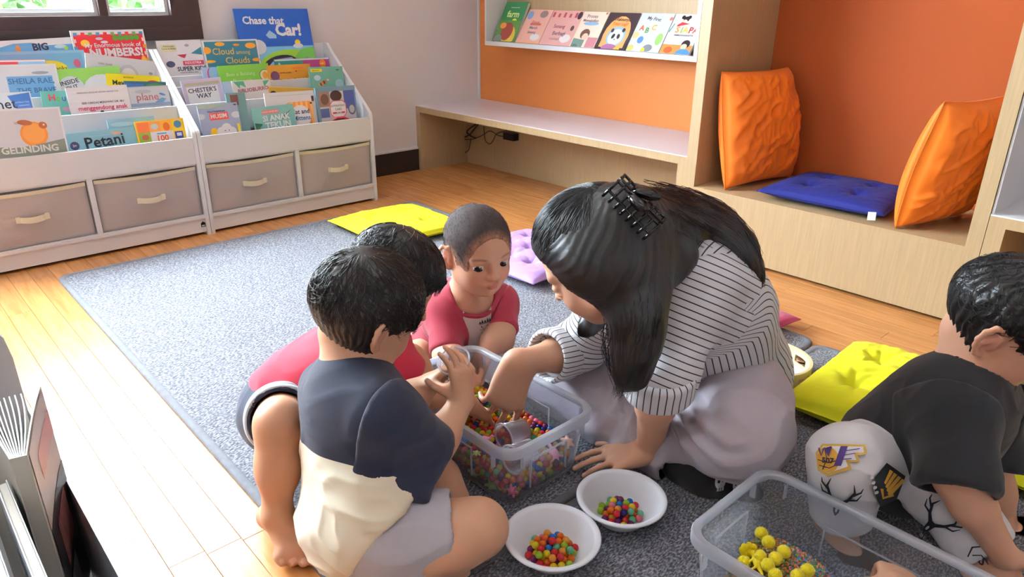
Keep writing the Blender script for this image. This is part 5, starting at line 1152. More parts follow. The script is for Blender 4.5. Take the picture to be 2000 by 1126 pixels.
# ------------------------------------------------------------------ people
def lerp(a, b, t): return a+(b-a)*t
class Fig:
    """skeleton J (world points) with child (default) or adult girths; groups of shapes for body and clothes"""
    def __init__(s, J, head, g=1.0, adult=False):
        s.J, s.h, s.g, s.adult = J, head, g, adult
        s.ax = unit(J['neck']-J['pel']); r = J['sR']-J['sL']; s.rt = unit(r-s.ax*np.dot(r, s.ax)); s.fw = np.cross(s.ax, s.rt); s.R = np.stack([s.rt, s.fw, s.ax], 1); s.TL = np.linalg.norm(J['neck']-J['pel'])
        # fw points to the chest side: right x forward = up
        s.fw = np.cross(s.ax, s.rt); s.R = np.stack([s.rt, s.fw, s.ax], 1)
        s.nails = []
    def trunk(s, belly=1.0, back=0.0):
        J, g, T = s.J, s.g, s.TL; c = lambda t, f=0.0: lerp(J['pel'], J['neck'], t)+s.fw*f*g-s.fw*back*math.sin(PI*t)
        if s.adult:
            return [RC(J['hL'], J['hR'], .105*g, .105*g, .06), EL(c(.08), (.155*g, .105*g, .12), s.R, .08), EL(c(.36), (.125*g, .088*g, .15), s.R, .09), EL(c(.70), (.145*g, .10*g, .15), s.R, .09), RC(lerp(J['sL'], J['sR'], .08), lerp(J['sL'], J['sR'], .92), .056*g, .056*g, .07), RC(c(.9), c(1.02), .075*g, .05*g, .06)]
        return [RC(J['hL'], J['hR'], .072*g, .072*g, .05), EL(c(.12), (.098*g, .085*g, .085*g), s.R, .05), EL(c(.36, .008*belly), (.092*g, .083*g*belly, .11*g), s.R, .06), EL(c(.68), (.098*g, .076*g, .10*g), s.R, .06), RC(lerp(J['sL'], J['sR'], .06), lerp(J['sL'], J['sR'], .94), .040*g, .040*g, .05), RC(c(.85), c(1.0), .052*g, .038*g, .05)]
    def neckp(s):
        h = s.h; return [RC(lerp(s.J['pel'], s.J['neck'], .93), h.p(0, -.13, -.22), (.05 if s.adult else .040)*s.g, (.25 if s.adult else .265)*h.H, .035)]
    def arm(s, m, r=(.036, .031, .029, .021), k=.02):
        J, g = s.J, s.g; a, e, w_ = J['s'+m], J['e'+m], J['w'+m]
        return [RC(a, e, r[0]*g, r[1]*g, k), RC(e, lerp(e, w_, .35), r[1]*g*.97, r[2]*1.06*g, k), RC(lerp(e, w_, .3), w_, r[2]*1.06*g, r[3]*g, k)]
    def leg(s, m, r=(.064, .046, .043, .027), k=.025, calf=None):
        J, g = s.J, s.g; a, e, w_ = J['h'+m], J['k'+m], J['a'+m]
        bk = unit(a-e); bk = bk-unit(w_-e)*np.dot(bk, unit(w_-e))
        return [RC(a, e, r[0]*g, r[1]*g, k), RC(e, lerp(e, w_, .5), r[1]*g*.96, r[2]*g*.95, k), RC(lerp(e, w_, .12)+bk*.008*g, lerp(e, w_, .45)+bk*.012*g, r[2]*g*.8, r[2]*g*.86, k), RC(lerp(e, w_, .45), w_, r[2]*g*.92, r[3]*g, k)]
def person(name_pt, label): return empty('person', name_pt, label, 'person')
def hair_cap(h, t, subs, extra=()):
    return G([q.grow(t) for q in h.skull()]+list(extra), subs, k=.0)
def grow(ps, t): return [q.grow(t) for q in ps]
RTH = unit(V3(RT[0], RT[1], 0)); FWH = unit(V3(FW[0], FW[1], 0)); ZU = V3(0, 0, 1)
def vdir(r, f, z): return unit(RTH*r+FWH*f+ZU*z)
hair_black = hair_mat('black_hair', (13, 11, 12), .42)
hair_brown = hair_mat('dark_brown_hair', (24, 18, 16), .42)
hair_buzz = pm('shaved_hair', (46, 38, 36), .75, .5, 900, .2, 300)
def cloth(name, rgb, **k): return pm(name, rgb, k.pop('rough', .85), k.pop('bump', .25), k.pop('bscale', 1100), .03, 30, sheen=.15, **k)
# ---- boy in the navy and cream shirt, seen from behind
def navy_boy():
    J = dict(pel=d3(722, 1035, 1.235), neck=d3(690, 722, 1.225), sR=d3(750, 812, 1.145), sL=d3(637, 752, 1.29), eR=d3(838, 890, 1.235), wR=d3(903, 782, 1.295),
             eL=d3(785, 792, 1.345), wL=d3(838, 750, 1.345), hR=d3(775, 1045, 1.19), hL=d3(690, 1010, 1.29), kR=d3(935, 1030, 1.20), kL=d3(850, 940, 1.355), aR=d3(838, 1092, 1.155), aL=d3(900, 1050, 1.33))
    h = Head(d3(722, 606, 1.225), vdir(.80, .52, -.30), vdir(.40, .12, .90), .198)
    F = Fig(J, h); t = person((J['pel'][0], J['pel'][1], 0), 'boy in a navy and cream shirt and grey shorts, sitting cross-legged with a cup')
    fr, n1 = hand(J['wR'], vdir(-.02, .12, 1), vdir(-.8, .55, 0), 1, .112, ((14, 24, 15), (16, 26, 15), (18, 28, 18), (22, 30, 20)), (10, 3, -3, -10), (52, 35, 5, 20), 1.12)
    fl, n2 = hand(J['wL'], vdir(.75, -.1, .75), vdir(.8, -.35, -.45), -1, .108, ((18, 30, 20),), (10, 3, -3, -10), (40, 25, 5, 15), 1.1)
    ftR, n3 = foot(J['aR'], vdir(.92, .3, -.12), vdir(.15, -.4, .9), -1, .14); ftL, n4 = foot(J['aL'], vdir(.6, -.7, 0), vdir(0, -.3, 1), 1, .135)
    legs = [G(F.leg('R')+ftR, k=.01), G(F.leg('L')+ftL, k=.01)]
    gs = [G(F.trunk()+F.neckp(), k=.01)]+h.shapes()+[G(h.ear(1)), G(h.ear(-1)), G(F.arm('R')+fr, k=.015), G(F.arm('L')+fl, k=.015)]+legs
    gs[1].k = .02
    body = sdf_obj('body', gs, .0032, skin_mat('skin_warm', 0), t, color=skin_color(SKIN, h, nails=n1+n2+n3+n4))
    hc = hair_cap(h, .011, [h.e(0, .60, -.30, .46, .50, .44, .04), h.e(0, -.02, -.66, .55, .62, .47, .03), h.e(.42, -.0, -.12, .10, .11, .17, .03), h.e(-.42, -.0, -.12, .10, .11, .17, .03), h.e(.36, .22, -.28, .14, .22, .30, .03)], [h.e(0, -.05, .14, .40, .47, .395, .08), h.e(.12, -.08, .0, .29, .34, .3, .08)])
    st = lambda P, N: .0013*np.sin(np.arctan2(*(h.loc(P)[:, :2].T))*50+9*vnoise(P*40, 3))*np.clip(1-N@h.u, .1, 1)
    hr = sdf_obj('hair', [hc], .004, hair_brown, t, disp=st, smooth=1)
    w0 = h.p(.02, -.22, .47)
    def down(P): q = P-w0; q = q+h.r*0; v = q-h.u*(q@h.u)[:, None]; v /= np.maximum(np.linalg.norm(v, axis=1), .02)[:, None]; return v-h.u*np.clip(.35-(h.loc(P)[:, 2]-.1)*1.2, 0, 2)[:, None]
    def roots(g): v = g.normal(size=3); v[2] = abs(v[2])*.9+.05; v /= np.linalg.norm(v); return h.p(v[0]*.42, v[1]*.5-.05, .12+v[2]*.4)
    strands('hair_strands', hr, hair_brown, roots, 1500, follow([hc], down, .0012, .22), lambda g: .03+.05*g.random(), .0006, 7)
    # shirt: navy yoke and sleeves, cream body
    tr = F.trunk(1.05)
    h1, h2 = d3(812, 968, 1.15), d3(690, 1118, 1.15); hn = unit(np.cross(h2-h1, ray(750, 1045))); hn = hn if hn@RT > 0 else -hn
    extra = [EL(lerp(J['pel'], J['neck'], .08)+F.rt*.012, (.113, .104, .09), F.R, .05), RC(lerp(J['pel'], J['neck'], .3)+F.rt*.05, J['pel']+F.rt*.075+F.fw*.03, .06, .05, .05)]
    nk = h.p(0, -.13, -.22); nd = unit(lerp(J['neck'], nk, .4)-J['neck'])
    shirt_g = G(grow(tr, .0105)+extra, [RC(J['neck']+F.fw*.012, nk+F.fw*.02, .05, .06, .004)], [(h1, hn, .03)])
    sv = unit(J['eR']-J['sR']); e1 = J['sR']+sv*.128; svL = unit(J['eL']-J['sL']); e2 = J['sL']+svL*.12
    navy = cloth('navy_jersey', (26, 30, 52)); 
    fd = folds(4, .0085, (10, 10, 18), 2.4)
    def yoke(P):
        s_ = ((P-J['pel'])@F.ax)/F.TL; x = (P-J['pel'])@F.rt; return -(s_-(.60-1.0*x))
    def amp(P, N):
        s_ = ((P-J['pel'])@F.ax)/F.TL
        return fd(P, N)*np.clip(1.15-s_, .25, 1)+.004*np.sin(28*((P-J['pel'])@F.rt)+40*((P-J['pel'])@F.ax))*np.clip(.55-s_, 0, .5)
    sh = sdf_obj('shirt', [shirt_g], .004, two_tone('navy_and_cream_jersey', (26, 30, 52), (234, 224, 200)), t, disp=amp, attr={'panel': yoke})
    sleeve('sleeve', shirt_g, J['sR'], sv, F.rt, .135, .050, .064, .004, navy, sh, lambda P, N: fd(P, N)*.3, arm_in=.014, endn=unit(sv+.1*F.rt))
    sleeve('sleeve', shirt_g, J['sL'], svL, -F.rt, .11, .042, .050, .004, navy, sh, lambda P, N: fd(P, N)*.3, arm_in=-.004, R=.07, k=.025)
    # collar rib
    C0 = J['neck']+nd*.004+F.fw*.012; a, b = F.rt, unit(np.cross(nd, F.rt)); bm = bmesh.new()
    tube(bm, [Vector(C0+a*.052*math.cos(q)+b*.056*math.sin(q)-nd*(.012*math.cos(q)**2)) for q in np.linspace(0, 2*PI, 41)], .0045, 8, cap=False); mk('collar', bm, navy, sh, smooth=True)
    # grey shorts
    grey = cloth('grey_cotton_shorts', (188, 186, 196))
    lg = []
    for m, u in (('R', .70), ('L', .72)):
        a, b = J['h'+m], J['k'+m]; v = unit(b-a); ln = np.linalg.norm(b-a)
        lg.append(G([RC(a-v*.02, a+v*ln*1.0, .076, .0665, .03)], cuts=[(a+v*ln*u, v, .05)], th=.007, k=.02))
    hips = G([RC(J['hL'], J['hR'], .082, .082, .04), EL(J['pel']+ZU*.0, (.108, .095, .075), F.R, .04)], k=.02)
    so = sdf_obj('shorts', [hips]+lg, .004, grey, t, disp=folds(9, .004, (16, 16, 16)))
    return dict(J=J, h=h)
# ---- boy with the shaved head and the maroon raglan shirt, facing the camera
def dec(parent, gs, org, X, Y, polys, off=.0012, name='print', lift=None):
    """flat print on cloth: 2-D outlines in the frame org, X, Y (metres), laid on the surface of gs"""
    n = unit(np.cross(X, Y)); mats = []; bm = bmesh.new(); base = np.array(wm(parent).translation)
    for li, (pts, col) in enumerate(polys):
        m = flat(col, .7)
        if m not in mats: mats.append(m)
        sub = bmesh.new(); f = sub.faces.new([sub.verts.new((p[0], p[1], 0)) for p in pts]); bmesh.ops.triangulate(sub, faces=[f])
        for _ in range(4):
            es = [e for e in sub.edges if e.calc_length() > .006]
            if not es: break
            bmesh.ops.subdivide_edges(sub, edges=es, cuts=1); bmesh.ops.triangulate(sub, faces=sub.faces[:])
        P = np.array([v.co[:2] for v in sub.verts]); W_ = org+P[:, :1]*X+P[:, 1:]*Y+n*.04
        for _ in range(16):
            dd = evalg(gs, W_); W_ = W_-n*np.clip(dd-off-li*.0003, -.02, .02)[:, None]*.8
        good = (np.abs(evalg(gs, W_)-off-li*.0003) < .006) & (np.abs((W_-org)@n) < .09)
        if lift is not None: W_ = W_+lift(W_, grad(gs, W_))
        vs = [bm.verts.new(p-base) for p in W_]
        sub.verts.ensure_lookup_table(); sub.verts.index_update()
        for f in sub.faces:
            if not all(good[v.index] for v in f.verts): continue
            q = bm.faces.new([vs[v.index] for v in f.verts]); q.material_index = mats.index(m); q.smooth = True
        sub.free()
    me = bpy.data.meshes.new(name); bm.to_mesh(me); bmesh.ops.delete(bm, geom=[v for v in bm.verts if not v.link_faces], context='VERTS') if False else bm.free()
    for m in mats: me.materials.append(m)
    o = bpy.data.objects.new(name, me); C.objects.link(o); o.parent = parent; WM[o] = wm(parent).copy(); return o
def rect(x0, y0, x1, y1): return [(x0, y0), (x1, y0), (x1, y1), (x0, y1)]
def elps(cx, cy, a, b, n=16, r=0): return [(cx+a*math.cos(2*PI*k/n)*math.cos(r)-b*math.sin(2*PI*k/n)*math.sin(r), cy+a*math.cos(2*PI*k/n)*math.sin(r)+b*math.sin(2*PI*k/n)*math.cos(r)) for k in range(n)]
def stroke(pts, w):
    P = [np.array(p, float) for p in pts]; L_, R_ = [], []
    ws = w if hasattr(w, '__len__') else [w]*len(P)
    for i, p in enumerate(P):
        t = P[min(i+1, len(P)-1)]-P[max(i-1, 0)]; t = t/np.linalg.norm(t); n = np.array([-t[1], t[0]])*ws[i]/2; L_.append(tuple(p+n)); R_.append(tuple(p-n))
    return L_+R_[::-1]
def maroon_boy():
    h = Head(d3(935, 486, 1.660), vdir(.42, -.74, -.16), vdir(.04, -.16, 1.0), .198)
    J = dict(pel=d3(884, 668, 1.970), neck=d3(919, 585, 1.770), sR=d3(869, 604, 1.770), sL=d3(977, 592, 1.820), eR=d3(872, 690, 1.710), wR=d3(905, 720, 1.660), eL=d3(980, 644, 1.760), wL=d3(940, 700, 1.715),
             hR=d3(856, 692, 1.920), hL=d3(915, 684, 1.960), kR=d3(817, 702, 1.800), kL=d3(970, 655, 1.900), aR=d3(835, 742, 1.900), aL=d3(962, 690, 1.950))
    F = Fig(J, h); t = person((J['pel'][0], J['pel'][1], 0), 'boy with a shaved head and a maroon-sleeved white shirt, crouching behind the tub')
    fr, n1 = hand(J['wR'], vdir(.3, -.5, -.8), vdir(.5, -.6, .5), 1, .11, ((20, 25, 15),), chub=1.1); fl, n2 = hand(J['wL'], vdir(-.3, -.5, -.8), vdir(-.5, -.6, .5), -1, .105, ((20, 25, 15),), chub=1.1)
    ftR, n3 = foot(J['aR'], vdir(-.2, -.9, 0), ZU, -1, .135); ftL, n4 = foot(J['aL'], vdir(.6, -.6, -.05), ZU, 1, .125)
    gs = [G(F.trunk()+F.neckp(), k=.012)]+h.shapes(lids=1.08)+[G(h.ear(1, 1.05), k=.008), G(h.ear(-1, 1.05), k=.008), G(F.arm('R')+fr, k=.012), G(F.arm('L')+fl, k=.012), G(F.leg('R')+ftR, k=.01), G(F.leg('L')+ftL, k=.01)]
    gs[1].k = .02
    body = sdf_obj('body', gs, .0026, skin_mat('skin_tan', 0), t, color=skin_color(lin((204, 158, 130)), h, nails=n1+n2+n3+n4))
    eyes(h, body, (.45, 1, -.30))
    cutE = [h.e(0, .58, -.06, .42, .38, .48, .02), h.e(0, -.02, -.70, .60, .62, .46, .02), h.e(.42, .02, -.14, .12, .13, .19, .02), h.e(-.42, .02, -.14, .12, .13, .19, .02), h.e(.34, .16, -.32, .14, .14, .25, .02), h.e(-.34, .16, -.32, .14, .14, .25, .02)]
    hc = hair_cap(h, .0026, cutE)
    def buzz(P, N):
        dd = np.min([q.d(P) for q in cutE], 0); w_ = np.clip(dd/.022, 0, 1)**.7; n_ = .6+.8*vnoise(P*420, 6); return (lin((176, 128, 100))*(1-w_)[:, None]+lin((62, 52, 50))*w_[:, None])*n_[:, None]
    hr = sdf_obj('hair', [hc], .003, skin_mat('shaved_hair', 0, .85), t, color=buzz)
    bm_ = pm('buzz_cut_strands', (52, 44, 42), .6); wv = h.p(0, -.3, .45)
    def rt_(g):
        while True:
            v = g.normal(size=3); v /= np.linalg.norm(v); q = h.p(v[0]*.375, v[1]*.445-.055, .12+v[2]*.39)
            if min(c.d(q[None])[0] for c in cutE) > .004: return q
    strands('hair_strands', hr, bm_, rt_, 1500, follow([hc], lambda P: h.f*.8-h.u*.45+unit(P.mean(0)-wv)*.2, .0012, .18), lambda g: .007+.006*g.random(), .00035, 3, 41)
    # shirt
    mar = cloth('maroon_jersey', (150, 36, 56))
    hem = lerp(J['pel'], J['neck'], .06); fd = folds(12, .004, (13, 13, 9))
    nk = h.p(0, -.13, -.22); nd = unit(nk-J['neck'])
    shirt_g = G(grow(F.trunk(1.05), .009), [RC(J['neck']+F.fw*.015, nk+F.fw*.03, .046, .06, .004)], [(hem, -F.ax, .03)])
    sh = sdf_obj('shirt', [shirt_g], .0036, two_tone('white_and_maroon_jersey', (232, 228, 222), (150, 36, 56)), t, disp=fd, attr={'panel': lambda P: np.abs((P-J['neck'])@F.rt)-(.036+.55*np.clip((J['neck']-P)@F.ax, 0, .2))})
    for m, s2, sg_ in (('R', .118, 1), ('L', .092, -1)):
        v = unit(J['e'+m]-J['s'+m]); a = J['s'+m]
        sleeve('sleeve', shirt_g, a, v, F.rt*sg_, s2, .036, .042, .0034, mar, sh, fd, .0, k=.025, R=.07)
    bm = bmesh.new(); C0 = J['neck']+nd*.006+F.fw*.016; a, b = F.rt, unit(np.cross(nd, F.rt))
    tube(bm, [Vector(C0+a*.049*math.cos(q)+b*.053*math.sin(q)) for q in np.linspace(0, 2*PI, 41)], .0055, 8, cap=False); mk('collar', bm, mar, sh, smooth=True)
    # black print on the chest: pines, a cabin and two lines of lettering
    ink = (40, 38, 44); pl = []
    for i, (x, hh) in enumerate(((-.016, .008), (-.010, .012), (-.003, .009), (.004, .013), (.010, .009), (.016, .011))): pl.append(([(x-.0035, 0), (x+.0035, 0), (x, hh)], ink))
    pl += [(rect(-.019, -.0015, .019, 0), ink), (stroke([(-.013, -.004), (-.015, -.008), (-.011, -.011)], .002), ink), ([(.0, -.011), (.005, -.011), (.0025, -.005)], ink), ([(.010, -.005), (.017, -.008), (.012, -.011)], ink)]
    for row, n in ((-.017, 9), (-.023, 10)):
        for i in range(n):
            x = -.018+.036*i/n; pl.append((rect(x, row, x+.0011, row+.0042), ink)); pl.append((rect(x, row+(.0032 if i % 2 else .0), x+.0028, row+(.0042 if i % 2 else .001)), ink))
    pl.append((elps(0, -.029, .001, .001, 8), ink))
    o = hit([shirt_g], 948, 627, 1.4); n = grad([shirt_g], o[None])[0]; X = unit(RTH*.95+ZU*.08-n*((RTH*.95+ZU*.08)@n)); dec(sh, [shirt_g], o+n*.002, X, np.cross(n, X), pl, .0045, 'chest_print')
    blk = cloth('black_shorts', (26, 25, 28)); lg = []
    for m in 'RL':
        a, b = J['h'+m], J['k'+m]; v = unit(b-a); ln = np.linalg.norm(b-a); lg.append(G([RC(a-v*.02, b, .072, .054, .03)], cuts=[(a+v*ln*.62, v, .04)], th=.006, k=.02))
    sdf_obj('shorts', [G([RC(J['hL'], J['hR'], .08, .08, .04), EL(J['pel'], (.105, .09, .07), F.R, .04)], k=.02)]+lg, .004, blk, t, disp=folds(19, .003))
# ---- boy in the red shirt, crouching and leaning over the tub
def red_boy():
    h = Head(d3(770, 550, 1.425), vdir(.78, -.16, -.50), vdir(.40, .10, .86), .197)
    J = dict(pel=d3(572, 800, 1.47), neck=d3(742, 668, 1.46), sR=d3(740, 722, 1.425), sL=d3(712, 672, 1.57), eR=d3(832, 768, 1.45), wR=d3(914, 788, 1.495), eL=d3(800, 700, 1.58), wL=d3(842, 770, 1.58),
             hR=d3(552, 806, 1.435), hL=d3(596, 775, 1.50), kR=d3(546, 826, 1.245), aR=az(541, 1004, .066), kL=d3(690, 790, 1.52), aL=d3(600, 868, 1.52))
    F = Fig(J, h); t = person((J['pel'][0], J['pel'][1], 0), 'boy in a red shirt and navy shorts, crouching and reaching into the bead tub')
    fr, n1 = hand(J['wR'], vdir(.70, .35, -.75), vdir(-.2, -.1, -.95), 1, .112, ((15, 25, 15),), chub=1.1); fl, n2 = hand(J['wL'], vdir(.3, .3, -.8), vdir(.5, .2, -.3), -1, .11, ((20, 25, 15),), chub=1.1)
    _tf = (az(604, 1108, .012)-J['aR'])*V3(1, 1, 0); ftR, n3 = foot(J['aR'], unit(_tf+V3(0, 0, -.012)), ZU, -1, np.linalg.norm(_tf)/.64); ftL, n4 = foot(J['aL'], vdir(.5, -.6, 0), ZU, 1, .135)
    gs = [G(F.trunk()+F.neckp(), k=.012)]+h.shapes(lids=1.2)+[G(h.ear(1), k=.008), G(h.ear(-1), k=.008), G(F.arm('R')+fr, k=.012), G(F.arm('L')+fl, k=.012), G(F.leg('R', (.06, .040, .036, .024))+ftR, k=.01), G(F.leg('L')+ftL, k=.01)]
    gs[1].k = .02
    body = sdf_obj('body', gs, .003, skin_mat('skin_warm_2', 0), t, color=skin_color(SKIN2, h, nails=n1+n2+n3+n4)); eyes(h, body, (0, 1, -.5))
    hc = hair_cap(h, .011, [h.e(0, .68, -.12, .54, .47, .46, .03), h.e(0, -.02, -.70, .55, .62, .44, .03), h.e(.40, .03, -.14, .10, .12, .17, .03), h.e(-.40, .03, -.14, .10, .12, .17, .03)], [h.e(0, -.03, .15, .39, .47, .39, .08)])
    st = lambda P, N: .002*np.sin(np.arctan2(*(h.loc(P)[:, :2].T))*44+6*vnoise(P*40, 5))*np.clip(1-N@h.u, .1, 1)
    hr = sdf_obj('hair', [hc], .004, hair_black, t, disp=st, smooth=1); w0 = h.p(-.05, -.2, .5)
    def down(P): q = P-w0; v = q-h.u*(q@h.u)[:, None]; v /= np.maximum(np.linalg.norm(v, axis=1), .02)[:, None]; return v-h.u*np.clip(.3-(h.loc(P)[:, 2]-.1)*1.2, 0, 2)[:, None]
    def roots(g): v = g.normal(size=3); v[2] = abs(v[2])*.9+.05; v /= np.linalg.norm(v); return h.p(v[0]*.42, v[1]*.5-.05, .12+v[2]*.4)
    strands('hair_strands', hr, hair_black, roots, 1100, follow([hc], down, .0014, .25), lambda g: .03+.05*g.random(), .0006, 7, 4)
    red = cloth('red_jersey', (190, 40, 66)); fd = folds(23, .006, (9, 9, 12)); hem = lerp(J['pel'], J['neck'], -.06); nk = h.p(0, -.13, -.22)
    sg = G(grow(F.trunk(), .012)+[RC(lerp(J['pel'], J['neck'], .2), lerp(J['pel'], J['neck'], .75)-ZU*.02, .06, .065, .05)], [RC(J['neck']+F.fw*.012, nk+F.fw*.02, .046, .058, .004)], [(hem, -F.ax, .03)])
    sh = sdf_obj('shirt', [sg], .004, red, t, disp=fd)
    for m in 'RL':
        v = unit(J['e'+m]-J['s'+m]); a = J['s'+m]; sleeve('sleeve', sg, a, v, F.rt*(1 if m == 'R' else -1), .075, .047, .056, .004, red, sh, fd)
    bm = bmesh.new(); nd = unit(nk-J['neck']); C0 = J['neck']+nd*.004+F.fw*.012; a, b = F.rt, unit(np.cross(nd, F.rt))
    tube(bm, [Vector(C0+a*.049*math.cos(q)+b*.053*math.sin(q)) for q in np.linspace(0, 2*PI, 41)], .005, 8, cap=False); mk('collar', bm, cloth('dark_red_rib', (150, 28, 48)), sh, smooth=True)
    navy = cloth('navy_shorts', (40, 48, 70)); wt = cloth('pale_trim', (196, 204, 214)); lg = []
    for m in 'RL':
        a, b = J['h'+m], J['k'+m]; v = unit(b-a); ln = np.linalg.norm(b-a); lg.append(G([RC(a-v*.02, b, .072, .054, .03)], cuts=[(a+v*ln*.70, v, .05)], th=.006, k=.02))
    so = sdf_obj('shorts', [G([RC(J['hL'], J['hR'], .084, .084, .04), EL(J['pel'], (.108, .092, .075), F.R, .04)], k=.02)]+lg, .004, navy, t, disp=folds(29, .004))
    a, b = J['hR'], J['kR']; v = unit(b-a); ln = np.linalg.norm(b-a)
    for u, nm in ((.69, 'leg_trim'), (.52, 'leg_trim')):
        sdf_obj(nm, [G([RC(a-v*.02, b, .077, .059, .03)], [RC(a-v*.02, b, .068, .050, .0)], [(a+v*ln*u, v, 0), (a+v*ln*(u-.11), -v, 0)])], .0025, wt, so)
# ---- boy in the black shirt and printed white trousers
def black_boy():
    h = Head(d3(1972, 634, 1.19), vdir(.68, -.60, -.42), vdir(.30, -.30, .90), .205)
    J = dict(pel=d3(1738, 905, 1.37), neck=d3(1893, 748, 1.22), sR=d3(1872, 808, 1.165), sL=d3(1938, 775, 1.335), eR=d3(1868, 935, 1.13), wR=d3(1962, 1085, 1.155), eL=d3(1935, 920, 1.33), wL=d3(1962, 1032, 1.345),
             hR=d3(1740, 895, 1.32), hL=d3(1775, 868, 1.40), kR=d3(1655, 898, 1.225), aR=d3(1640, 1038, 1.295), kL=d3(1838, 955, 1.24), aL=d3(1950, 1108, 1.19))
    F = Fig(J, h); t = person((J['pel'][0], J['pel'][1], 0), 'boy in a black shirt and white printed trousers, leaning on his hands')
    fr, n1 = hand(J['wR'], vdir(.8, .3, -.35), vdir(0, -.3, -1), 1, .112, ((10, 15, 10),), chub=1.1); fl, n2 = hand(J['wL'], vdir(.9, -.1, -.12), vdir(0, 0, -1), -1, .11, ((6, 10, 6),), thumb=(50, 5, 10, 5), chub=1.1)
    ftR, n3 = foot(J['aR'], vdir(.25, -.85, -.14), vdir(0, -.2, 1), -1, .145); ftL, n4 = foot(J['aL'], vdir(.8, -.4, -.2), vdir(0, 0, 1), 1, .14)
    gs = [G(F.trunk()+F.neckp(), k=.012)]+h.shapes(lids=1.15)+[G(h.ear(1, 1.1), k=.008), G(h.ear(-1, 1.1), k=.008), G(F.arm('R')+fr, k=.012), G(F.arm('L')+fl, k=.012), G(F.leg('R')+ftR, k=.01), G(F.leg('L')+ftL, k=.01)]
    gs[1].k = .02
    body = sdf_obj('body', gs, .003, skin_mat('skin_tan_2', 0), t, color=skin_color(lin((208, 160, 132)), h, nails=n1+n2+n3+n4)); eyes(h, body, (.1, 1, -.5))
    hc = hair_cap(h, .0085, [h.e(0, .60, -.22, .42, .42, .42, .03), h.e(0, -.04, -.72, .60, .66, .46, .03), h.e(.42, .04, -.12, .15, .16, .21, .03), h.e(-.42, .04, -.12, .12, .13, .20, .03), h.e(.36, .30, -.2, .14, .20, .28, .03), h.e(-.36, .30, -.2, .14, .20, .28, .03)], [h.e(0, -.06, .14, .38, .46, .385, .08)])
    def bumps(P, N): return .002*np.sin(np.arctan2(*(h.loc(P)[:, :2].T))*36+7*vnoise(P*45, 8))+.003*(vnoise(P*55, 4)-.5)
    hr = sdf_obj('hair', [hc], .004, hair_black, t, disp=bumps, smooth=1); w0 = h.p(.0, -.25, .48)
    def down(P): q = P-w0; v = q-h.u*(q@h.u)[:, None]; v /= np.maximum(np.linalg.norm(v, axis=1), .02)[:, None]; return v-h.u*np.clip(.3-(h.loc(P)[:, 2]-.1)*1.2, 0, 2)[:, None]
    def roots(g): v = g.normal(size=3); v[2] = abs(v[2])*.9-.1; v /= np.linalg.norm(v); return h.p(v[0]*.42, v[1]*.5-.05, .12+v[2]*.4)
    strands('hair_strands', hr, hair_black, roots, 1500, follow([hc], down, .0022, .45), lambda g: .012+.028*g.random(), .0006, 6, 6)
    blk = cloth('black_jersey', (22, 21, 25), rough=.9); fd = folds(33, .005, (10, 10, 10)); hem = lerp(J['pel'], J['neck'], -.05); nk = h.p(0, -.13, -.22)
    sg = G(grow(F.trunk(), .013)+[RC(lerp(J['pel'], J['neck'], .1)-ZU*.01, lerp(J['pel'], J['neck'], .8)-ZU*.04, .075, .075, .05)], [RC(J['neck']+F.fw*.012, nk+F.fw*.02, .047, .058, .004)], [(hem, -F.ax, .03)])
    sh = sdf_obj('shirt', [sg], .004, blk, t, disp=fd)
    for m, ln in (('R', .125), ('L', .13)):
        v = unit(J['e'+m]-J['s'+m]); a = J['s'+m]; sleeve('sleeve', sg, a, v, F.rt*(1 if m == 'R' else -1), ln, .050, .066, .004, blk, sh, fd)
    bm = bmesh.new(); nd = unit(nk-J['neck']); C0 = J['neck']+nd*.004+F.fw*.012; a, b = F.rt, unit(np.cross(nd, F.rt))
    tube(bm, [Vector(C0+a*.05*math.cos(q)+b*.054*math.sin(q)) for q in np.linspace(0, 2*PI, 41)], .0045, 8, cap=False); mk('collar', bm, blk, sh, smooth=True)
    wt = cloth('white_cotton_trousers', (224, 224, 228)); lg = []
    for m in 'RL':
        a, b, c = J['h'+m], J['k'+m], J['a'+m]; v = unit(c-b); ln = np.linalg.norm(c-b)
        lg.append(G([RC(a, b, .076, .062, .03), RC(b, c+v*.03, .062, .048, .02)], cuts=[(b+v*ln*.80, v, .04)], th=.006, k=.015))
    pg = [G([RC(J['hL'], J['hR'], .082, .082, .04), EL(J['pel'], (.105, .092, .075), F.R, .04)], k=.02)]+lg
    tr = sdf_obj('trousers', pg, .004, wt, t, disp=folds(37, .004, (13, 13, 13)))
    # prints on the trousers: basketball badge, helmet crest, antlers, lettering
    view = lambda p: unit(p-CAM); 
    def frame(px, py, dep, rot):
        o = d3(px, py, dep); n = -view(o); X = unit(np.cross(ZU, n)); Y = np.cross(n, X); r = math.radians(rot); return o, X*math.cos(r)+Y*math.sin(r), -X*math.sin(r)+Y*math.cos(r)
    gold, pur, ink = (196, 160, 66), (70, 50, 120), (30, 34, 40); k = .00088
    S = lambda pts: [(x*k, -y*k) for x, y in pts]
    o, X, Y = frame(1640, 896, 1.16, 12)
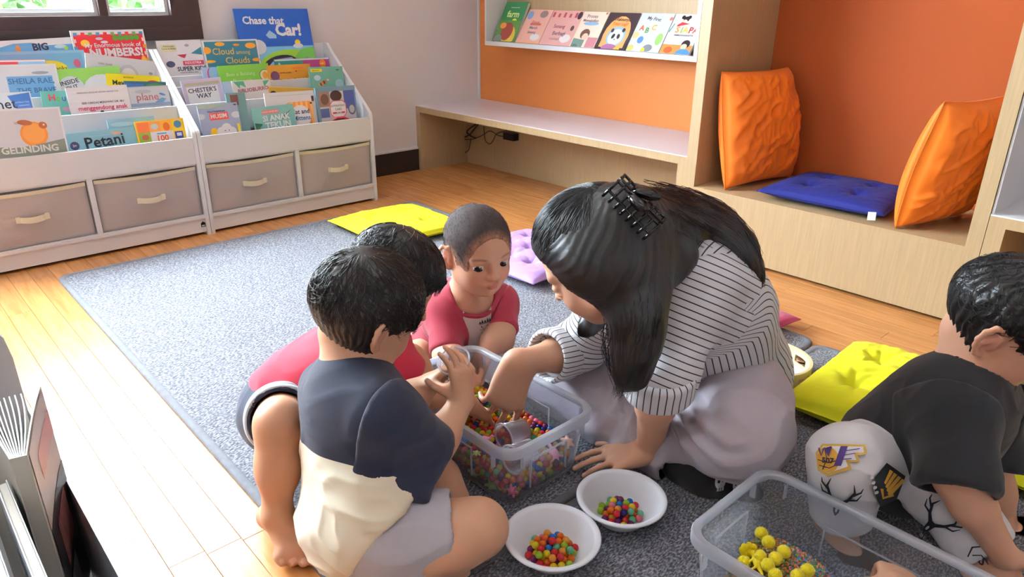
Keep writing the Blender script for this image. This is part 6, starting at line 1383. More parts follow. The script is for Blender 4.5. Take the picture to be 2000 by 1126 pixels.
    dec(tr, pg, o, X, Y, [(S([(-42, -8), (-30, -26), (44, -30), (46, -14), (30, -10), (34, 2), (16, 4), (20, 16), (-4, 26), (-20, 34), (-38, 24)]), gold), (S([(-38, -8), (-28, -22), (40, -26), (41, -16), (24, -13), (28, -1), (10, 1), (14, 12), (-6, 21), (-20, 28), (-34, 20)]), (232, 230, 236)), (S(elps(-20, 2, 19, 24)), (206, 150, 50)), (S(stroke([(-38, 4), (-20, 8), (-2, 2)], 1.6)), ink), (S(stroke([(-30, 22), (-22, 2), (-26, -20)], 1.4)), ink), (S(stroke([(-36, 14), (-18, 18), (-4, 10)], 1.4)), ink), (S([(2, -24), (14, -25), (2, 12), (-10, 13)]), pur), (S(stroke([(-36, -18), (-32, -4), (-27, -18)], 3)), pur), (S(stroke([(-25, -18), (-20, -4), (-14, -22)], 3)), pur), (S(stroke([(10, -16), (34, -22)], 1.6)), pur), (S(stroke([(8, -8), (26, -13)], 1.6)), pur), (S(stroke([(5, 0), (20, -3)], 1.6)), pur)], .0052, 'badge_print')
    def words(o, X, Y, s, size, col, off=.0052):
        cu = bpy.data.curves.new('t', 'FONT'); cu.body = s; cu.size = size; cu.align_x = 'CENTER'; cu.align_y = 'CENTER'; cu.offset = .03*size; cu.resolution_u = 2; ob = bpy.data.objects.new('t', cu); C.objects.link(ob)
        bpy.context.view_layer.update(); me = bpy.data.meshes.new_from_object(ob.evaluated_get(bpy.context.evaluated_depsgraph_get())); bpy.data.objects.remove(ob)
        P = np.array([v.co[:2] for v in me.vertices]); n = unit(np.cross(X, Y)); Wp = o+P[:, :1]*X+P[:, 1:]*Y+n*.03
        for _ in range(14): Wp = Wp-n*(evalg(pg, Wp)-off)[:, None]*.8
        base = np.array(wm(tr).translation); me.vertices.foreach_set('co', (Wp-base).astype(np.float32).ravel()); me.materials.clear(); me.materials.append(flat(col, .7)); me.name = 'lettering'
        q = bpy.data.objects.new('lettering', me); C.objects.link(q); q.parent = tr; WM[q] = wm(tr).copy()
    words(o+X*-.018+Y*-.004, X, Y, '507', .012, (50, 40, 60), .0075)
    o, X, Y = frame(1735, 945, 1.2, -35)
    dec(tr, pg, o, X, Y, [(S([(-30, -24), (6, -34), (30, 8), (24, 40), (0, 30), (-22, 10)]), ink)]+[(S([(-18+i*8, -20-i*2), (-12+i*8, -22-i*2), (-2+i*7, 4+i*3), (-6+i*6, 4+i*3)]), (214, 160, 60)) for i in range(4)]+[(S(stroke([(0, 14), (14, 24), (20, 6)], 5)), (206, 150, 50))]+[(S(elps(-24+i*8, 14+i*4, 2.5, 4)), (226, 224, 230)) for i in range(4)], .0052, 'crest_print')
    o, X, Y = frame(1640, 965, 1.2, 0)
    def antler(sx): return [(S(stroke([(sx*4, 18), (sx*16, 6), (sx*24, -10), (sx*20, -24)], [7, 5, 4, 1])), ink), (S(stroke([(sx*16, 6), (sx*30, 2), (sx*36, -10)], [4, 3, 1])), ink), (S(stroke([(sx*22, -4), (sx*34, -14), (sx*36, -22)], [4, 3, 1])), ink)]
    dec(tr, pg, o, X, Y, antler(-1)+antler(1)+[(S([(-8, 14), (8, 14), (5, 34), (0, 42), (-5, 34)]), ink), (S(elps(0, 30, 2, 5)), (224, 224, 228))], .0052, 'antler_print')
    o, X, Y = frame(1835, 1010, 1.15, -28)
    dec(tr, pg, o, X, Y, antler(-1)+antler(1)+[(S([(-8, 14), (8, 14), (5, 34), (0, 42), (-5, 34)]), ink), (S(elps(0, 30, 2, 5)), (224, 224, 228))], .0052, 'antler_print')
    o, X, Y = frame(1812, 1062, 1.15, -32); dec(tr, pg, o, X, Y, [(S([(-24, -12), (24, -12), (20, 12), (-20, 12)]), ink)], .0052, 'label_print'); words(o, X, Y, 'BUCKS', .013, (230, 230, 234), .0068)
    o, X, Y = frame(1915, 1085, 1.12, -30); dec(tr, pg, o, X, Y, [(S(stroke([(18, -14), (-8, -18), (-18, 0), (-10, 18)], [2, 2.5, 3, 2])), ink), (S(stroke([(18, 0), (0, -2), (-8, 10)], 2)), ink)], .0052, 'circle_print'); words(o+X*.008-Y*.004, X, Y, 'S', .018, ink, .0062)
# ---- the woman
def stripe_cloth(name, base, line):
    m, nt, b = newmat(name); N = nt.nodes; L = nt.links
    a = N.new('ShaderNodeAttribute'); a.attribute_name = 'stripe'
    fr = N.new('ShaderNodeMath'); fr.operation = 'FRACT'; L.new(a.outputs['Fac'], fr.inputs[0])
    lt = N.new('ShaderNodeMath'); lt.operation = 'LESS_THAN'; lt.inputs[1].default_value = .17; L.new(fr.outputs[0], lt.inputs[0])
    mx = N.new('ShaderNodeMixRGB'); mx.inputs[1].default_value = s2l(base); mx.inputs[2].default_value = s2l(line); L.new(lt.outputs[0], mx.inputs[0]); L.new(mx.outputs[0], b.inputs['Base Color'])
    b.inputs['Roughness'].default_value = .85; b.inputs['Sheen Weight'].default_value = .1
    tc = N.new('ShaderNodeTexCoord'); n2 = N.new('ShaderNodeTexNoise'); n2.inputs['Scale'].default_value = 900; L.new(tc.outputs['Object'], n2.inputs['Vector'])
    bp = N.new('ShaderNodeBump'); bp.inputs['Strength'].default_value = .2; bp.inputs['Distance'].default_value = .001; L.new(n2.outputs[0], bp.inputs['Height']); L.new(bp.outputs[0], b.inputs['Normal'])
    return m
def woman():
    H = .215; f0, u0 = vdir(-.70, .36, -.60), vdir(-.50, .1, .80); tmp = Head((0, 0, 0), f0, u0, H, True)
    c = d3(1092, 578, 1.27)-tmp.p(0, .46, -.15); h = Head(c, f0, u0, H, True)
    J = dict(pel=np.array([-.79, 1.365, .115]), neck=d3(1335, 500, 1.34), hL=np.array([-.717, 1.345, .125]), hR=np.array([-.867, 1.37, .125]))
    J['sL'] = d3(1362, 560, 1.285); J['sR'] = d3(1215, 565, 1.49)
    J['eL'] = d3(1288, 735, 1.295); J['wL'] = d3(1268, 878, 1.462); J['eR'] = d3(1125, 684, 1.60); J['wR'] = d3(1012, 708, 1.475)
    J['kL'] = d3(1450, 848, 1.345); J['kR'] = d3(1103, 746, 1.69); J['aR'] = d3(1375, 925, 1.425); J['aL'] = d3(1235, 820, 1.64)
    F = Fig(J, h, 1.0, True); t = person((J['pel'][0], J['pel'][1], 0), 'woman in a striped shirt and pale trousers, sitting cross-legged and leaning over the tub')
    fr, n1 = hand(J['wR'], vdir(-.30, -.18, -.86), vdir(-.25, .8, -.1), 1, .180, ((8, 10, 6), (14, 14, 8), (32, 30, 15), (44, 40, 20)), (5, 1, -3, -8), (38, 42, 8, 10), .92)
    fl, n2 = hand(J['wL'], vdir(-.90, -.22, -.10), vdir(0, 0, -1), -1, .158, ((6, 10, 6), (5, 9, 6), (5, 9, 6), (6, 10, 6)), (9, 3, -4, -12), (42, 6, 5, 5), .95)
    arm = (.043, .037, .034, .0245)
    gs = [G(F.trunk()+[RC(lerp(J['pel'], J['neck'], .93), h.p(0, -.16, -.25), .052, .054, .05)], k=.012)]+h.shapes(lids=2.0)+[G(F.arm('R', arm)+fr, k=.012), G(F.arm('L', arm)+fl, k=.012), G(F.leg('R', (.082, .06, .05, .036)), k=.01), G(F.leg('L', (.082, .06, .05, .036)), k=.01)]
    gs[1].k = .03
    body = sdf_obj('body', gs, .0034, skin_mat('skin_woman', 0), t, color=skin_color(lin((206, 160, 132)), h, nails=n1+n2))
    eyes(h, body, (0, 1, -.6))
    # trousers
    tw = pm('lavender_grey_trousers', (186, 178, 188), .8, .15, 900, .02, 20, sheen=.2)
    pg = [G([RC(J['hL'], J['hR'], .115, .115, .06), EL(J['pel'], (.150, .120, .12), F.R, .06)], k=.03)]
    for m in 'RL':
        a, b, c_ = J['h'+m], J['k'+m], J['a'+m]; v = unit(c_-b); ln = np.linalg.norm(c_-b)
        pg.append(G([RC(a, b, .108, .083, .05), RC(b, lerp(b, c_, .5), .082, .074, .04), RC(lerp(b, c_, .4), c_+v*.05, .074, .062, .03)], cuts=[(b+v*ln*(.84 if m == 'R' else .9), v, .05)], th=.007, k=.03))
    kl = J['kL']; pg[-1].p += [EL(lerp(J['hL'], kl, .62)-ZU*.012, (.098, .11, .10), np.stack([F.rt, F.fw, F.ax], 1), .06)]
    fd0 = folds(41, .014, (7, 7, 11), 2.8); cr = lerp(J['hL'], J['hR'], .5)+F.fw*.1
    def pd(P, N):
        q = P-d3(1262, 770, 1.40); r = np.linalg.norm(q, axis=1); an = np.arctan2(q@ZU, q@RTH)
        return fd0(P, N)*.7+.008*np.sin(an*15+4*vnoise(P*8, 5))*np.exp(-((r-.10)/.09)**2)
    floor_cl = lambda P, N: np.maximum(pd(P, N), -.02)
    tr = sdf_obj('trousers', pg, .005, tw, t, disp=floor_cl)
    # black sock with white marks
    sk = cloth('black_sock', (22, 22, 24)); sf, _ = foot(J['aR'], vdir(.72, -.35, -.06), vdir(0, -.5, .6), 1, .21)
    v = unit(J['aR']-J['kR']); sgs = [G(grow([RC(J['aR']-v*.07, J['aR'], .036, .037)]+sf[:5], .004), k=.02)]
    sock = sdf_obj('sock', sgs, .003, sk, t)
    wp = (220, 222, 228)
    for px, py in ((1408, 940), (1440, 938)):
        o = hit(sgs, px, py, 1.1, 1.6); X, Y = RTH, unit(ZU*.9-FWH*.3); o = o-unit(ray(px, py))*.002
        dec(sock, sgs, o, X, Y, [(elps(0, 0, .012, .014), wp), (rect(-.007, -.018, .007, -.008), wp), (elps(-.004, .001, .003, .003, 8), (24, 24, 26)), (elps(.005, .001, .003, .003, 8), (24, 24, 26)), (rect(-.003, -.016, -.0015, -.010), (24, 24, 26)), (rect(.0015, -.016, .003, -.010), (24, 24, 26))], .001, 'sock_print')
    # striped shirt
    sc = stripe_cloth('striped_cotton', (226, 228, 234), (48, 52, 66)); SP = .0125; fd = folds(51, .008, (8, 8, 5), 2.2)
    tr2 = F.trunk(); c = lambda q, f=0.0: lerp(J['pel'], J['neck'], q)+F.fw*f
    hemn = unit(-F.ax*1.0-F.fw*.12); hem = c(.07)
    nk = h.p(0, -.16, -.25)
    sg = G(grow(tr2, .014)+[EL(c(.22, -.005), (.148, .118, .14), F.R, .08), EL(c(.5, .02), (.15, .125, .16), F.R, .08), RC(c(.3, .03), c(.85, .06), .10, .085, .06)], [RC(c(1.02, .06), nk+F.fw*.07, .05, .075, .005)], [(hem, hemn, .03)])
    def ph_t(P):
        q = P-J['pel']; th = np.arctan2(q@F.rt, -(q@F.fw)); s_ = np.clip((q@F.ax)/F.TL, 0, 1); lat = q@F.rt
        w_ = np.clip((s_-.72)/.2, 0, 1); return (th*.145*(1-w_)+lat*1.05*w_)/SP+400
    sh = sdf_obj('shirt', [sg], .0045, sc, t, disp=lambda P, N: fd(P, N)+.004*np.sin(34*((P-J['pel'])@F.ax)+9*vnoise(P*7, 2))*np.clip(.5-((P-J['pel'])@F.ax)/F.TL, 0, .4)*2, attr={'stripe': ph_t})
    for m, ln, r0, r1, k0, k1, k2 in (('L', .265, .066, .062, .018, -.036, .030), ('R', .235, .062, .054, .07, .035, .098)):
        a, e, w_ = J['s'+m], J['e'+m], J['w'+m]; v = unit(e-a); v2 = unit(w_-e); L1 = np.linalg.norm(e-a); sgn = 1 if m == 'R' else -1
        def ph(P, a=a, v=v, e=e, v2=v2, L1=L1, sgn=sgn): d1 = (P-a)@v; d2 = L1+(P-e)@v2; return sgn*(np.where(d1 < L1, d1, np.maximum(d1, d2))+.155)/SP+400
        sleeve('sleeve', sg, a, v, F.rt*(1 if m == 'R' else -1), max(.03, L1-.06), r0, r1, .0042, sc, sh, lambda P, N, a=a, v=v: fd(P, N)*.8+.0025*np.sin(60*((P-a)@v)+8*vnoise(P*9, 3)), .03, v2, [RC(e, e+v2*(k0+.03), r1, r1-.002, .03)], {'stripe': ph}, R=.13, endp=e+v2*k0)
        ax1 = unit(np.cross(v2, ZU+.3*RTH)); ax2 = np.cross(v2, ax1)
        def pc(P, e=e, ax1=ax1, ax2=ax2): q = P-e; return np.arctan2(q@ax1, q@ax2)*.066/SP+400
        sdf_obj('cuff', [G([RC(e+v2*(k1-.03), e+v2*(k2+.04), r1+.006, r1+.004, .03)], cuts=[(e+v2*k2, v2, .06), (e+v2*k1, -v2, 0)], th=.008)], .0034, sc, sh, disp=lambda P, N: fd(P, N)*.5, attr={'stripe': pc})
    bm = bmesh.new(); C0 = c(.97, .01); nd = unit(nk-J['neck'])
    # hair: cap, side curtain, loose front lock, wavy tail over the back
    cap = hair_cap(h, .010, [h.e(.0, .60, -.31, .74, .66, .74, .03)], [h.e(0, -.08, .13, .36, .46, .38, .08), h.c2((0, -.28, .1), (0, -.42, -.1), .25, .19, .2)])
    def chain(pts, rs, k=.03): return [RC(pts[i], pts[i+1], rs[i], rs[i+1], k) for i in range(len(pts)-1)]
    cur = [h.p(-.29, -.10, .08), d3(1228, 545, 1.16), d3(1240, 610, 1.16), d3(1240, 680, 1.18), d3(1232, 728, 1.20), d3(1222, 752, 1.22)]
    cur2 = [h.p(-.28, -.10, -.05), d3(1258, 560, 1.17), d3(1254, 640, 1.18), d3(1245, 720, 1.2)]
    tail = [h.p(-.05, -.47, .12), d3(1322, 432, 1.29), d3(1385, 452, 1.33), d3(1428, 492, 1.345), d3(1448, 540, 1.36), d3(1462, 562, 1.38)]
    lock = [d3(1172, 608, 1.37), d3(1160, 622, 1.35), d3(1148, 638, 1.34), d3(1138, 652, 1.34)]
    hg = [cap, G(chain(cur, [.04, .042, .040, .033, .024, .010])+chain(cur2, [.04, .036, .030, .012]), k=.03), G(chain([h.p(-.22, -.30, -.05), d3(1314, 498, 1.235), d3(1304, 545, 1.215)], [.05, .036, .018])+chain(tail, [.055, .052, .05, .045, .036, .016]), k=.03), G(chain(lock, [.014, .015, .010, .003]), k=.02)]
    clip = h.p(-.05, -.36, .42)
    def wave(P, N):
        q = h.loc(P)-h.loc(clip[None])[0]; a = np.arctan2(q[:, 0], -q[:, 2]-.3*q[:, 1]); ph = a*42+7*vnoise(P*np.array([20, 20, 20]), 3)
        lowz = vnoise(P*np.array([150, 150, 9])+vnoise(P*16, 4)[:, None]*2.5, 5)-.5; w_ = np.clip((h.p(0, 0, -.1)[2]-P[:, 2])/.05, 0, 1)
        return (.0005*np.sin(ph)+.0004*np.sin(ph*2.7+1))*(1-w_)+.004*lowz*w_
    hr = sdf_obj('hair', hg, .004, hair_black, t, disp=wave, smooth=1)
    def dcap(P):
        q = h.loc(P); v = (clip-P); v /= np.maximum(np.linalg.norm(v, axis=1), .01)[:, None]; g_ = np.clip((q[:, 2]-.05)/.25, 0, 1)[:, None]; dn = -h.u*.9-h.f*.5; return v*g_+dn*(1-g_)
    def roots(g):
        while True:
            v = g.normal(size=3); v /= np.linalg.norm(v); x, y, z = v[0]*.40, v[1]*.5-.06, .14+v[2]*.40
            if (x/.74)**2+((y-.60)/.66)**2+((z+.31)/.74)**2 > 1.3: return h.p(x, y, z)
    strands('hair_strands', hr, hair_black, roots, 4200, follow([cap], dcap, .0014, .13), lambda g: .05+.07*g.random(), .00042, 8, 8)
    def along(pts, rs, n, seed, spread=1.0, wav=.010, tailn=.05, nm='hair_strands'):
        pts = np.array(pts); L_ = np.r_[0, np.cumsum(np.linalg.norm(np.diff(pts, axis=0), axis=1))]; L_ /= L_[-1]
        g0 = np.random.default_rng(seed)
        ang, rad, phs, frq = g0.random(n)*2*PI, np.sqrt(g0.random(n))*spread*.75+.35, g0.random(n)*6.28, 5+4*g0.random(n); t0 = g0.random(n)*.35
        cnt = [0]
        def at(tt, i):
            tt = np.clip(tt, 0, 1.15); q = np.stack([np.interp(tt, L_, pts[:, k]) for k in range(3)], 1); rr = np.interp(tt, L_, rs)
            over = np.clip(tt-1, 0, 1)[:, None]; q = q+over*(pts[-1]-pts[-2])/np.linalg.norm(pts[-1]-pts[-2])*.25
            T = unit(pts[-1]-pts[0]); A = unit(np.cross(T, V3(.3, .5, .8))); B_ = np.cross(T, A)
            w = wav*np.sin(frq*tt*3+phs)[:, None]
            return q+(A*np.cos(ang+tt*1.2)[:, None]+B_*np.sin(ang+tt*1.2)[:, None])*(rr*rad)[:, None]+A*w
        st0 = at(t0, None)
        def rf(g): i = cnt[0]; cnt[0] += 1; return st0[i % n]
        def stepf(P, t_, L, st): k = st.get('k', 0)+1; st['k'] = k; return at(t0+(1.0+.1*np.sin(phs)-t0)*k/14, None)
        strands(nm, hr, hair_black, rf, n, stepf, lambda g: .2, .00055, 14, seed)
    along(cur, [.04, .042, .040, .033, .026, .016], 520, 21, 1.1); along(tail, [.055, .054, .05, .045, .036, .022], 520, 22, 1.15, .012); along(lock, [.016, .016, .014, .008], 30, 23)
    along([d3(1212, 600, 1.17), d3(1210, 650, 1.19), d3(1216, 700, 1.2), d3(1222, 745, 1.22)], [.016, .024, .028, .02], 90, 24, 1.3, .008)
    # claw clip
    ck = pm('glossy_black_clip', (14, 14, 16), .12); cp = empty('hair_clip', clip, mat4=Matrix.Translation(clip)); cp.parent = t; cp.matrix_parent_inverse = wm(t).inverted(); cp['label'] = 'glossy black claw clip'
    Xc, Zc = unit(d3(1268, 428, 1.2)-d3(1228, 385, 1.2)), unit(-unit(clip-CAM)*.5+ZU*.6); Zc = unit(Zc-Xc*np.dot(Zc, Xc)); Yc = np.cross(Zc, Xc)
    o = hit(hg, 1241, 408, 1.0, 1.5)-unit(ray(1243, 404))*.008+ZU*.006; K_ = 1.3
    for sgn in (-1, 1):
        bm = bmesh.new()
        for i in range(8):
            x = -.034+.0098*i; tube(bm, [Vector(o+K_*(Xc*x+Yc*sgn*.018*math.sin(a)+Zc*(.017*math.cos(a)-.006))) for a in np.linspace(.1, 2.1, 9)], [.0027]*7+[.002, .0013], 6)
        for a in (.15, 1.0): tube(bm, [Vector(o+K_*(Xc*x+Yc*sgn*.018*math.sin(a)+Zc*(.017*math.cos(a)-.006))) for x in np.linspace(-.036, .036, 7)], .0024, 6)
        q = mk('claw', bm, ck, cp, smooth=True)
    for sgn in (-1, 1):
        bm = bmesh.new(); P0 = o+Zc*.012-Xc*.02; tube(bm, [Vector(P0+Xc*(.012*k)+Yc*sgn*(.005+.004*k)+Zc*(.008*k)) for k in range(4)], [.005, .008, .009, .005], 8); mk('grip', bm, ck, cp, smooth=True)
# ------------------------------------------------------------------ cups, toys, pompoms, grain
def cup(label, c, axis, L, r0, r1):
    """c rim centre, axis from the base to the rim"""
    a = unit(axis); X = unit(np.cross(a, V3(.2, .3, .9))); Y = np.cross(a, X); M = Matrix.Identity(4); b = np.asarray(c)-a*L
    for i in range(3): M[i][0], M[i][1], M[i][2], M[i][3] = X[i], Y[i], a[i], b[i]
    t = empty('plastic_cup', label=label, cat='cup', group='small clear plastic cups', mat4=M); w_ = .0011
    bm = bmesh.new(); lathe(bm, [(0, 0), (r0, 0), (r0+.001, .001), (r1, L-.002), (r1-w_, L-.002), (r0-w_*.6, w_+.001), (0, w_)], 40); mk('body', bm, cup_m, t, local=True, smooth=True)
    bm = bmesh.new(); lathe(bm, [(r1-w_, L-.0025), (r1+.0002, L-.0025), (r1+.0022, L-.0015), (r1+.0024, L), (r1+.001, L+.0008), (r1-w_, L+.0002)], 40, close=True); mk('rim', bm, rim_m, t, local=True, smooth=True)
    return t
CA = d3(886, 703, 1.30); AX = unit(-FW*.72+UP*.58-RT*.22)
cup('clear plastic cup held up by the boy in the navy and cream shirt', CA, AX, .052, .021, .029)
for k, (c_, dx, dy, dz) in enumerate((('pink', .006, -.008, .010), ('pink', -.008, .002, .009), ('red', .004, .008, .009), ('pink', .0, -.002, .021), ('red', -.006, -.011, .012))):
    X = unit(np.cross(AX, V3(0, 0, 1))); Y = np.cross(AX, X); bead(CA-AX*.052+X*dx+Y*dy+AX*dz, c_, 'in the cup held by the boy', 'beads in the held cup,')
def lying(label, pr, pe, z, L=.056):
    a, b = az(*pr, z+.004), az(*pe, z); v = unit(a-b); m = (a+b)/2; cup(label, m+v*L/2, v, L, .021, .028); TUB_CLEAR.extend([(m+v*s, .031) for s in (-.022, 0, .022)])
lying('clear plastic cup lying on the water beads, the one farther from the tub corner', (976, 857), (1032, 835), .098)
lying('clear plastic cup lying on the water beads, the one in the tub corner', (998, 898), (1040, 876), .096)
def toy(kind, p, scale, rotz, col, label, tilt=0.0):
    c = np.asarray(p, float); R = np.array((Matrix.Rotation(rotz, 3, 'Z') @ Matrix.Rotation(tilt, 3, 'X'))); s = scale
    q = lambda x, y, z: c+R@(np.array([x, y, z])*s)
    if kind == 'turtle':
        S = [EL(q(0, 0, 0), np.array([.55, .7, .32])*s, R, .1*s), RC(q(0, .6, .05), q(0, .95, .15), .16*s, .2*s, .1*s), RC(q(0, -.6, 0), q(0, -.95, -.05), .12*s, .05*s, .1*s)]
        for mx, my in ((1, .45), (-1, .45), (1, -.45), (-1, -.45)): S.append(RC(q(mx*.4, my, -.1), q(mx*.85, my*1.5, -.2), .15*s, .11*s, .08*s))
    elif kind == 'star':
        S = [EL(q(0, 0, .1), np.array([.42, .42, .34])*s, R, .1*s)]
        for k in range(6): a = k*PI/3; S.append(RC(q(.25*math.cos(a), .25*math.sin(a), 0), q(.72*math.cos(a), .72*math.sin(a), -.12+.1*(k % 2)), .24*s, .17*s, .12*s))
    else:   # long-necked dinosaur
        S = [RC(q(-.35, 0, 0), q(.3, 0, .02), .3*s, .27*s, .1*s), RC(q(.4, 0, .1), q(.8, 0, .6), .17*s, .11*s, .12*s), RC(q(.8, 0, .62), q(1.05, 0, .58), .15*s, .11*s, .08*s), RC(q(-.5, 0, 0), q(-1.1, .1, .1), .18*s, .05*s, .1*s)]
        for mx in (-.4, .35):
            for my in (-.2, .2): S.append(RC(q(mx, my, -.1), q(mx+.05, my*1.3, -.5), .12*s, .12*s, .06*s))
    o = sdf_obj('toy_animal', [G(S)], .0016, pm('toy_rubber_%d_%d_%d' % col, col, .35, sss=.1), empty('toy_animal', c, label, 'toy', 'small rubber toys in the bead tub')); o.name = 'toy_body'
    TUB_CLEAR.append((c, s*.95)); return o
zt_ = .092
toy('dino', az(949, 856, zt_), .016, .5, (246, 150, 190), 'small pink toy animal on top of the water beads')
toy('turtle', az(906, 856, zt_-.006), .015, 1.2, (70, 150, 216), 'small pale blue toy animal at the far edge of the bead tub')
toy('turtle', az(966, 886, zt_), .015, -.6, (30, 120, 200), 'bright blue toy turtle beside the cups in the bead tub')
toy('star', az(931, 884, zt_-.008), .011, .2, (206, 232, 110), 'tiny yellow green toy on the water beads')
WYI, WXI = T1[2]+.046, T1[1]-.048
toy('star', ay(926, 922, WYI), .0185, .3, (176, 226, 150), 'pale green star-shaped toy pressed against the long side of the bead tub', 1.2)
toy('star', ay(962, 946, WYI), .0185, .9, (184, 232, 140), 'pale green star-shaped toy low in the near corner of the bead tub', 1.2)
toy('turtle', ax(1082, 884, WXI), .019, 1.5, (248, 160, 196), 'pink toy animal pressed against the short side of the bead tub', .5)
toy('star', ax(1108, 862, WXI), .018, 1.5, (246, 200, 170), 'peach-coloured toy near the top of the short side of the bead tub', .5)
toy('star', ay(1000, 958, WYI), .015, .3, (236, 110, 140), 'rose pink toy under the near corner of the bead tub', 1.2)
# pompoms
pom_m = pm('yellow_pompom', (248, 226, 18), .9, .8, 500, sheen=.4)
def pompom(p, r, seed, where):
    g = np.random.default_rng(seed); bm = bmesh.new(); bmesh.ops.create_icosphere(bm, subdivisions=3, radius=r*.86); V = np.array([v.co[:] for v in bm.verts])
    nz = vnoise(V*420+seed, 3)*.14
    for v, q in zip(bm.verts, nz): v.co *= 1+q
    dirs = g.normal(size=(420, 3)); dirs /= np.linalg.norm(dirs, axis=1)[:, None]
    for d in dirs:
        t = np.cross(d, g.normal(size=3)); t /= np.linalg.norm(t); a = Vector(d*r*.84); tip = Vector(d*r*(1.0+.05*g.random())+t*r*.1); s_ = Vector(t*r*.035)
        bm.faces.new([bm.verts.new(a-s_), bm.verts.new(a+s_), bm.verts.new(tip)])
    bm.transform(Matrix.Translation(p)); o = mk('pompom', bm, pom_m, smooth=True, loc=tuple(p)); return setprops(o, 'fluffy yellow pompom '+where, 'pompom', 'yellow pompoms in the near tub')
GZ = RZ+.006
hc0 = az(1520, 1112, .02)
def grain_h(x, y):
    d = math.hypot((x-hc0[0])/.115, (y-hc0[1])/.085); return max(0, .036*(1-d*d))+.004
for i, (px, py, wh) in enumerate(((1487, 1041, 'farthest from the camera at the top of the heap'), (1501, 1058, 'second from the top of the heap'), (1531, 1077, 'at the right of the heap above the coloured rice'), (1515, 1090, 'in the middle of the cluster'), (1484, 1086, 'left of the middle, behind the flower toy'), (1454, 1097, 'beside the flower toy at the left'), (1500, 1103, 'low in the cluster right of the long yellow toy'), (1514, 1122, 'at the bottom edge of the picture'), (1577, 1113, 'alone on the coloured rice at the right'), (1558, 1124, 'just below the pompom on the right'))):
    p = az(px, py, .05); z = GZ+grain_h(p[0], p[1])+.008; p = az(px, py, z); pompom(p, .0122, 50+i, wh)
def grains(name, label, cols, n, region, seed, r):
    g = np.random.default_rng(seed); ico = np.array([(1.6, 0, 0), (-1.6, 0, 0), (0, 1, 0), (0, -1, 0), (0, 0, 1), (0, 0, -1)], float)*r; fc = [(0, 2, 4), (2, 1, 4), (1, 3, 4), (3, 0, 4), (2, 0, 5), (1, 2, 5), (3, 1, 5), (0, 3, 5)]
    x0, x1, y0, y1 = T2[0]+.034, T2[1]-.034, T2[2]+.034, T2[3]-.034; vs, fs, mi = [], [], []; k = 0
    while k < n:
        a, b = g.normal(size=2); x, y = hc0[0]+a*.064, hc0[1]+b*.05
        if not (x0 < x < x1 and y0 < y < y1): continue
        u = ((x-hc0[0])*RTH[0]+(y-hc0[1])*RTH[1])/.05+g.normal()*.5
        if (u > .15) != region: continue
        R = np.array(Quaternion(g.normal(size=4)).normalized().to_matrix()); z = GZ+grain_h(x, y)*(.35+.65*g.random()**.4)
        vs.append(ico@R.T+np.array([x, y, z])); fs += [tuple(q+6*k for q in f) for f in fc]; mi += [int(g.integers(len(cols)))]*8; k += 1
    me = bpy.data.meshes.new(name); me.from_pydata(np.concatenate(vs).tolist(), [], fs)
    for c in cols: me.materials.append(flat(c, .45))
    me.polygons.foreach_set('material_index', mi); me.polygons.foreach_set('use_smooth', [True]*len(fs))
    o = bpy.data.objects.new(name, me); C.objects.link(o); return setprops(o, label, 'grain', None, 'stuff')
grains('mung_beans', 'heap of olive and brown beans at the left of the pompom tub', [(128, 112, 52), (150, 128, 62), (176, 122, 56), (104, 106, 60)], 3800, False, 1, .0026)
grains('coloured_rice', 'heap of rainbow coloured rice at the right of the pompom tub', [(222, 112, 64), (80, 150, 190), (226, 110, 130), (110, 176, 96), (226, 180, 100), (110, 130, 180)], 3800, True, 2, .0025)
yt = pm('yellow_toy_plastic', (240, 214, 20), .4)
def at_heap(px, py, dz): p = az(px, py, .045); return az(px, py, GZ+grain_h(p[0], p[1])+dz)
p = at_heap(1462, 1074, .013); t = empty('toy_flower', p, 'frilly yellow flower toy standing among the pompoms', 'toy'); S = [EL(p, (.007, .005, .007))]
for k in range(8): a = k*PI/4; S.append(EL(p+RTH*.011*math.cos(a)+ZU*.011*math.sin(a), (.006, .003, .006), k=.003))
sdf_obj('petals', [G(S)], .0014, yt, t)
bm = bmesh.new(); tube(bm, [Vector(p-ZU*.006), Vector(p-ZU*.013+RTH*.002)], .0018, 6); mk('stem', bm, yt, t)
p = at_heap(1481, 1100, .007); a_, b_ = at_heap(1471, 1080, .010), at_heap(1489, 1122, .006); t = empty('toy_lizard', p, 'long yellow toy creature lying across the heap between the pompoms', 'toy')
v = b_-a_; S = [RC(a_, a_+v*.45, .0045, .006, .004), RC(a_+v*.45, b_, .0055, .0022, .004), EL(a_-v*.06, (.006, .006, .005), k=.004)]
w_ = unit(np.cross(v, ZU))
for u in (.22, .55):
    for sg in (-1, 1): S.append(RC(a_+v*u, a_+v*(u+.1)+w_*sg*.013-ZU*.002, .0026, .0016, .003))
sdf_obj('toy_body', [G(S)], .0013, yt, t)
# a child's arm that reaches into the near tub from below the picture
def arm_child():
    w0 = az(1752, 1150, .112); e0 = w0+V3(.07, -.16, .10); t = empty('person', w0, 'hand of another child reaching into the pompom tub at the bottom edge', 'person')
    S, nl = hand(w0, unit(V3(-.10, .35, -.10)), unit(V3(0, -.2, -1)), 1, .115, ((25, 35, 20),), chub=1.15)
    sdf_obj('body', [G([RC(w0, e0, .023, .032, .02), RC(e0, e0+V3(.05, -.10, .10), .033, .040, .02)]+S)], .0026, skin_mat('skin_child_hand', 0), t, color=skin_color(SKIN, None, nails=nl))
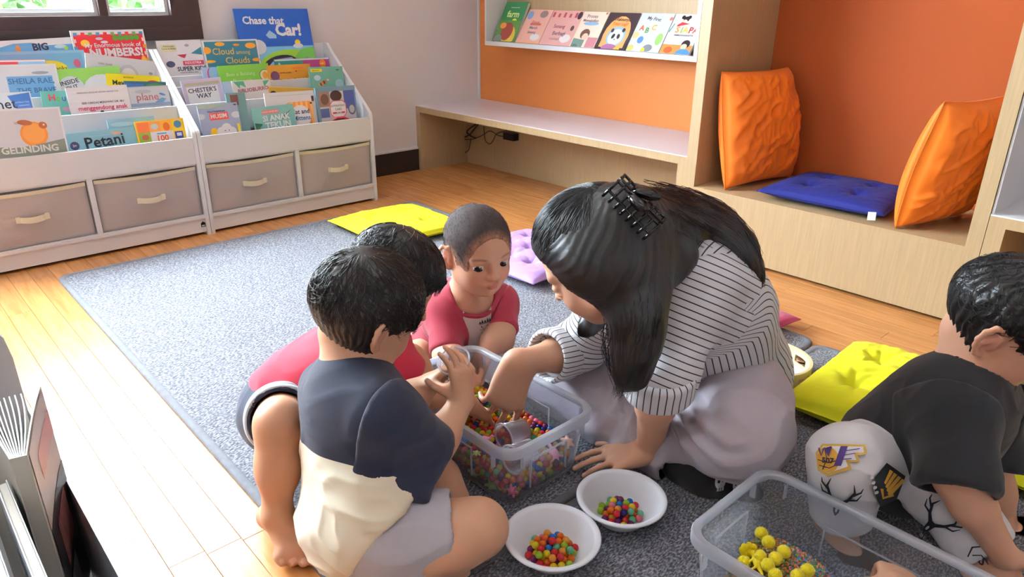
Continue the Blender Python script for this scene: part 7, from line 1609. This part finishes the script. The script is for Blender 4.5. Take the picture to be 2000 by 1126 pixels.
# under the bench: router box, socket, plug, adapter and cables
YB = 2.677
a, b = ay(857, 250, YB-.035), ay(879, 288, YB-.035)
t = empty('wifi_router', ((a[0]+b[0])/2, YB, b[2]), 'white rectangular router box hanging under the bench at its left end', 'router')
bx('body', (a[0], YB-.045, b[2]), (b[0], YB-.012, a[2]), white_pl, t, .006); bx('bracket', (a[0]+.02, YB-.012, b[2]+.03), (b[0]-.02, YB-.0005, a[2]-.03), white_pl, t, 0)
s_ = ay(893, 258, YB); t = empty('wall_socket', (s_[0], YB, s_[2]-.04), 'grey wall socket with a black plug under the bench', 'socket')
bm = bmesh.new(); prism(bm, [(s_[0]+.04*math.cos(q), s_[2]+.04*math.sin(q)) for q in np.linspace(0, 2*PI, 24, endpoint=False)], 1, YB-.006, YB-.0005); mk('faceplate', bm, flat((170, 166, 160)), t)
bx('plug', (s_[0]-.028, YB-.035, s_[2]-.03), (s_[0]+.02, YB-.0065, s_[2]+.004), black_pl, t, .004)
a, b = ay(993, 258, YB), ay(1013, 274, YB)
t = empty('power_adapter', ((a[0]+b[0])/2, YB, b[2]), 'black power adapter on the back panel under the bench', 'adapter'); bx('body', (a[0], YB-.04, b[2]), (b[0], YB-.0005, a[2]+.004), black_pl, t, .005)
def cable(label, pts, r=.0025, Y=YB-.012):
    P = [Vector(ay(x, y, Y-.006*(i % 2))) for i, (x, y) in enumerate(pts)]; Q = []
    for i in range(len(P)-1):
        p0, p1, p2, p3 = P[max(i-1, 0)], P[i], P[i+1], P[min(i+2, len(P)-1)]
        for k in range(6):
            u = k/6; Q.append(.5*((2*p1)+(p2-p0)*u+(2*p0-5*p1+4*p2-p3)*u*u+(3*p1-p0-3*p2+p3)*u**3))
    Q.append(P[-1]); bm = bmesh.new(); tube(bm, Q, r, 6); return setprops(mk('cable', bm, pm('dark_cable', (44, 32, 28), .5), smooth=True), label, 'cable', 'cables under the bench')
cable('thick dark cable from the router to the bench underside', [(881, 271), (898, 270), (915, 264), (926, 252), (933, 243)], .0045)
cable('thin cable looping from the router along the back panel to the black adapter', [(897, 271), (920, 272), (940, 265), (955, 256), (963, 258), (975, 265), (993, 266)])
cable('thin cable hanging in a long loop in the middle of the bundle', [(945, 247), (946, 262), (948, 274), (956, 281), (963, 274), (969, 262), (978, 258), (990, 255)])
cable('short folded cable left of the bundle', [(929, 243), (912, 256), (920, 266), (929, 269)], .004)
cable('thin cable dropping from the bundle to the floor at the left', [(920, 270), (917, 288), (914, 294), (900, 303), (885, 309), (875, 313)])
cable('thin cable from the router down to the knotted plug at the floor', [(856, 287), (862, 301), (868, 309), (873, 318)], .003)
cable('small cable loop above the router', [(858, 252), (861, 244), (865, 243), (866, 249)], .003)
t = empty('cable_knot', ay(871, 316, YB-.012), 'bundle of tied cable resting near the floor below the router', 'cable')
bm = bmesh.new()
for dx in (-3, 0, 3): tube(bm, [Vector(ay(866+dx, 303, YB-.014-.002*dx)), Vector(ay(869+dx, 311, YB-.016)), Vector(ay(874+dx, 322, YB-.012))], .0032, 6)
mk('loop', bm, MATS['dark_cable'], t, smooth=True)
for _f in (navy_boy, maroon_boy, red_boy, black_boy, woman, arm_child): _f()
for _c, _r in (((962, 805), .02), ((950, 815), .02), ((985, 800), .022), ((940, 805), .022), ((975, 790), .022)):
    for _z in (.07, .095): TUB_CLEAR.append((az(_c[0], _c[1], _z), _r))
fill_tub()
# lettering as real mesh
bpy.context.view_layer.update(); _dg = bpy.context.evaluated_depsgraph_get()
for _o in [o for o in bpy.data.objects if o.type == 'FONT']:
    _m = bpy.data.meshes.new_from_object(_o.evaluated_get(_dg)); _m.name = 'lettering'
    _q = bpy.data.objects.new('lettering', _m); C.objects.link(_q); _q.parent = _o.parent; _q.matrix_local = _o.matrix_local
    bpy.data.objects.remove(_o)
